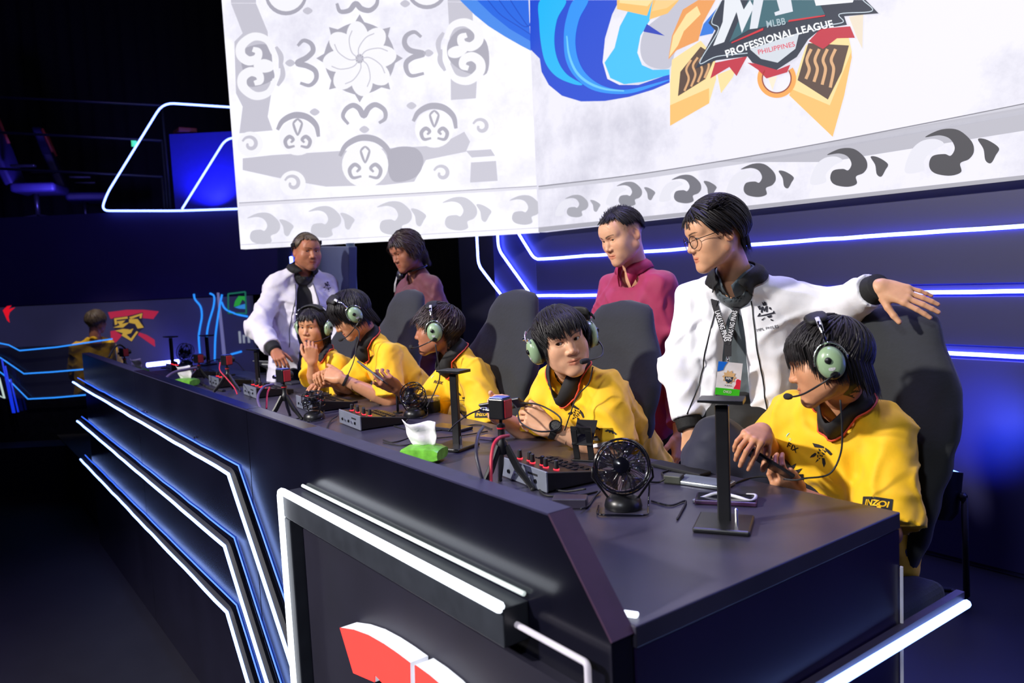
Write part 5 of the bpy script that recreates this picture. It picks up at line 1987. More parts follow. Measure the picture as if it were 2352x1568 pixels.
def headset_stand(loc, rz, label, h=0.29, base=True):
    t = thing('headset_stand', label, 'headset stand', loc, rz, 'black headset stands on the desk')
    if base:
        MB().box((0, 0, 0.006), (0.125, 0.125, 0.012)).build('base', M_PLASTIC, t, bevel=0.004)
    else:
        MB().box((0, 0, 0.005), (0.10, 0.12, 0.010)).build('base', M_PLASTIC, t, bevel=0.004)
    MB().box((0, 0.012, h / 2), (0.030, 0.016, h - 0.01)).build('post', M_PLASTIC, t, bevel=0.003)
    MB().hexa([(-0.05, y, h + 0.004 * abs(y) / 0.02 - 0.0) if z == 0 else (-0.05, y, h + 0.010) for y in (-0.022, 0.046) for z in (0, 1)] +
              [(0.05, y, h) if z == 0 else (0.05, y, h + 0.010) for y in (-0.022, 0.046) for z in (0, 1)]).build('top_rest', M_DARKMETAL, t, bevel=0.004)
    MB().lathe([(0.0035, 0.0), (0.0035, 0.03), (0.0015, 0.033)], (0.028, -0.002, 0.012), (0, 0, 1), 8).build('cable_pin', M_CHROME, t)
    return t


def mixer(loc, rz, label, s=1.0):
    t = thing('audio_mixer', label, 'audio mixer', loc, rz, 'silver-black audio mixers on the desk')
    w, d = 0.24 * s, 0.20 * s
    zf, zb = 0.058 * s, 0.028 * s        # high edge faces away from the player
    MB().hexa([(-w / 2, -d / 2, 0.004), (-w / 2, -d / 2, zf), (-w / 2, d / 2, 0.004), (-w / 2, d / 2, zb), (w / 2, -d / 2, 0.004), (w / 2, -d / 2, zf), (w / 2, d / 2, 0.004), (w / 2, d / 2, zb)]).build('body', M_PLASTIC, t, bevel=0.003)
    bp_ = MB().box((0, -d / 2 - 0.002, zf / 2 + 0.002), (w * 1.01, 0.006, zf)).build('rear_panel', M_SILVER, t, bevel=0.002)
    for k in range(5):
        MB().lathe([(0.006, 0), (0.006, 0.004), (0.0035, 0.004), (0.0035, 0.001)], (-w * 0.32 + k * 0.036 * s, -d / 2 - 0.005, zf * 0.42), (0, -1, 0), 12).build('socket', M_CHROME if k % 2 else M_DARKMETAL, bp_, smooth='auto')
    MB().box((w * 0.22, -d / 2 - 0.0055, zf * 0.72), (0.05 * s, 0.001, 0.006)).build('slot', M_BLACK, bp_)
    sl = (zb - zf) / d
    for k in range(6):
        x = -w * 0.36 + k * w * 0.145
        y = -d * 0.30 + (k % 2) * 0.012
        z = zf + sl * (y + d / 2)
        MB().lathe([(0.0085, 0.0), (0.0085, 0.003)], (x, y, z), (0, 0, 1), 14).build('knob_light', M_LEDRED, t)
        MB().lathe([(0.0065, 0.003), (0.0075, 0.005), (0.0062, 0.026), (0.004, 0.028), (0.001, 0.0285)], (x, y, z), (0, 0, 1), 14).build('knob', M_KNOB, t, smooth='auto')
    for k in range(8):
        x = -w * 0.40 + k * w * 0.11
        for j in range(2):
            y = d * (0.06 + 0.2 * j)
            MB().box((x, y, zf + sl * (y + d / 2) + 0.002), (0.016 * s, 0.016 * s, 0.004)).build('pad_key', M_DARKMETAL, t, bevel=0.001)
    for sx_ in (-1, 1):
        for sy_ in (-1, 1):
            MB().lathe([(0.008, 0), (0.008, 0.005)], (sx_ * w * 0.42, sy_ * d * 0.4, 0), (0, 0, 1), 10).build('foot', M_RUBBER, t)
    return t


def tripod(loc, rz, label, h=0.20):
    """mini tripod carrying a small player camera"""
    t = thing('mini_tripod', label, 'tripod', loc, rz, 'mini tripods with player cameras')
    for k, a in enumerate((0.2, 2.3, 4.4)):
        d = Vector((math.cos(a), math.sin(a), 0))
        lg_ = MB().tube([Vector((0, 0, h * 0.62)) + d * 0.012, d * 0.045 + Vector((0, 0, h * 0.30)), d * 0.085 + Vector((0, 0, 0.006))], [0.0085, 0.009, 0.006], 8, flat=1.3).build('leg', M_PLASTIC, t, smooth='auto')
        MB().lathe([(0.006, -0.005), (0.007, 0.0), (0.005, 0.006)], d * 0.085 + Vector((0, 0, 0.005)), (0, 0, 1), 10).build('foot', M_RUBBER, lg_)
    MB().lathe([(0.012, h * 0.50), (0.016, h * 0.54), (0.016, h * 0.66), (0.011, h * 0.70), (0.010, h * 0.86), (0.012, h * 0.87), (0.012, h * 0.92), (0.005, h * 0.94), (0.005, h)], (0, 0, 0), (0, 0, 1), 16).build('column', M_PLASTIC, t, smooth='auto')
    MB().lathe([(0.0125, 0), (0.0125, 0.004)], (0, 0, h * 0.865), (0, 0, 1), 16).build('red_ring', M_RED, t)
    return t


def player_camera(loc, rz, label):
    t = thing('player_camera', label, 'camera', loc, rz, 'small red-sided player cameras')
    MB().box((0, 0, 0.030), (0.050, 0.046, 0.058)).build('body', M_PLASTIC, t, bevel=0.004)
    MB().box((0.0265, 0, 0.030), (0.004, 0.036, 0.050)).build('red_side_plate', M_REDM, t, bevel=0.0015)
    MB().box((0, 0, 0.0605), (0.044, 0.040, 0.003)).build('top_plate', mat('blue_top_plate', srgb(70, 90, 190), 0.3, 0.4), t, bevel=0.001)
    MB().lathe([(0.016, 0), (0.017, 0.012), (0.015, 0.022), (0.012, 0.023), (0.012, 0.018), (0.002, 0.018)], (0, 0.023, 0.030), (0, 1, 0), 20).build('lens', M_PLASTIC, t, smooth='auto')
    MB().lathe([(0.0065, 0), (0.0065, 0.018), (0.009, 0.019), (0.009, 0.034), (0.006, 0.038)], (-0.026, -0.006, 0.022), (-1, 0, 0), 14).build('cable_plug', M_CHROME, t, smooth='auto')
    return t


def desk_fan(loc, rz, label, r=0.072, tilt=0.0, clip=True):
    t = thing('desk_fan', label, 'fan', loc, rz, 'small black desk fans')
    c = Vector((0, 0, r + 0.035))
    ax = Vector((0, -math.cos(tilt), math.sin(tilt)))
    u, v = Vector((1, 0, 0)), ax.cross(Vector((1, 0, 0))).normalized()
    cage = MB()
    for off, rr in ((-0.028, r * 0.93), (0.0, r), (0.028, r * 0.93)):
        cage.tube([c + ax * off + u * math.cos(a) * rr + v * math.sin(a) * rr for a in np.linspace(0, 2 * math.pi, 33)], 0.0026, 6, cap=False)
    cg = cage.build('cage_ring', M_GLOSS, t, smooth=True)
    w = MB()
    for k in range(26):
        a = 2 * math.pi * k / 26
        for sg in (-1, 1):
            w.tube([c + ax * sg * z + (u * math.cos(a + tw) + v * math.sin(a + tw)) * rr for rr, z, tw in ((r, 0.0, 0), (r * 0.93, 0.028, 0.0), (r * 0.6, 0.036, 0.12), (r * 0.28, 0.038, 0.25))], 0.0009, 4, cap=False)
    w.build('cage_wire', M_GLOSS, t, smooth=True)
    for sg in (-1, 1):
        MB().lathe([(r * 0.30, 0), (r * 0.28, 0.006), (r * 0.1, 0.009), (0.001, 0.0095)], c + ax * sg * 0.035, ax * sg, 20).build('hub_cap', M_GLOSS, t, smooth='auto')
    MB().lathe([(0.014, -0.018), (0.016, 0), (0.012, 0.014)], c, ax, 16).build('hub', M_PLASTIC, t, smooth='auto')
    for k in range(5):
        a = 2 * math.pi * k / 5
        q = []
        for i, rr in enumerate((0.013, r * 0.5, r * 0.86)):
            for j, da in enumerate((-0.22, 0.12, 0.46)):
                aa = a + da * (1.0 + 0.3 * i)
                q.append(c + (u * math.cos(aa) + v * math.sin(aa)) * rr + ax * (0.012 - 0.012 * j))
        bl = MB().add(q, [(i * 3 + j, i * 3 + j + 1, i * 3 + j + 4, i * 3 + j + 3) for i in range(2) for j in range(2)]).build('blade', M_CLEAR, t, smooth=True)
        sd = bl.modifiers.new('thick', 'SOLIDIFY')
        sd.thickness = 0.0015
    MB().lathe([(0.046, 0), (0.048, 0.006), (0.044, 0.022), (0.030, 0.034), (0.012, 0.038)], (0, 0, 0), (0, 0, 1), 24).build('base', M_PLASTIC, t, smooth='auto')
    for sg in (-1, 1):
        MB().tube([u * sg * 0.030 + Vector((0, 0, 0.015)), u * sg * (r + 0.006) + Vector((0, 0, c.z * 0.75)), u * sg * (r + 0.004) + Vector((0, 0, c.z))], 0.003, 6).build('yoke', M_PLASTIC, t, smooth=True)
    MB().tube(round_path([(-0.062, 0.0, 0.004), (-0.062, -0.075, 0.004), (0.062, -0.075, 0.004), (0.062, 0.0, 0.004), (r * 0.95, 0.02, r * 0.8)], 0.02), 0.0026, 6).build('wire_foot', M_GLOSS, t, smooth=True)
    return t


def tissue_pack(loc, rz, label, s=1.0):
    t = thing('tissue_pack', label, 'tissue pack', loc, rz, 'tissue packs on the desk')
    w, d, h = 0.072 * s, 0.050 * s, 0.058 * s
    V, F = [], []
    n = 8
    for k in range(n + 1):
        x = -w + 2 * w * k / n
        e = 1 - 0.35 * (abs(x) / w) ** 6
        for j in range(12):
            a = 2 * math.pi * j / 12
            y = d * math.copysign(abs(math.cos(a)) ** 0.55, math.cos(a)) * (1 - 0.05 * math.sin(k * 2.1 + j))
            z = h / 2 + h / 2 * e * math.copysign(abs(math.sin(a)) ** 0.55, math.sin(a)) * (1 + 0.05 * math.sin(k * 1.7 + j * 2)) 
            V.append((x, y, max(0.0, z)))
    F = [(k * 12 + j, k * 12 + (j + 1) % 12, (k + 1) * 12 + (j + 1) % 12, (k + 1) * 12 + j) for k in range(n) for j in range(12)]
    F += [tuple(range(12)), tuple(n * 12 + j for j in range(12))]
    MB().add(V, F).build('wrapper', M_GREENPK, t, smooth='auto')
    rg = random.Random(3)
    V, F = [], []
    m, q = 10, 9
    for i in range(m + 1):
        for j in range(q + 1):
            u, v = i / m, j / q
            wd = w * (0.55 + 0.45 * v ** 0.5)
            x = (u - 0.5) * 1.95 * wd - 0.012 * v
            y = 0.010 * math.sin(u * 9 + v * 2) * (0.5 + v) + 0.004 * math.sin(v * 11 + u * 3)
            z = h * 0.92 + v * 0.092 * s * (1.0 - 0.14 * (u - 0.2) - 0.1 * math.sin(u * 5)) 
            V.append((x, y, z))
    F = [(i * (q + 1) + j, i * (q + 1) + j + 1, (i + 1) * (q + 1) + j + 1, (i + 1) * (q + 1) + j) for i in range(m) for j in range(q)]
    o = MB().add(V, F).build('tissue', M_TISSUE, t, smooth=True)
    sd = o.modifiers.new('thick', 'SOLIDIFY')
    sd.thickness = 0.0015
    return t


def phone(loc, R, label, screen=M_SCREENDK, back=None, L=0.155, W=0.073, parent_group=None):
    t = thing('smartphone', label, 'phone', loc, 0, parent_group)
    t.rotation_euler = R.to_euler()
    MB().box((0, 0, 0), (L, W, 0.0085)).build('body', back or M_PLASTIC, t, bevel=0.003, seg=3)
    MB().box((0, 0, 0.0045), (L * 0.96, W * 0.93, 0.0008)).build('screen', screen, t)
    MB().box((-L * 0.36, W * 0.25, -0.0050), (0.03, 0.025, 0.002)).build('camera_bump', M_GLOSS, t, bevel=0.001)
    return t


def basis(x, z):
    f = frame_from(A(x), A(z))
    return Matrix(((f[0, 0], f[0, 1], f[0, 2]), (f[1, 0], f[1, 1], f[1, 2]), (f[2, 0], f[2, 1], f[2, 2])))


# headset stands
headset_stand(tp(1663, 1208), 0.55, 'black headset stand with a square base by the player with the raised knee', 0.285)
headset_stand(tp(1046, 1028), 0.35, 'black headset stand beside the pulled-out tissue', 0.265)
headset_stand(tp(590, 884), 0.3, 'black headset stand beside the propped tablet', 0.21, False)
headset_stand(tp(476, 838), 0.3, 'black headset stand between the glossy round fan and the propped tablet', 0.225, False)
headset_stand(tp(394, 845), 0.3, 'thin black headset stand before the blue bar light', 0.235, False)

# mixers, one for each seat
mixer(tp(1272, 1098), -0.10, 'audio mixer with red-lit knobs behind the tripod with the red cable')
mixer(tp(858, 972), -0.08, 'audio mixer with red-lit knobs beside the clear fan and black tin')
mixer(tp(748, 935), -0.08, 'audio mixer with red-lit knobs behind the fan lying on its back')
mixer(tp(618, 905), -0.05, 'audio mixer with red-lit knobs beside the black headphones')
mixer(tp(532, 883), -0.05, 'audio mixer with red-lit knobs in front of the propped tablet')
mixer(tp(468, 862), -0.05, 'audio mixer with red-lit knobs behind the crumpled tissue', 0.9)
mixer(tp(415, 848), -0.05, 'audio mixer with red-lit knobs below the glossy round fan', 0.8)

# tripods and cameras: camera sits on the column
for (px, py, h, rz, lab) in ((1158, 1122, 0.198, 0.35, 'next to the green tissue pack'), (658, 962, 0.165, 0.3, 'beside the tipped-over fan'), (526, 898, 0.150, 0.3, 'behind the crumpled tissue'),
                             (460, 872, 0.110, 0.3, 'with the thick violet cable'), (290, 868, 0.150, 0.3, 'at the desk end before the reflection figure')):
    p = tp(px, py)
    tripod(p, rz, 'black mini tripod ' + lab, h)
    player_camera(p + Vector((0, 0, h + 0.001)), rz, 'small red-sided player camera on the tripod ' + lab)

# fans
desk_fan(tp(1432, 1165), 0.75, 'black wire-caged desk fan standing next to the tall headset stand', 0.070, 0.35)
desk_fan(tp(952, 955), 0.7, 'smoky clear desk fan tipped beside the black tin', 0.055, 0.7)
desk_fan(tp(722, 962), 0.2, 'smoky clear desk fan lying on its back among the cables', 0.050, 1.45)
desk_fan(tp(428, 838), 0.5, 'glossy black round desk fan at the blue end of the desk', 0.070, 0.25)

# tissues
tissue_pack(tp(975, 1058), 0.62, 'green tissue pack with a large white tissue pulled out', 0.92)
tissue_pack(tp(428, 888), 0.62, 'tissue pack with a crumpled white tissue beside the black ribbed cable', 0.92)
tissue_pack(tp(318, 862), 0.62, 'tissue pack with a white tissue at the desk end before the reflection figure', 0.85)
# ------------------------------------------------------------------ picture shown on the video screen (flat shapes on its face)
LEDM = {}


def ledmat(rgb):
    if rgb not in LEDM:
        LEDM[rgb] = mat('screen_colour_%d_%d_%d' % rgb, (0.01, 0.01, 0.01), 0.6, emit=srgb(*rgb), strength=1.0, var=0.02)
    return LEDM[rgb]


ART = []
SOFT = {'wave_carving', 'wave_leaf', 'wave_light', 'carved_leaf', 'carved_bud', 'ribbon_cyan', 'ribbon_mid', 'ribbon_window', 'medallion_leaf', 'carved_recess_dark', 'carved_ledge_dark'}


def led_pt(px, py, lay, side):
    if side == 'L':
        return on_plane(px, py, LEFT + LED_NL * 0.0015 * (lay + 1), LED_NL)
    return on_plane(px, py, (0, LED_Y - 0.0015 * (lay + 1), 0), WN)


def shape(name, rgb, pts, lay=0, side='R'):
    pts = [p for p in pts]
    if name in SOFT:
        pts = soft(pts)
    mb = MB()
    ART.append((name, rgb, mb))
    P = [led_pt(x, y, lay, side) for x, y in pts]
    mb.prism(P, LED_NL if side == 'L' else WN, 0.0)


def soft(pts, n=6):
    """closed outline rounded through its points"""
    P = [Vector((x, y, 0)) for x, y in pts]
    k = len(P)
    out = []
    for i in range(k):
        a, b, c, d = P[i - 1], P[i], P[(i + 1) % k], P[(i + 2) % k]
        for j in range(n):
            t = j / n
            q = 0.5 * ((2 * b) + (c - a) * t + (2 * a - 5 * b + 4 * c - d) * t * t + (3 * b - a - 3 * c + d) * t ** 3)
            out.append((q.x, q.y))
    return out


def stroke(name, rgb, pts, w, lay=0, side='R', taper=True):
    P = bez([Vector((x, y, 0)) for x, y in pts], len(pts) * 6)
    L, R = [], []
    n = len(P)
    for i, p in enumerate(P):
        t = (P[min(i + 1, n - 1)] - P[max(i - 1, 0)]).normalized()
        k = w / 2 * ((0.35 + 0.65 * math.sin(math.pi * (0.08 + 0.84 * i / (n - 1)))) if taper else 1.0)
        L.append((p.x - t.y * k, p.y + t.x * k))
        R.append((p.x + t.y * k, p.y - t.x * k))
    mb = MB()
    ART.append((name, rgb, mb))
    vs = [led_pt(x, y, lay, side) for x, y in L + R]
    mb.add(vs, [(i, i + 1, n + i + 1, n + i) for i in range(n - 1)])


def c2(pts):
    return [(500 + x / 2.613, y / 2.613) for x, y in pts]


def c3(pts):
    return [(1060 + x / 1.8204, y / 1.8204) for x, y in pts]


def disc(cx, cy, rx, ry, a0=0, a1=360, n=28, rot=0):
    c, s_ = math.cos(math.radians(rot)), math.sin(math.radians(rot))
    out = []
    for a in np.radians(np.linspace(a0, a1, n, endpoint=(a1 - a0) != 360)):
        x, y = rx * math.cos(a), ry * math.sin(a)
        out.append((cx + x * c - y * s_, cy + x * s_ + y * c))
    return out


def spiral(cx, cy, r0, r1, a0, a1, n=10):
    return [(cx + (r0 + (r1 - r0) * t) * math.cos(math.radians(a0 + (a1 - a0) * t)), cy + (r0 + (r1 - r0) * t) * math.sin(math.radians(a0 + (a1 - a0) * t))) for t in np.linspace(0, 1, n)]


G1, G2, G3, WH = (176, 174, 188), (203, 201, 214), (150, 148, 162), (250, 249, 255)
# rosette
star = []
for k in range(48):
    a = math.radians(k * 7.5 - 90)
    near = min(abs((k * 7.5) % 45), 45 - (k * 7.5) % 45)
    r = 212 + (48 * max(0, 1 - near / 8))
    star.append((852 + r * math.cos(a), 350 + r * 1.02 * math.sin(a)))
shape('rosette_shadow', G1, c2(star), 0, 'L')
for k in range(8):
    a = k * 45 - 96
    x, y = 852 + 122 * math.cos(math.radians(a)), 352 + 126 * math.sin(math.radians(a))
    shape('rosette_petal', WH, c2(disc(x, y, 100, 66, rot=a)), 1, 'L')
for k in range(8):
    a = k * 45 - 74
    stroke('rosette_line', G2, c2([(852, 352), (852 + 60 * math.cos(math.radians(a - 22)), 352 + 60 * math.sin(math.radians(a - 22))), (852 + 130 * math.cos(math.radians(a)), 352 + 130 * math.sin(math.radians(a))), (852 + 175 * math.cos(math.radians(a + 14)), 352 + 175 * math.sin(math.radians(a + 14)))]), 2.4, 2, 'L', False)
# small double curls round the rosette
for pts in ([(480, 275), (515, 243), (560, 262), (572, 305), (535, 345), (478, 378), (535, 395), (585, 425), (590, 475), (552, 512), (495, 498)],
            [(1222, 222), (1180, 192), (1132, 215), (1122, 262), (1155, 302), (1235, 322), (1170, 345), (1132, 378), (1135, 425), (1165, 455), (1238, 440)],
            [(785, 745), (752, 700), (770, 655), (812, 632), (850, 652), (877, 695), (905, 650), (948, 628), (1000, 660), (1005, 710), (968, 738)],
            [(715, 20), (735, 68), (790, 62), (828, 22), (862, 52), (912, 62), (952, 30), (962, -20)]):
    stroke('carved_curl', G1, c2(pts), 13, 0, 'L')
for x, y in ((880, 777), (435, 378), (1265, 318), (582, 672), (1163, 634), (540, 65), (1125, 22)):
    shape('carved_bud', G2, c2([(x - 30, y), (x, y - 22), (x + 30, y), (x, y + 22)]), 0, 'L')
# side panels with big curls
shape('carved_recess', G2, c2([(80, 20), (230, 20), (300, 190), (322, 560), (300, 700), (330, 782), (130, 800), (150, 640), (110, 560), (100, 250), (150, 200)]), 0, 'L')
shape('carved_recess', G2, c2([(1380, 12), (1525, 15), (1555, 480), (1550, 590), (1400, 600), (1395, 250)]), 0, 'L')
shape('carved_recess_dark', G1, c2([(150, 300), (300, 270), (330, 400), (330, 480), (190, 520), (150, 420)]), 1, 'L')
shape('carved_recess_dark', G1, c2([(1390, 240), (1480, 170), (1612, 250), (1615, 440), (1480, 430), (1385, 350)]), 1, 'L')
for cx, cy, sg, a in ((225, 300, 1, 1), (235, 495, 1, -1), (1480, 215, -1, 1), (1490, 405, -1, -1)):
    stroke('white_curl', WH, c2([(cx + sg * q, cy + a * w) for q, w in ((110, 20), (70, -60), (-10, -80), (-80, -30), (-85, 30), (-40, 65), (10, 50), (20, 10), (-15, -5))]), 22, 2, 'L')
    stroke('curl_shadow', G2, c2([(cx + sg * q, cy + a * w) for q, w in ((150, 110), (155, 40), (125, -20))]), 12, 1, 'L')
shape('carved_leaf', WH, c2([(215, 395), (270, 355), (330, 375), (330, 420), (270, 435)]), 3, 'L')
shape('carved_leaf', WH, c2([(1385, 300), (1440, 275), (1500, 300), (1445, 345), (1390, 340)]), 3, 'L')
# lower band of carving
shape('carved_ledge', G2, c2([(330, 930), (740, 905), (1230, 878), (1330, 870), (1480, 790), (1515, 850), (1490, 910), (1250, 960), (1180, 1090), (1000, 1110), (650, 1120), (480, 1090), (330, 1060), (150, 1020), (150, 950)]), 0, 'L')
shape('carved_ledge_dark', G1, c2([(1040, 895), (1180, 885), (1235, 960), (1190, 1060), (1060, 1090), (1020, 1000)]), 1, 'L')
for cx, cy, r in ((885, 975, 150), (480, 810, 120), (1300, 760, 125)):
    stroke('medallion_shadow', G1, c2([(cx + r * 1.05 * math.cos(math.radians(a)), cy + r * math.sin(math.radians(a))) for a in (-165, -135, -100, -65, -30, 5)]), 15, 2, 'L')
    shape('medallion', WH, c2(disc(cx, cy + 14, r * 0.93, r * 0.9)), 3, 'L')
    for sg in (-1, 1):
        stroke('medallion_curl', G1, c2([(cx + sg * q * r, cy + w * r) for q, w in ((0.15, 0.55), (0.5, 0.6), (0.62, 0.3), (0.42, 0.08), (0.22, 0.22), (0.34, 0.38))]), 9, 4, 'L')
    shape('medallion_leaf', G1, c2([(cx - 32, cy - 66), (cx, cy - 100), (cx + 32, cy - 66), (cx, cy + 6)]), 4, 'L')
    shape('medallion_leaf_light', WH, c2([(cx - 20, cy - 70), (cx, cy - 90), (cx + 20, cy - 70), (cx, cy - 10)]), 5, 'L')
for cx, cy in ((195, 865), (450, 1100), (1345, 1040), (1580, 760)):
    shape('end_scroll', WH, c2(disc(cx, cy, 78, 76)), 6, 'L')
    stroke('end_scroll_line', G2, c2(spiral(cx, cy, 50, 14, 200, 560, 12)), 9, 7, 'L')
shape('corner_block', G2, c2([(1490, 905), (1640, 895), (1665, 935), (1525, 945)]), 2, 'L')
shape('corner_block', G2, c2([(1520, 975), (1670, 965), (1680, 1085), (1515, 1095)]), 2, 'L')
stroke('frame_line', G3, [(549, 466), (800, 452), (1000, 441), (1235, 427)], 1.6, 1, 'L', False)
shape('frame_band', (226, 224, 236), [(549, 467), (1235, 428), (1235, 434), (549, 474)], 0, 'L')
stroke('frame_line', G2, [(553, 562), (1237, 523)], 1.5, 1, 'L', False)
# the same carving goes on above
shape('carved_recess', G2, c2([(60, -330), (232, -330), (230, 18), (80, 18)]), 0, 'L')
shape('carved_recess', G2, c2([(1375, -330), (1525, -330), (1525, 12), (1380, 10)]), 0, 'L')
for cx, cy, r in ((410, -30, 120), (1255, -62, 115), (835, -180, 140)):
    shape('medallion', G1, c2(disc(cx, cy, r * 1.05, r * 1.02)), 2, 'L')
    shape('medallion', WH, c2(disc(cx, cy - 14, r * 0.93, r * 0.93)), 3, 'L')
    for sg in (-1, 1):
        stroke('medallion_curl', G1, c2([(cx + sg * q * r, cy - 14 - w * r) for q, w in ((0.15, 0.55), (0.5, 0.6), (0.62, 0.3), (0.42, 0.08), (0.22, 0.22), (0.34, 0.38))]), 9, 4, 'L')
# stone frame on the grey half
shape('frame_band', (205, 204, 216), [(1237, 428), (1480, 398), (1800, 345), (2352, 238), (3000, 104), (3000, 140), (2352, 262), (1800, 362), (1480, 410), (1237, 436)], 0)
stroke('frame_line', (120, 119, 130), [(1237, 428), (1480, 398), (1800, 345), (2100, 288), (2352, 238), (2600, 186), (3000, 104)], 2.2, 1, 'R', False)
shape('frame_shade', (186, 185, 197), [(1640, 372), (2352, 246), (3000, 112), (3000, 210), (2352, 300), (1900, 372)], 0)
shape('lower_edge', (170, 169, 180), [(1237, 522), (1700, 474), (2352, 402), (3000, 330), (3000, 341), (2352, 412), (1700, 483), (1237, 533)], 0)
# wave carvings
WAVE = [(-0.60, -0.38), (-0.2, -0.52), (0.22, -0.46), (0.55, -0.15), (0.62, 0.12), (0.50, 0.30), (0.28, 0.38), (0.30, 0.60), (0.02, 0.66), (-0.36, 0.55), (-0.50, 0.35), (-0.42, 0.12), (-0.12, 0.10), (0.04, 0.16), (0.14, -0.02), (0.02, -0.26), (-0.24, -0.38)]
LEAF = [(-0.42, -0.45), (-0.05, -0.42), (0.42, -0.10), (0.30, 0.20), (0.10, 0.52), (-0.12, 0.40), (-0.20, -0.05)]
for x, y, s_, rgb, side, sk in ((1324, 470, 44, (168, 168, 178), 'R', 0), (1445, 442, 48, (140, 140, 150), 'R', 0), (1576, 430, 56, (112, 112, 122), 'R', 0), (1741, 409, 66, (84, 84, 92), 'R', 0), (1945, 379, 76, (66, 66, 74), 'R', 0), (2180, 343, 92, (58, 58, 66), 'R', 0), (2470, 296, 112, (54, 54, 62), 'R', 0), (2830, 236, 136, (52, 52, 60), 'R', 0),
                                (605, 520, 62, (206, 205, 216), 'L', 1), (745, 505, 62, (206, 205, 216), 'L', 1), (905, 496, 66, (204, 203, 214), 'L', 1), (1055, 486, 66, (206, 205, 216), 'L', 1), (1205, 478, 58, (196, 195, 206), 'L', 1)):
    wx = 1.0
    shape('wave_carving', rgb, [(x + q * s_ * wx, y + w * s_ - q * s_ * 0.12) for q, w in WAVE], 2, side)
    lx = x + s_ * (0.98 if side == 'R' else 0.85)
    if lx < 1232 or side == 'R':
        shape('wave_leaf', rgb, [(lx + q * s_ * 0.62, y + 2 + w * s_ * 0.62) for q, w in LEAF], 2, side)
    if side == 'R':
        shape('wave_light', (232, 231, 242), [(x + q * s_ - s_ * 0.35, y + w * s_ + s_ * 0.02) for q, w in ((-0.75, 0.55), (-0.62, 0.05), (-0.35, -0.22), (0.0, -0.28), (0.22, -0.16), (-0.05, 0.0), (-0.28, 0.25), (-0.3, 0.5))], 1, side)
# blue ribbon, sweeping over both halves
shape('ribbon_blue', (26, 104, 232), [(1056, 0), (1090, 34), (1122, 60), (1160, 84), (1195, 104), (1222, 118), (1218, 0)], 0, 'L')
shape('ribbon_light', (70, 140, 240), [(1056, 0), (1090, 34), (1122, 60), (1160, 84), (1195, 104), (1222, 118), (1221, 96), (1170, 66), (1130, 34), (1095, 0)], 1, 'L')
for k in range(3):
    stroke('ribbon_line', (14, 74, 200), [(1120 + k * 26, 0), (1150 + k * 22, 34), (1190 + k * 12, 60), (1220, 80 - k * 22)], 2.0, 2, 'L', False)
shape('ribbon_deep', (10, 72, 214), c3([(286, 0), (660, 0), (630, 60), (600, 160), (590, 260), (610, 330), (660, 355), (740, 355), (870, 310), (870, 345), (800, 375), (700, 405), (600, 422), (500, 424), (420, 400), (365, 355), (335, 300), (327, 245), (287, 205)]), 0)
shape('ribbon_cyan', (8, 186, 250), c3([(330, 0), (436, 0), (400, 80), (388, 170), (402, 250), (440, 310), (505, 352), (470, 352), (400, 322), (355, 270), (335, 200), (325, 100)]), 1)
shape('ribbon_mid', (34, 150, 255), c3([(470, 0), (530, 0), (492, 80), (476, 170), (490, 255), (530, 318), (600, 362), (700, 374), (870, 332), (800, 362), (690, 392), (560, 380), (478, 325), (436, 250), (428, 150), (440, 70)]), 1)
stroke('ribbon_gleam', (110, 205, 255), c3([(440, 150), (450, 230), (480, 300), (530, 345), (600, 372), (680, 380)]), 6, 2)
shape('ribbon_sky', (60, 196, 255), c3([(640, 200), (662, 110), (705, 30), (730, 0), (860, 0), (790, 80), (748, 150), (735, 220), (755, 272), (800, 292), (870, 290), (870, 312), (760, 342), (680, 352), (622, 326), (598, 262)]), 1)
shape('ribbon_window', (196, 196, 212), c3([(770, 120), (840, 60), (905, 0), (1000, 0), (900, 200), (870, 282), (800, 282), (758, 250), (748, 190)]), 2)
shape('ribbon_spike', (24, 60, 190), c3([(775, 100), (850, 150), (760, 132)]), 3)
shape('ribbon_deep', (10, 72, 214), c3([(286, -2), (660, -2), (820, -300), (290, -300)]), 0)
shape('ribbon_cyan_top', (8, 186, 250), c3([(330, -1), (436, -1), (560, -300), (400, -300)]), 1)
shape('ribbon_mid_top', (34, 150, 255), c3([(470, -1), (530, -1), (690, -300), (600, -300)]), 1)
shape('ribbon_sky', (60, 196, 255), c3([(730, -1), (860, -1), (1010, -160), (900, -190)]), 1)
shape('ribbon_blue', (26, 104, 232), [(1056, -1), (1218, -1), (1212, -160), (960, -160)], 0, 'L')
# golden ornaments and emblem
GOLD, CREAM, BROWN, ORANGE = (250, 196, 110), (255, 226, 160), (84, 60, 48), (240, 160, 86)
shape('gold_arrow', GOLD, c3([(650, 0), (800, 0), (775, 66), (650, 38)]), 4)
shape('gold_arrow_face', CREAM, c3([(662, 0), (800, 0), (778, 26), (660, 12)]), 5)
shape('gold_arrow', GOLD, c3([(800, 0), (910, 0), (862, 56), (785, 82)]), 4)
shape('gold_arrow_face', (252, 210, 140), c3([(812, 0), (905, 0), (858, 34), (795, 48)]), 5)
shape('gold_banner', ORANGE, c3([(925, 40), (990, 0), (1062, 0), (1010, 95), (990, 170), (900, 210), (865, 248), (880, 150)]), 4)
shape('gold_banner_face', CREAM, c3([(940, 60), (985, 25), (1000, 60), (930, 130), (905, 190), (868, 240), (885, 150)]), 5)
shape('gold_banner', CREAM, c3([(880, 250), (1000, 170), (1060, 240), (1065, 330), (1035, 432), (872, 526), (872, 350)]), 4)
shape('gold_banner_edge', GOLD, c3([(872, 440), (1035, 368), (1035, 432), (872, 526)]), 5)
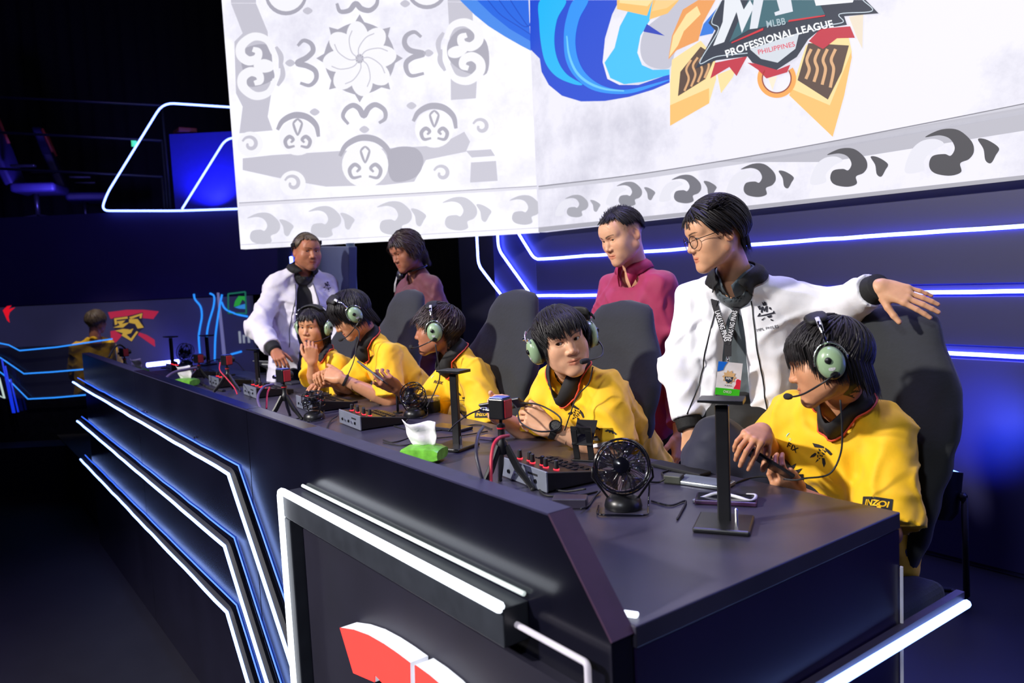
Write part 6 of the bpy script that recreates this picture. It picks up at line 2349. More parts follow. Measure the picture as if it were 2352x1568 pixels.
shape('banner_weave', BROWN, c3([(915, 300), (1000, 195), (1062, 235), (1020, 330), (905, 402)]), 6)
for k in range(4):
    x = 932 + k * 28
    stroke('banner_pattern', (222, 170, 120), c3([(x, 380 - k * 18), (x + 18, 330 - k * 18), (x + 8, 290 - k * 16), (x + 28, 250 - k * 10)]), 5, 7, 'R', False)
shape('gold_banner', CREAM, c3([(1370, 398), (1395, 330), (1440, 190), (1560, 130), (1620, 160), (1632, 215), (1600, 400), (1552, 572)]), 4)
shape('gold_banner_edge', GOLD, c3([(1540, 440), (1630, 215), (1632, 240), (1600, 400), (1552, 572), (1370, 398), (1380, 372)]), 5)
shape('banner_weave', BROWN, c3([(1405, 335), (1450, 180), (1620, 190), (1590, 300), (1532, 416)]), 6)
for k in range(4):
    x = 1440 + k * 34
    stroke('banner_pattern', (226, 176, 128), c3([(x, 330 + k * 12), (x + 14, 290), (x + 4, 250), (x + 22, 205)]), 7, 7, 'R', False)
shape('white_spike', (240, 226, 205), c3([(1620, 70), (1680, 60), (1676, 205), (1650, 150)]), 4)
shape('white_spike', CREAM, c3([(1070, 312), (1150, 280), (1135, 322), (1085, 390)]), 4)
RED_ = (196, 30, 58)
shape('red_sash', RED_, c3([(1040, 328), (1060, 262), (1195, 235), (1150, 318), (1120, 280)]), 7)
shape('red_sash', RED_, c3([(1195, 262), (1260, 268), (1320, 292), (1375, 270), (1362, 302), (1275, 328), (1240, 292)]), 7)
shape('red_sash', RED_, c3([(1452, 172), (1500, 120), (1625, 110), (1645, 158), (1570, 160), (1512, 205)]), 7)
shape('blue_spike', (28, 120, 226), c3([(995, 152), (1012, 100), (1080, 20), (1085, 70), (1050, 140)]), 6)
NAVY = (22, 38, 62)
shape('shield', NAVY, c3([(1090, 0), (1032, 96), (1062, 128), (978, 286), (1066, 252), (1196, 236), (1216, 262), (1318, 292), (1402, 238), (1450, 164), (1502, 122), (1612, 104), (1600, 68), (1744, 56), (1690, 0)]), 8)
stroke('shield_line', (206, 220, 232), c3([(1085, 5), (1046, 92), (1074, 126), (996, 262), (1068, 236), (1196, 222)]), 2.0, 9, 'R', False)
stroke('shield_line', (206, 220, 232), c3([(1470, 132), (1520, 108), (1596, 92), (1582, 58), (1716, 46), (1678, 0)]), 2.0, 9, 'R', False)
shape('shield', NAVY, c3([(1091, -1), (1690, -1), (1650, -150), (1400, -210), (1150, -150)]), 8)
shape('big_letter', (232, 236, 244), c3([(1101, -1), (1165, -1), (1210, -90), (1130, -90)]), 10)
shape('big_letter', (226, 230, 240), c3([(1207, -1), (1262, -1), (1300, -110), (1240, -110)]), 10)
shape('big_letter', (226, 230, 240), c3([(1319, -1), (1378, -1), (1470, -60), (1440, -120), (1340, -120)]), 10)
shape('big_letter', (240, 242, 248), c3([(1476, -1), (1540, -1), (1560, -130), (1500, -130)]), 10)
shape('shield_teal', (40, 98, 112), c3([(1200, 0), (1490, 0), (1520, 60), (1200, 125), (1120, 175), (1170, 60)]), 9)
shape('big_letter', (232, 236, 244), c3([(1100, 0), (1092, 92), (1052, 192), (1098, 176), (1150, 50), (1172, 138), (1222, 30), (1206, 0), (1180, 40), (1165, 0)]), 10)
shape('big_letter', (226, 230, 240), c3([(1222, 0), (1262, 0), (1238, 118), (1205, 122)]), 10)
shape('big_letter', (226, 230, 240), c3([(1318, 0), (1378, 0), (1386, 48), (1312, 66), (1308, 52), (1330, 44)]), 10)
shape('big_letter', (240, 242, 248), c3([(1475, 0), (1640, 0), (1636, 10), (1482, 24)]), 10)
shape('red_bar', (214, 24, 44), c3([(1130, 176), (1262, 116), (1262, 126), (1128, 182)]), 10)
shape('red_bar', (214, 24, 44), c3([(1368, 84), (1520, 62), (1520, 68), (1366, 92)]), 10)
shape('shield_tip', (214, 220, 230), c3([(1206, 206), (1412, 136), (1396, 204), (1322, 262), (1252, 246)]), 10)


def led_text(body, cx, cy, w, rot, rgb, lay, bend=0.0, bold=0.02, yk=1.0):
    vs, fs = lettering(body, 1.0, bold, 0.0, 1.05)[0]
    a = math.radians(rot)
    mb = MB()
    ART.append(('screen_lettering', rgb, mb))
    out = []
    for x, y in vs:
        y2 = y * yk + bend * x * x
        px = cx + w * (x * math.cos(a) + y2 * math.sin(a))
        py = cy + w * (x * math.sin(a) - y2 * math.cos(a))
        out.append(led_pt(px, py, lay, 'R'))
    mb.add(out, fs)


led_text('PROFESSIONAL LEAGUE', 1788, 84, 256, -16.0, (246, 248, 252), 11, -0.10, 0.03)
led_text('MLBB', 1782, 53, 44, -10, (170, 190, 200), 11, 0.0, 0.02, 1.2)
led_text('PHILIPPINES', 1783, 111, 86, -13, (226, 60, 90), 11, 0.0, 0.01)
for k, (r, col) in enumerate(((78, (150, 60, 30)), (72, (250, 170, 80)), (60, (150, 60, 30)))):
    pts = [(1318 + r * math.cos(a), 328 + r * 1.0 * math.sin(a)) for a in np.linspace(-0.6, math.pi + 0.6, 20)]
    stroke('gold_ring', col, c3(pts), 10 if k == 1 else 3, 5 + k, 'R', False)
shape('white_spike', (250, 236, 210), c3([(1282, 325), (1320, 318), (1300, 378)]), 5)
for name, rgb, mb in ART:
    mb.build(name, ledmat(rgb), led, origin=SEAM)
# ------------------------------------------------------------------ far end of the hall: upper stage, display, bar lights
FR = unit([ROT[0, 0], ROT[1, 0], 0])
FN = Vector(unit([-ROT[0, 2], -ROT[1, 2], 0]))       # faces the desk
FR = Vector(FR)


def far(px, py, depth=8.6):
    p0 = at(300, 678, depth)
    return on_plane(px, py, p0, FN)


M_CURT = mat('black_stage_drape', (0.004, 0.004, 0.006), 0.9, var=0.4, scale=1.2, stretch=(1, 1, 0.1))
# folded drape behind everything
mb = MB()
n = 160
a0, a1 = far(-500, 600, 12.5), far(1300, 600, 12.5)
vs = []
for k in range(n + 1):
    p = a0.lerp(a1, k / n) + FN * (0.06 * math.sin(k * 1.9) + 0.03 * math.sin(k * 0.7))
    vs += [(p.x, p.y, FLOOR_F), (p.x, p.y, 7.5)]
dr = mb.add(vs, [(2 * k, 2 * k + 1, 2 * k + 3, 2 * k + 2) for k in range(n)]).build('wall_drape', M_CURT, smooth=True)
struct(dr, 'black folded stage drape closing the back of the hall', 'drape')
zP = far(300, 486).z
pL, pR = far(-420, 486), far(760, 470)


def slab(name, m, a, b, z0, z1, d0, d1, kind=True, label=None, cat=None, parent=None):
    """upright slab between two far points, pushed back by d0..d1"""
    vs = []
    for p in (a, b):
        for d in (d0, d1):
            for z in (z0, z1):
                q = Vector((p.x, p.y, z)) - FN * d
                vs.append((q.x, q.y, z))
    o = MB().hexa(vs).build(name, m, parent)
    if kind:
        struct(o, label, cat)
    return o


M_FASC = mat('fascia_midnight', srgb(34, 26, 84), 0.6, var=0.15, scale=1.5)
slab('wall_fascia', M_FASC, pL, pR, far(0, 704).z, zP, 0.0, 0.15, True, 'dark fascia of the upper stage above the long display', 'stage fascia')
slab('floor_upper', M_FLOOR, pL, pR, zP - 0.12, zP, 0.16, 3.2, True, 'floor of the raised upper stage with empty chairs', 'stage floor')
# neon outline frames standing on the fascia edge
fr = thing('neon_frame', 'blue-white neon outline with slanted side on the upper stage', 'neon light', far(400, 484))
OF = Vector(fr.location)


def fneon(pts, r, m, rnd=0.12, depth=8.55, name='neon_tube', parent=fr, org=OF):
    return MB().tube(round_path([far(x, y, depth) for x, y in pts], rnd), r, 8).build(name, m, parent, org, smooth=True)


M_NEONF = mat('neon_far_blue', (0.3, 0.4, 1), 0.4, emit=(0.16, 0.24, 1.0), strength=6.0)
fneon([(700, 480), (560, 479), (408, 484), (232, 484), (246, 444), (374, 236), (560, 248)], 0.011, M_NEONF)
fneon([(418, 480), (520, 316), (640, 318)], 0.011, M_NEONF, 0.1)
# lit box behind the second outline
bx = slab('lit_scenery_box', mat('box_blue', srgb(40, 40, 150), 0.6, var=0.05), far(396, 400, 9.0), far(640, 400, 9.0), zP, far(396, 308, 9.0).z, 0.0, 0.5, False)
tag(bx, 'blue-lit scenery box behind the slanted neon outline', 'scenery box')
bl = bpy.data.lights.new('box_uplight', 'SPOT')
bl.energy, bl.color, bl.spot_size, bl.spot_blend = 60, (0.05, 0.06, 1.0), math.radians(120), 0.8
bo = bpy.data.objects.new('box_uplight', bl)
bo.location = far(480, 470, 8.72)
bo.rotation_euler = (far(480, 380, 9.0) - bo.location).to_track_quat('-Z', 'Y').to_euler()
COL.objects.link(bo)
# railings
for k, y in enumerate((222, 303, 386)):
    r = thing('stage_railing', ('top', 'middle', 'lowest')[k] + ' dark rail across the upper stage', 'railing', far(0, y, 8.7))
    MB().tube([far(-300, y - 14, 8.7), far(372, y + 20, 8.7)], 0.014, 8).build('rail_bar', mat('rail_dark_blue', (0.01, 0.01, 0.04), 0.4), r, r.location, smooth=True)
    MB().tube([far(372, y + 20, 8.7), Vector((far(372, y + 20, 8.7).x, far(372, y + 20, 8.7).y, zP))], 0.012, 8).build('rail_post', M_BLACK, r, r.location, smooth=True)
# empty racing chairs on the upper stage
M_SEATB = mat('racing_seat_navy', srgb(34, 26, 70), 0.6, var=0.1)
M_SEATO = mat('racing_seat_orange', srgb(150, 50, 34), 0.6, var=0.1)


def racing_chair(loc, rz, label):
    t = thing('racing_chair', label, 'chair', loc, rz, 'empty racing chairs on the upper stage')
    rows = [(0.45, 0.22), (0.6, 0.25), (0.8, 0.26), (0.95, 0.28), (1.05, 0.24), (1.15, 0.17), (1.28, 0.16), (1.34, 0.10)]
    vs = []
    for z, w in rows:
        y = 0.2 + (z - 0.45) * 0.3
        vs += [(-w, y - 0.05, z), (w, y - 0.05, z), (w, y + 0.06, z), (-w, y + 0.06, z)]
    fs = [(i * 4 + k, i * 4 + (k + 1) % 4, (i + 1) * 4 + (k + 1) % 4, (i + 1) * 4 + k) for i in range(len(rows) - 1) for k in range(4)]
    fs += [(3, 2, 1, 0), tuple((len(rows) - 1) * 4 + k for k in range(4))]
    MB().add(vs, fs).build('backrest', M_SEATB, t, bevel=0.03, seg=3)
    for sg in (-1, 1):
        MB().tube([(sg * 0.17, 0.2 + (z - 0.45) * 0.3 - 0.06, z) for z in (1.0, 1.1, 1.2, 1.3)], 0.02, 8).build('side_stripe', M_SEATO, t, smooth=True)
    MB().box((0, -0.05, 0.42), (0.5, 0.5, 0.11)).build('seat', M_SEATB, t, bevel=0.04, seg=3)
    MB().tube([(0, 0, 0.08), (0, 0, 0.38)], 0.03, 10).build('gas_column', M_DARKMETAL, t, smooth=True)
    for k in range(5):
        a = 2 * math.pi * k / 5
        MB().tube([(0, 0, 0.10), (0.32 * math.cos(a), 0.32 * math.sin(a), 0.03)], [0.03, 0.02], 8).build('base_arm', M_PLASTIC, t, smooth=True)
    for sg in (-1, 1):
        MB().box((sg * 0.3, 0, 0.66), (0.08, 0.26, 0.03)).build('armrest', M_PLASTIC, t, bevel=0.01)
    return t


c1, c2_ = far(85, 470, 9.6), far(195, 470, 10.7)
racing_chair((c1.x, c1.y, zP), 2.7, 'empty racing chair with an orange-edged headrest on the upper stage')
racing_chair((c2_.x, c2_.y, zP), 2.9, 'empty dark racing chair beside the orange-edged one on the upper stage')
spot('upper_stage_uplight', far(120, 480, 9.0) + Vector((0, 0, 0.1)), far(110, 420, 9.8), 90, (0.15, 0.12, 1.0), 100, 0.8, 0.1)
# books and sign lamp by the box
sg_ = far(308, 328, 9.0)
tag(MB().box(sg_, (0.09, 0.04, 0.07)).build('exit_sign', mat('green_sign', (0.05, 0.5, 0.3), 0.4, emit=(0.1, 0.9, 0.5), strength=0.9)), 'tiny green lit sign behind the slanted neon tube', 'sign')
bk = far(425, 302, 9.1)
tag(MB().box(bk + Vector((0, 0, 0.0)), (0.26, 0.2, 0.05)).build('red_case', mat('dull_red_case', srgb(120, 44, 40), 0.6), bevel=0.01), 'dull red flat case on top of the blue-lit box', 'case')

# long display under the fascia
zt_, zb_ = far(0, 706).z, far(0, 905).z
dL, dR = far(-420, 760), far(580, 760)
dsp = thing('long_display', 'long low display with a fox emblem and sponsor logos under the upper stage', 'display', (far(300, 800).x, far(300, 800).y, zb_))
ODs = Vector(dsp.location)


def dpoly(pts, name, m, lay=0, depth=8.6):
    q = [far(x, y, depth) + FN * (0.004 * (lay + 1)) for x, y in pts]
    return MB().prism(q, FN, 0.003).build(name, m, dsp, ODs)


vs = []
for p in (dL, dR):
    for d in (0.0, 0.1):
        for z in (zb_ - 0.3, zt_):
            q = Vector((p.x, p.y, z)) - FN * d
            vs.append((q.x, q.y, z))
M_DISP = mat('display_dark_blue', (0.05, 0.05, 0.14), 0.4, emit=(0.022, 0.022, 0.055), strength=0.55, var=0.5, scale=0.8)
MB().hexa(vs).build('display_panel', M_DISP, dsp, ODs)
E_ = lambda n, rgb, s_=0.8: mat('display_' + n, (0.01, 0.01, 0.01), 0.5, emit=srgb(*rgb), strength=s_, var=0.05)
REDD, GLD, CYB = E_('red', (170, 34, 66), 0.9), E_('gold', (196, 158, 62), 0.8), E_('cyan', (40, 140, 250), 1.2)


def z1(pts):
    return [(x / 3.5629, 620 + y / 3.5629) for x, y in pts]


dpoly(z1([(885, 345), (1040, 325), (1180, 325), (1300, 338), (1255, 400), (1160, 392), (1050, 385), (905, 398)]), 'emblem_bar', REDD)
dpoly(z1([(905, 500), (960, 490), (1010, 520), (960, 580), (915, 620)]), 'emblem_leg', REDD)
dpoly(z1([(1140, 510), (1200, 530), (1265, 570), (1270, 628), (1200, 580), (1130, 530)]), 'emblem_leg', REDD)
dpoly(z1([(930, 390), (1050, 375), (1172, 345), (1165, 420), (1185, 465), (1150, 490), (1130, 520), (1075, 580), (1000, 530), (960, 505), (925, 455)]), 'fox_head_shadow', E_('navy', (26, 24, 52), 0.8), 1)
for pts in ([(938, 395), (1045, 380), (1050, 396), (955, 408), (965, 440), (945, 450)], [(1060, 385), (1168, 352), (1160, 395), (1145, 392), (1150, 372), (1075, 400)],
            [(960, 420), (1030, 410), (1000, 440), (1060, 428), (1010, 470), (930, 470), (985, 450)], [(1060, 400), (1130, 400), (1180, 470), (1130, 478), (1110, 440), (1060, 430)],
            [(945, 495), (1010, 480), (985, 510), (1060, 485), (1040, 530), (1075, 560), (1120, 500), (1135, 505), (1080, 582), (1000, 535), (1010, 515)],
            [(1030, 500), (1095, 478), (1075, 515), (1045, 525)]):
    dpoly(z1(pts), 'fox_head_line', GLD, 2)
dpoly(z1([(25, 330), (60, 295), (95, 290), (70, 320), (125, 305), (80, 345), (70, 380), (80, 430), (60, 410)]), 'red_letter', E_('bright_red', (226, 20, 40), 0.9))


def dline(pts, w, m, lay=0):
    P = bez([Vector((x, y, 0)) for x, y in z1(pts)], 24)
    q = [far(p.x, p.y) + FN * (0.012 + 0.003 * lay) for p in P]
    return MB().tube(q, w, 6).build('glow_line', m, dsp, ODs, smooth=True)


for pts in ([(1590, 195), (1600, 240), (1645, 300), (1655, 380), (1640, 470), (1630, 560), (1645, 740)], [(1720, 190), (1755, 215), (1750, 300), (1710, 440), (1695, 560), (1705, 740)],
            [(1820, 200), (1800, 300), (1780, 430), (1765, 560), (1760, 740)], [(1815, 260), (1850, 320), (1940, 360), (2030, 380)], [(1890, 690), (1980, 665)]):
    dline(pts, 0.010, CYB)
dpoly(z1([(1775, 185), (1795, 185), (1850, 690), (1835, 760), (1820, 690)]), 'pale_pillar', E_('pale', (120, 120, 180), 0.7))
GRN = E_('green', (30, 110, 90), 0.8)
for a, b in (((1870, 195), (2010, 178)), ((2010, 178), (2018, 355)), ((2018, 355), (1872, 352)), ((1872, 352), (1870, 195))):
    dline([a, ((a[0] + b[0]) / 2, (a[1] + b[1]) / 2), b], 0.008, GRN)
dpoly(z1([(1955, 212), (2005, 215), (2012, 260), (1985, 240), (1960, 290), (1915, 300), (1925, 255)]), 'leaf_logo', E_('leaf_green', (40, 150, 60), 0.9), 1)
dpoly(z1([(1920, 305), (1975, 285), (2012, 275), (2012, 318), (1960, 316)]), 'leaf_logo', E_('leaf_blue', (50, 130, 210), 0.9), 1)
vs_, fs_ = lettering('In', 1.0, 0.02)[0]
o_ = far(562, 775)
MB().add([o_ + FR * (x * 0.12) + Vector((0, 0, y * 0.12)) + FN * 0.02 for x, y in vs_], fs_).build('display_lettering', E_('letter_grey', (150, 156, 176), 0.8), dsp, ODs)
# glowing bar below the display
b0, b1 = far(338, 838, 8.3), far(410, 830, 8.3)
tag(MB().tube([b0, b1], 0.022, 10).build('bar_light', mat('bar_blue_white', (0.5, 0.5, 1), 0.3, emit=(0.10, 0.12, 1.0), strength=30.0), smooth=True), 'blue-white bar light at the foot of the long display', 'bar light')

# see-through pane in place of a reflecting glossy panel, thin cyan lines on it
g0, g1 = far(-300, 800, 7.5), far(262, 780, 7.5)
gl = thing('glossy_panel_stand_in', 'see-through pane standing in for a glossy black panel, with three thin cyan light lines', 'glass panel', (far(60, 900, 7.5).x, far(60, 900, 7.5).y, FLOOR_F))
OG = Vector(gl.location)
M_SMOKE = mat('stand_in_smoked_glass', (0.012, 0.014, 0.03), 0.05, alpha=0.62, var=0.1, spec=0.4)
ztop, zlow = far(60, 796, 7.5).z, far(60, 915, 7.5).z
MB().hexa([tuple(Vector((p.x, p.y, z)) - FN * d) for p in (g0, g1) for d in (0.0, 0.02) for z in (zlow, ztop)]).build('glass_pane', M_SMOKE, gl, OG)
MB().hexa([tuple(Vector((p.x, p.y, z)) - FN * d) for p in (g0, g1) for d in (0.0, 0.05) for z in (FLOOR_F, zlow)]).build('lower_board', M_GLOSS, gl, OG)
for pts in ([(-60, 780), (0, 788), (20, 792), (45, 805), (130, 797), (258, 778)], [(-60, 800), (2, 822), (55, 858), (120, 854), (250, 843)], [(-20, 840), (8, 860), (64, 916), (125, 913), (250, 902)]):
    MB().tube([far(x, y, 7.46) for x, y in pts], 0.0065, 6).build('light_line', CYB if pts[0][1] > 0 else CYB, gl, OG, smooth=True)
for pts in ([(4, 824), (30, 948)], [(24, 870), (42, 946)], [(12, 840), (34, 948)]):
    MB().tube([far(x, y, 7.44) for x, y in pts], 0.008, 6).build('light_line', E_('deep_blue', (20, 50, 220), 1.0), gl, OG, smooth=True)
MB().tube([far(x, y, 7.40) for x, y in ((-20, 880), (-2, 868), (10, 914), (-10, 905))], 0.010, 6).build('light_line', E_('whitish', (200, 220, 215), 0.9), gl, OG, smooth=True)
# stage riser under it
slab('wall_riser', mat('riser_dark', (0.004, 0.004, 0.014), 0.5), far(-420, 1000, 7.0), far(420, 1000, 7.0), FLOOR_F, far(0, 1030, 7.0).z, 0.0, 0.3, True, 'low dark riser below the see-through pane', 'riser')

spot('far_figure_fill', far(60, 300, 6.2) + Vector((0, 0, 1.6)), far(200, 800, 7.95), 330, (1.0, 0.92, 0.75), 26, 0.5, 0.1)  # unseen spot added to brighten the yellow-jersey figure
spot('far_blue_fill', far(350, 300, 5.5) + Vector((0, 0, 1.5)), far(260, 600, 8.6), 110, (0.30, 0.22, 1.0), 80, 0.9, 0.3)  # unseen blue fill added to lift the dark fascia and far end
# ------------------------------------------------------------------ phones in hands, watch, bands, cables and small gear
# phones: x along the length, z out of the screen
phone((P5.tips[1][0][-1] * 0.5 + P5.tips[0][0][-1] * 0.5).tolist(), basis(at(1745, 1060, 2.02) - at(1685, 1022, 2.04), (0.1, 0.6, 0.8)), 'dark phone held in both hands by the player with the raised knee')
phone(at(1156, 930, 2.675), basis(at(1205, 922, 2.64) - at(1108, 938, 2.71), (0.2, 0.55, 0.8)), 'dark phone held sideways by the player with the wristwatch', mat('phone_screen_blue', (0.01, 0.01, 0.02), 0.1, emit=(0.05, 0.08, 0.6), strength=0.6))
phone(at(856, 856, 3.42), basis(at(890, 882, 3.42) - at(838, 842, 3.46), at(895, 815, 3.46) - at(862, 868, 3.44)), 'silver-edged phone held up by the player in profile', back=mat('phone_grey', (0.12, 0.12, 0.13), 0.3, 0.5))


def band(P, i, t, r, w, m, name, label, cat):
    e, wv = P.el[i], P.wr[i]
    d = unit(wv - e)
    c = wv + (e - wv) * t
    o = MB().lathe([(r, -w), (r + 0.002, -w), (r + 0.0025, 0), (r + 0.002, w), (r, w)], (0, 0, 0), d, 28).build(name, m, None, smooth='auto')
    o.location = c
    return tag(o, label, cat), Vector(c), Vector(d)


t = thing('wristwatch', 'black wristwatch with a grey dial on the wrist of the sideways-glancing player', 'watch', P4.wr[0] + (P4.el[0] - P4.wr[0]) * 0.06)
d = Vector(unit(P4.wr[0] - P4.el[0]))
MB().lathe([(0.0265, -0.010), (0.0298, -0.010), (0.0303, 0), (0.0298, 0.010), (0.0265, 0.010)], (0, 0, 0), d, 28).build('strap', M_RUBBER, t, smooth='auto')
nv = (CAM_POS - Vector(t.location)).normalized()
nv = (nv * 0.8 + Vector((0, 0, 0.6)))
nv = (nv - d * nv.dot(d)).normalized()
cs = MB().lathe([(0.021, 0.0), (0.0225, 0.004), (0.0215, 0.010), (0.017, 0.0105), (0.001, 0.0106)], nv * 0.0245, nv, 28).build('case', M_PLASTIC, t, smooth='auto')
MB().lathe([(0.0165, 0.0107), (0.001, 0.0110)], nv * 0.0245, nv, 24).build('dial', mat('watch_dial_grey', (0.09, 0.095, 0.10), 0.3, var=0.6, scale=300), cs)
band(P3, 1, 0.33, 0.036, 0.008, mat('band_blue', srgb(60, 60, 130), 0.6), 'wristband', 'blue-violet band on the forearm of the player in profile', 'wristband')
band(P2, 0, 0.10, 0.0275, 0.006, M_RUBBER, 'wristband', 'thin black band on the wrist of the player leaning far forward', 'wristband')
# white under-sleeve peeking out below the jersey sleeve
a, b = P4.sh[0], P4.el[0]
ud = unit(b - a)
ue = a + (b - a) * 0.86
MB().lathe([(0.070, -0.014), (0.083, 0.004), (0.082, 0.012), (0.070, 0.012)], ue, ud, 32).build('undersleeve', mat('white_undersleeve', (0.8, 0.78, 0.84), 0.7), P4.o, P4.base, smooth='auto')

# bent metal phone stand
p = tp(1348, 1052)
t = thing('phone_stand', 'black bent metal phone stand with a slotted back in front of the wristwatch player', 'phone stand', p, 0.5)
MB().box((0, 0, 0.003), (0.075, 0.095, 0.005)).build('base_plate', M_PLASTIC, t, bevel=0.001)
R_ = Matrix.Rotation(math.radians(14), 3, 'X')
for sg in (-1, 1):
    MB().box((sg * 0.024, -0.035, 0.052), (0.020, 0.005, 0.100), R_).build('upright', M_PLASTIC, t, bevel=0.001)
MB().box((0, -0.045, 0.100), (0.068, 0.005, 0.024), R_).build('cross_piece', M_PLASTIC, t, bevel=0.001)
MB().box((0, -0.012, 0.086), (0.068, 0.005, 0.092), Matrix.Rotation(math.radians(-42), 3, 'X')).build('cradle', M_PLASTIC, t, bevel=0.001)
MB().box((0, 0.026, 0.060), (0.068, 0.028, 0.005), Matrix.Rotation(math.radians(-35), 3, 'X')).build('cradle_lip', M_PLASTIC, t, bevel=0.001)

# small box by the parapet
o = MB().box((0, 0, 0.013), (0.088, 0.046, 0.026)).build('usb_hub', mat('hub_violet_black', (0.03, 0.025, 0.045), 0.35), bevel=0.003)
o.location = tp(1310, 1163)
o.rotation_euler = (0, 0, 0.75)
tag(o, 'small violet-black box next to the parapet corner', 'usb hub')
# flat phones, charger and adapter near the tall stand
for (px, py, rz, lab, m, L) in ((1618, 1112, 0.25, 'pale silver phone lying near the tall headset stand', mat('phone_silver', (0.30, 0.33, 0.36), 0.2, 0.6), 0.15), (1668, 1152, 0.6, 'dark blue and red phone lying under the white cable', mat('phone_red_blue', (0.05, 0.02, 0.06), 0.2), 0.15)):
    p = tp(px, py)
    t = thing('smartphone', lab, 'phone', p, rz)
    MB().box((0, 0, 0.006), (L, 0.072, 0.011)).build('body', m, t, bevel=0.003)
    MB().box((0, 0, 0.012), (L * 0.95, 0.066, 0.0008)).build('screen', mat('glass_pale', (0.20, 0.23, 0.26), 0.08) if 'silver' in lab else M_SCREENDK, t)
    MB().box((L * 0.36, 0.016, 0.0125), (0.03, 0.028, 0.002)).build('camera_bump', M_GLOSS, t, bevel=0.001)
tag(MB().tube(bez([tp(1592, 1150, TZ + 0.004), tp(1615, 1142, TZ + 0.01), tp(1650, 1132, TZ + 0.02), tp(1690, 1140, TZ + 0.016), tp(1725, 1150, TZ + 0.01), tp(1736, 1138, TZ + 0.012), tp(1716, 1136, TZ + 0.004)], 30), 0.0042, 8).build('charging_cable', M_WHITE, smooth=True), 'short white charging cable curled over the flat phones', 'cable')
o = MB().box((0, 0, 0.012), (0.05, 0.035, 0.024)).build('power_adapter', mat('adapter_olive', (0.05, 0.055, 0.045), 0.5), bevel=0.004)
o.location, o.rotation_euler = tp(1548, 1108), (0, 0, 0.4)
tag(o, 'small dark olive adapter on the desk beside the silver phone', 'adapter')
# tin
t = thing('round_tin', 'black round tin with a silver lid in front of the player in profile', 'tin', tp(988, 945))
MB().lathe([(0.046, 0), (0.047, 0.002), (0.047, 0.052), (0.046, 0.053)], (0, 0, 0), (0, 0, 1), 32).build('can', M_PLASTIC, t, smooth='auto')
MB().lathe([(0.0475, 0.050), (0.0485, 0.052), (0.0485, 0.066), (0.046, 0.068), (0.044, 0.066), (0.001, 0.066)], (0, 0, 0), (0, 0, 1), 32).build('lid', mat('lid_silver', (0.6, 0.58, 0.64), 0.25, 0.9), t, smooth='auto')
# over-ear headphones lying on the desk
t = thing('headphones', 'black over-ear headphones lying on the desk before the player leaning forward', 'headphones', tp(690, 878), 0.4)
for sg in (-1, 1):
    MB().lathe([(0.020, -0.02), (0.042, -0.016), (0.045, 0.0), (0.040, 0.014), (0.018, 0.020), (0.002, 0.021)], (sg * 0.060, 0, 0.045), (sg, 0.3, 0.25), 24).build('ear_cup', M_PLASTIC, t, smooth='auto')
MB().tube([(math.cos(a) * 0.075, 0.02 + 0.085 * math.sin(a), 0.03 + 0.045 * math.sin(a)) for a in np.linspace(0, math.pi, 17)], 0.006, 8, flat=2.0).build('headband', M_PAD, t, smooth=True)
# tablet propped on a small stand
t = thing('tablet', 'grey tablet propped on a black stand under the pointing hand', 'tablet', tp(618, 858), 0.35)
MB().box((0, 0.0, 0.060), (0.19, 0.008, 0.125), Matrix.Rotation(math.radians(58), 3, 'X')).build('body', mat('tablet_grey', (0.30, 0.31, 0.30), 0.35, 0.2), t, bevel=0.004)
MB().box((0, -0.012, 0.058), (0.07, 0.005, 0.035), Matrix.Rotation(math.radians(58), 3, 'X')).build('back_plate', M_WHITE, t)
MB().tube([(0, -0.01, 0.0), (0, -0.01, 0.03), (0, 0, 0.05)], 0.01, 8).build('stand_post', M_PLASTIC, t, smooth=True)
MB().box((0, -0.005, 0.004), (0.09, 0.09, 0.008)).build('stand_base', M_PLASTIC, t, bevel=0.003)
# flat boards and discs
for (px, py, w, dd, rz, nm, lab, m) in ((1125, 1008, 0.07, 0.05, 0.3, 'charging_pad', 'round-cornered charging pad with a violet sheen behind the tripod', mat('pad_violet', (0.06, 0.04, 0.09), 0.2)),
                                   (1035, 985, 0.17, 0.08, 0.25, 'flat_tablet', 'flat dark tablet with a bright edge behind the tall post', mat('flat_dark', (0.02, 0.02, 0.03), 0.25)),
                                   (790, 925, 0.12, 0.09, 0.1, 'router_box', 'flat black box with a red light between the mixers', M_PLASTIC),
                                   (805, 1018, 0.10, 0.05, 0.2, 'card_reader', 'flat dark card reader with a blue edge by the parapet', mat('reader_blue', (0.03, 0.03, 0.08), 0.3)),
                                   (1560, 1080, 0.20, 0.05, -0.02, 'cable_tray', 'shallow dark tray at the rear edge of the desk', M_BLACK),
                                   (672, 880, 0.14, 0.09, 0.1, 'flat_tablet', 'flat grey pad behind the black headphones', mat('pad_grey', (0.05, 0.05, 0.06), 0.4)),
                                   (520, 862, 0.12, 0.08, 0.1, 'router_box', 'flat black box beyond the propped tablet', M_PLASTIC)):
    o = MB().box((0, 0, 0.006), (w, dd, 0.012)).build(nm, m, bevel=0.004, seg=3)
    o.location, o.rotation_euler = tp(px, py), (0, 0, rz)
    tag(o, lab, 'charger' if 'pad' in nm else ('tablet' if 'tablet' in nm else 'device'))
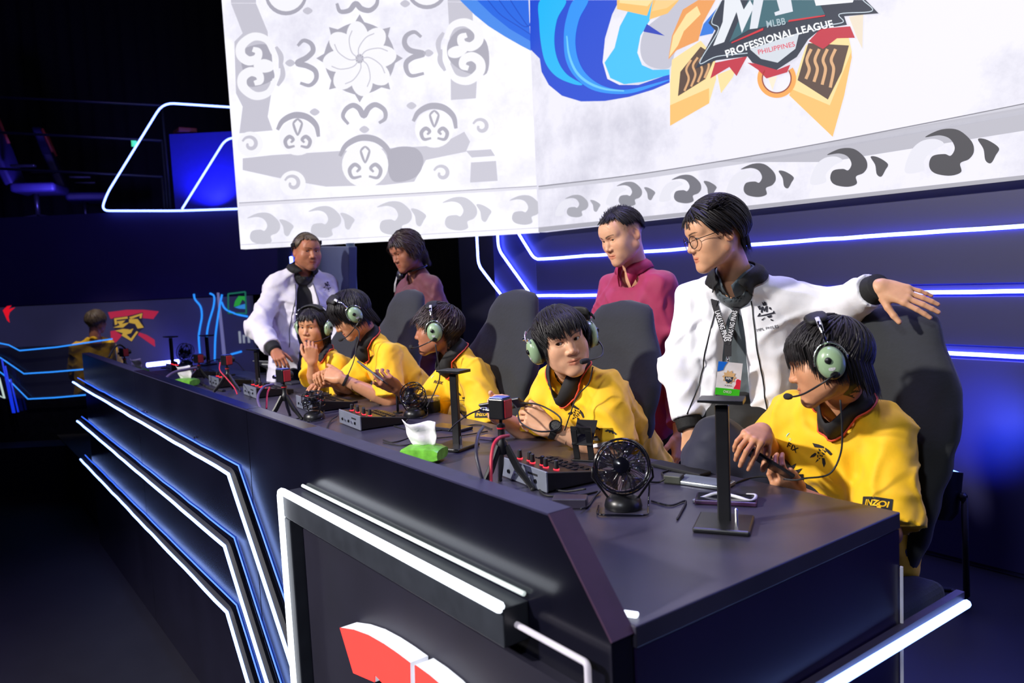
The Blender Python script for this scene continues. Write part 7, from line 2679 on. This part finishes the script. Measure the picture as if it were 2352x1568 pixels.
# little gooseneck clip stands
for (px, py, h, lab, q) in ((914, 948, 0.125, 'slim jointed phone clip beside the tipped clear fan', (0.10, 0.02)), (776, 893, 0.115, 'slim jointed phone clip holding a dark card before the leaning player', (0.10, 0.0))):
    t = thing('clip_stand', lab, 'phone clip', tp(px, py), 0.3)
    MB().lathe([(0.022, 0), (0.022, 0.006), (0.006, 0.008)], (0, 0, 0), (0, 0, 1), 18).build('base', M_PLASTIC, t, smooth='auto')
    MB().tube([(0, 0, 0.005), (0, 0, h)], 0.006, 8).build('post', M_PLASTIC, t, smooth=True)
    MB().lathe([(0.010, -0.008), (0.012, 0), (0.010, 0.008)], (0, 0, h), (0, 1, 0), 14).build('joint', M_PLASTIC, t, smooth='auto')
    MB().box((0.055, q[1], h - 0.035), (0.13, 0.006, 0.014), Matrix.Rotation(math.radians(34), 3, 'Y')).build('arm', M_PLASTIC, t, bevel=0.002)

# stage wash light on the floor by the wall
pp = on_plane(2152, 1130, (0, 3.05, 0), (0, 1, 0))
t = thing('par_light', 'black stage par light with a glowing blue lens at the foot of the wall', 'stage light', (pp.x, pp.y, 0.0), 0.0)
ax = Vector((-0.05, 0.22, 0.97)).normalized()
hz = pp.z
MB().lathe([(0.055, -0.10), (0.075, -0.07), (0.082, 0.0), (0.085, 0.085), (0.078, 0.087), (0.078, 0.07)], (0, 0, hz), ax, 28).build('housing', M_PLASTIC, t, smooth='auto')
MB().lathe([(0.0775, 0.084), (0.05, 0.092), (0.001, 0.096)], (0, 0, hz), ax, 24).build('lens', mat('par_lens_blue', (0.1, 0.2, 1), 0.3, emit=(0.10, 0.25, 1.0), strength=8.0), t, smooth=True)
for sg in (-1, 1):
    MB().tube([(sg * 0.10, 0, hz), (sg * 0.10, 0.02, 0.05), (sg * 0.06, 0.10, 0.008), (sg * 0.0, 0.13, 0.008)], 0.008, 8, flat=1.6).build('bracket', M_BLACK, t, smooth=True)
    MB().lathe([(0.016, 0), (0.018, 0.012), (0.010, 0.02)], (sg * 0.088, 0, hz), (sg, 0, 0), 14).build('clamp_knob', M_PLASTIC, t, smooth='auto')
MB().tube([(-0.06, -0.10, 0.008), (0.06, -0.10, 0.008)], 0.008, 8).build('foot_bar', M_BLACK, t, smooth=True)
spot('par_light_beam', Vector((pp.x, pp.y, hz)) + ax * 0.12, Vector((pp.x - 0.05, WALL_Y, 0.62)), 42, (0.04, 0.08, 1.0), 78, 0.9, 0.06)

# ---- cables
def tcab(label, pts, r=0.0026, m=None, name='cable'):
    """points: (px, py on the desk plane, extra height)"""
    return cable(name, label, [tp(x, y, TZ + 0.003 + z) for x, y, z in pts], r, m)


def fcab(label, pts, r=0.0026, m=None):
    return cable('cable', label, [at(x, y, dd) for x, y, dd in pts], r, m)


M_CABR = mat('cable_red', srgb(200, 40, 66), 0.5)
M_CABV = mat('cable_violet', srgb(92, 78, 120), 0.45)
fcab('black headset cable looping over the chest of the knee-raised player', [(1930, 918, 1.955), (1934, 980, 1.965), (1931, 1040, 1.975), (1905, 1088, 1.985), (1850, 1098, 1.99), (1826, 1102, 2.0), (1800, 1100, 2.02)], 0.0026)
fcab('thin black headset cable down the jersey of the wristwatch player', [(1362, 842, 2.504), (1352, 880, 2.525), (1325, 910, 2.525), (1310, 950, 2.525), (1297, 988, 2.547)], 0.0022)
fcab('black headset cable from the ear cup of the player in profile', [(1000, 790, 3.38), (1006, 830, 3.38), (1010, 866, 3.38), (998, 900, 3.38), (980, 935, 3.36)], 0.0028)
fcab('black headset cable below the ear cup of the leaning player', [(812, 748, 3.76), (825, 765, 3.76), (818, 800, 3.74), (812, 830, 3.72), (795, 870, 3.70)], 0.0028)
fcab('black phone cable looping round the wristwatch', [(1196, 925, 2.632), (1240, 930, 2.504), (1286, 958, 2.440), (1280, 985, 2.440), (1235, 990, 2.440), (1196, 970, 2.482), (1188, 940, 2.568), (1180, 928, 2.632)], 0.0028)
fcab('black phone cable drooping from the phone to the tall post', [(1110, 938, 2.671), (1080, 950, 2.597), (1050, 970, 2.544), (1030, 990, 2.523)], 0.0028)
p5 = tp(1158, 1122)
fcab('red cable arching over the tripod beside the tissue pack', [(1128, 1115, 1.66), (1128, 1060, 1.68), (1134, 1022, 1.70), (1148, 1005, 1.72), (1168, 1000, 1.76)], 0.0040, M_CABR)
fcab('dark cable hanging from the camera plug beside the tissue pack', [(1110, 980, 1.77), (1098, 1000, 1.72), (1094, 1040, 1.68), (1102, 1080, 1.66), (1112, 1112, 1.66)], 0.0040, mat('cable_violet_black', (0.03, 0.028, 0.05), 0.4))
fcab('violet cable arching from the camera plug of the tripod by the tipped-over fan', [(628, 882, 3.30), (604, 890, 3.25), (592, 915, 3.20), (604, 945, 3.15), (630, 962, 3.10)], 0.0055, M_CABV)
fcab('red cable hanging beside the tripod by the tipped-over fan', [(620, 890, 3.30), (614, 905, 3.25), (612, 938, 3.20)], 0.004, M_CABR)
fcab('thick violet cable running to the low tripod', [(372, 876, 4.55), (398, 856, 4.62), (430, 848, 4.70), (452, 844, 4.75)], 0.009, M_CABV)
fcab('thin red cable looping past the tripod behind the crumpled tissue', [(506, 832, 4.35), (505, 850, 4.3), (520, 868, 4.25), (538, 890, 4.2), (545, 905, 4.1)], 0.0035, M_CABR)
fcab('black cable arching up to the camera at the desk end before the reflection figure', [(250, 820, 4.9), (262, 800, 5.0), (275, 792, 5.1), (288, 800, 5.15)], 0.006)
tcab('black cable coiled in front of the red-knobbed mixer by the wire-caged fan', [(1345, 1122, 0.02), (1300, 1128, 0.004), (1262, 1122, 0.0), (1240, 1125, 0.0), (1260, 1138, 0.0), (1330, 1136, 0.0), (1372, 1128, 0.0)], 0.0032)
tcab('black cable between the small box and the wire-caged fan', [(1335, 1168, 0.008), (1352, 1160, 0.0), (1366, 1140, 0.0), (1378, 1128, 0.004)], 0.003)
tcab('black cable running from the wire-caged fan past the tall stand', [(1496, 1150, 0.0), (1540, 1160, 0.0), (1575, 1150, 0.0), (1562, 1180, 0.0), (1555, 1192, 0.0)], 0.0026)
tcab('black cable from the wire-caged fan to the olive adapter', [(1490, 1106, 0.003), (1515, 1106, 0.0), (1530, 1096, 0.012), (1520, 1086, 0.0), (1535, 1080, 0.0)], 0.0028)
tcab('twin black cable behind the flat phones running to the jersey', [(1690, 1108, 0.0), (1720, 1098, 0.0), (1755, 1094, 0.004), (1790, 1100, 0.002), (1815, 1110, 0.0)], 0.0028)
tcab('black cable across the desk in front of the black tin', [(905, 978, 0.0), (960, 990, 0.0), (1030, 985, 0.0), (1095, 975, 0.0), (1130, 985, 0.0)], 0.0028)
tcab('black cable looping beside the green tissue pack', [(880, 1010, 0.0), (905, 1015, 0.0), (945, 1000, 0.0), (930, 975, 0.03), (938, 962, 0.05)], 0.0024)
tcab('black cable passing in front of the tall post base', [(880, 1016, 0.0), (930, 1022, 0.0), (985, 1008, 0.0), (1060, 1000, 0.0), (1120, 990, 0.0)], 0.0024)
tcab('black cable curled at the plug of the mixer by the black tin', [(775, 955, 0.012), (760, 965, 0.004), (752, 985, 0.0), (775, 996, 0.0), (790, 1004, 0.0)], 0.003)
tcab('long black cable in loops behind the tipped-over fan', [(705, 905, 0.0), (730, 893, 0.0), (760, 885, 0.004), (800, 890, 0.0), (760, 905, 0.0), (720, 912, 0.0), (800, 918, 0.0)], 0.0035)
tcab('black cable from the headphones along the mixers', [(718, 880, 0.0), (740, 892, 0.0), (730, 905, 0.0), (700, 910, 0.0)], 0.0035)
tcab('black ribbed cable beside the crumpled tissue', [(455, 870, 0.02), (462, 880, 0.0), (485, 892, 0.0), (515, 898, 0.0)], 0.010)
tcab('black cable arching over the mixers by the tablet', [(470, 835, 0.04), (500, 825, 0.05), (540, 830, 0.03), (560, 850, 0.0)], 0.004)
tcab('black cable running along the desk under the tin', [(870, 930, 0.0), (900, 925, 0.0), (940, 928, 0.0), (985, 925, 0.0)], 0.0028)
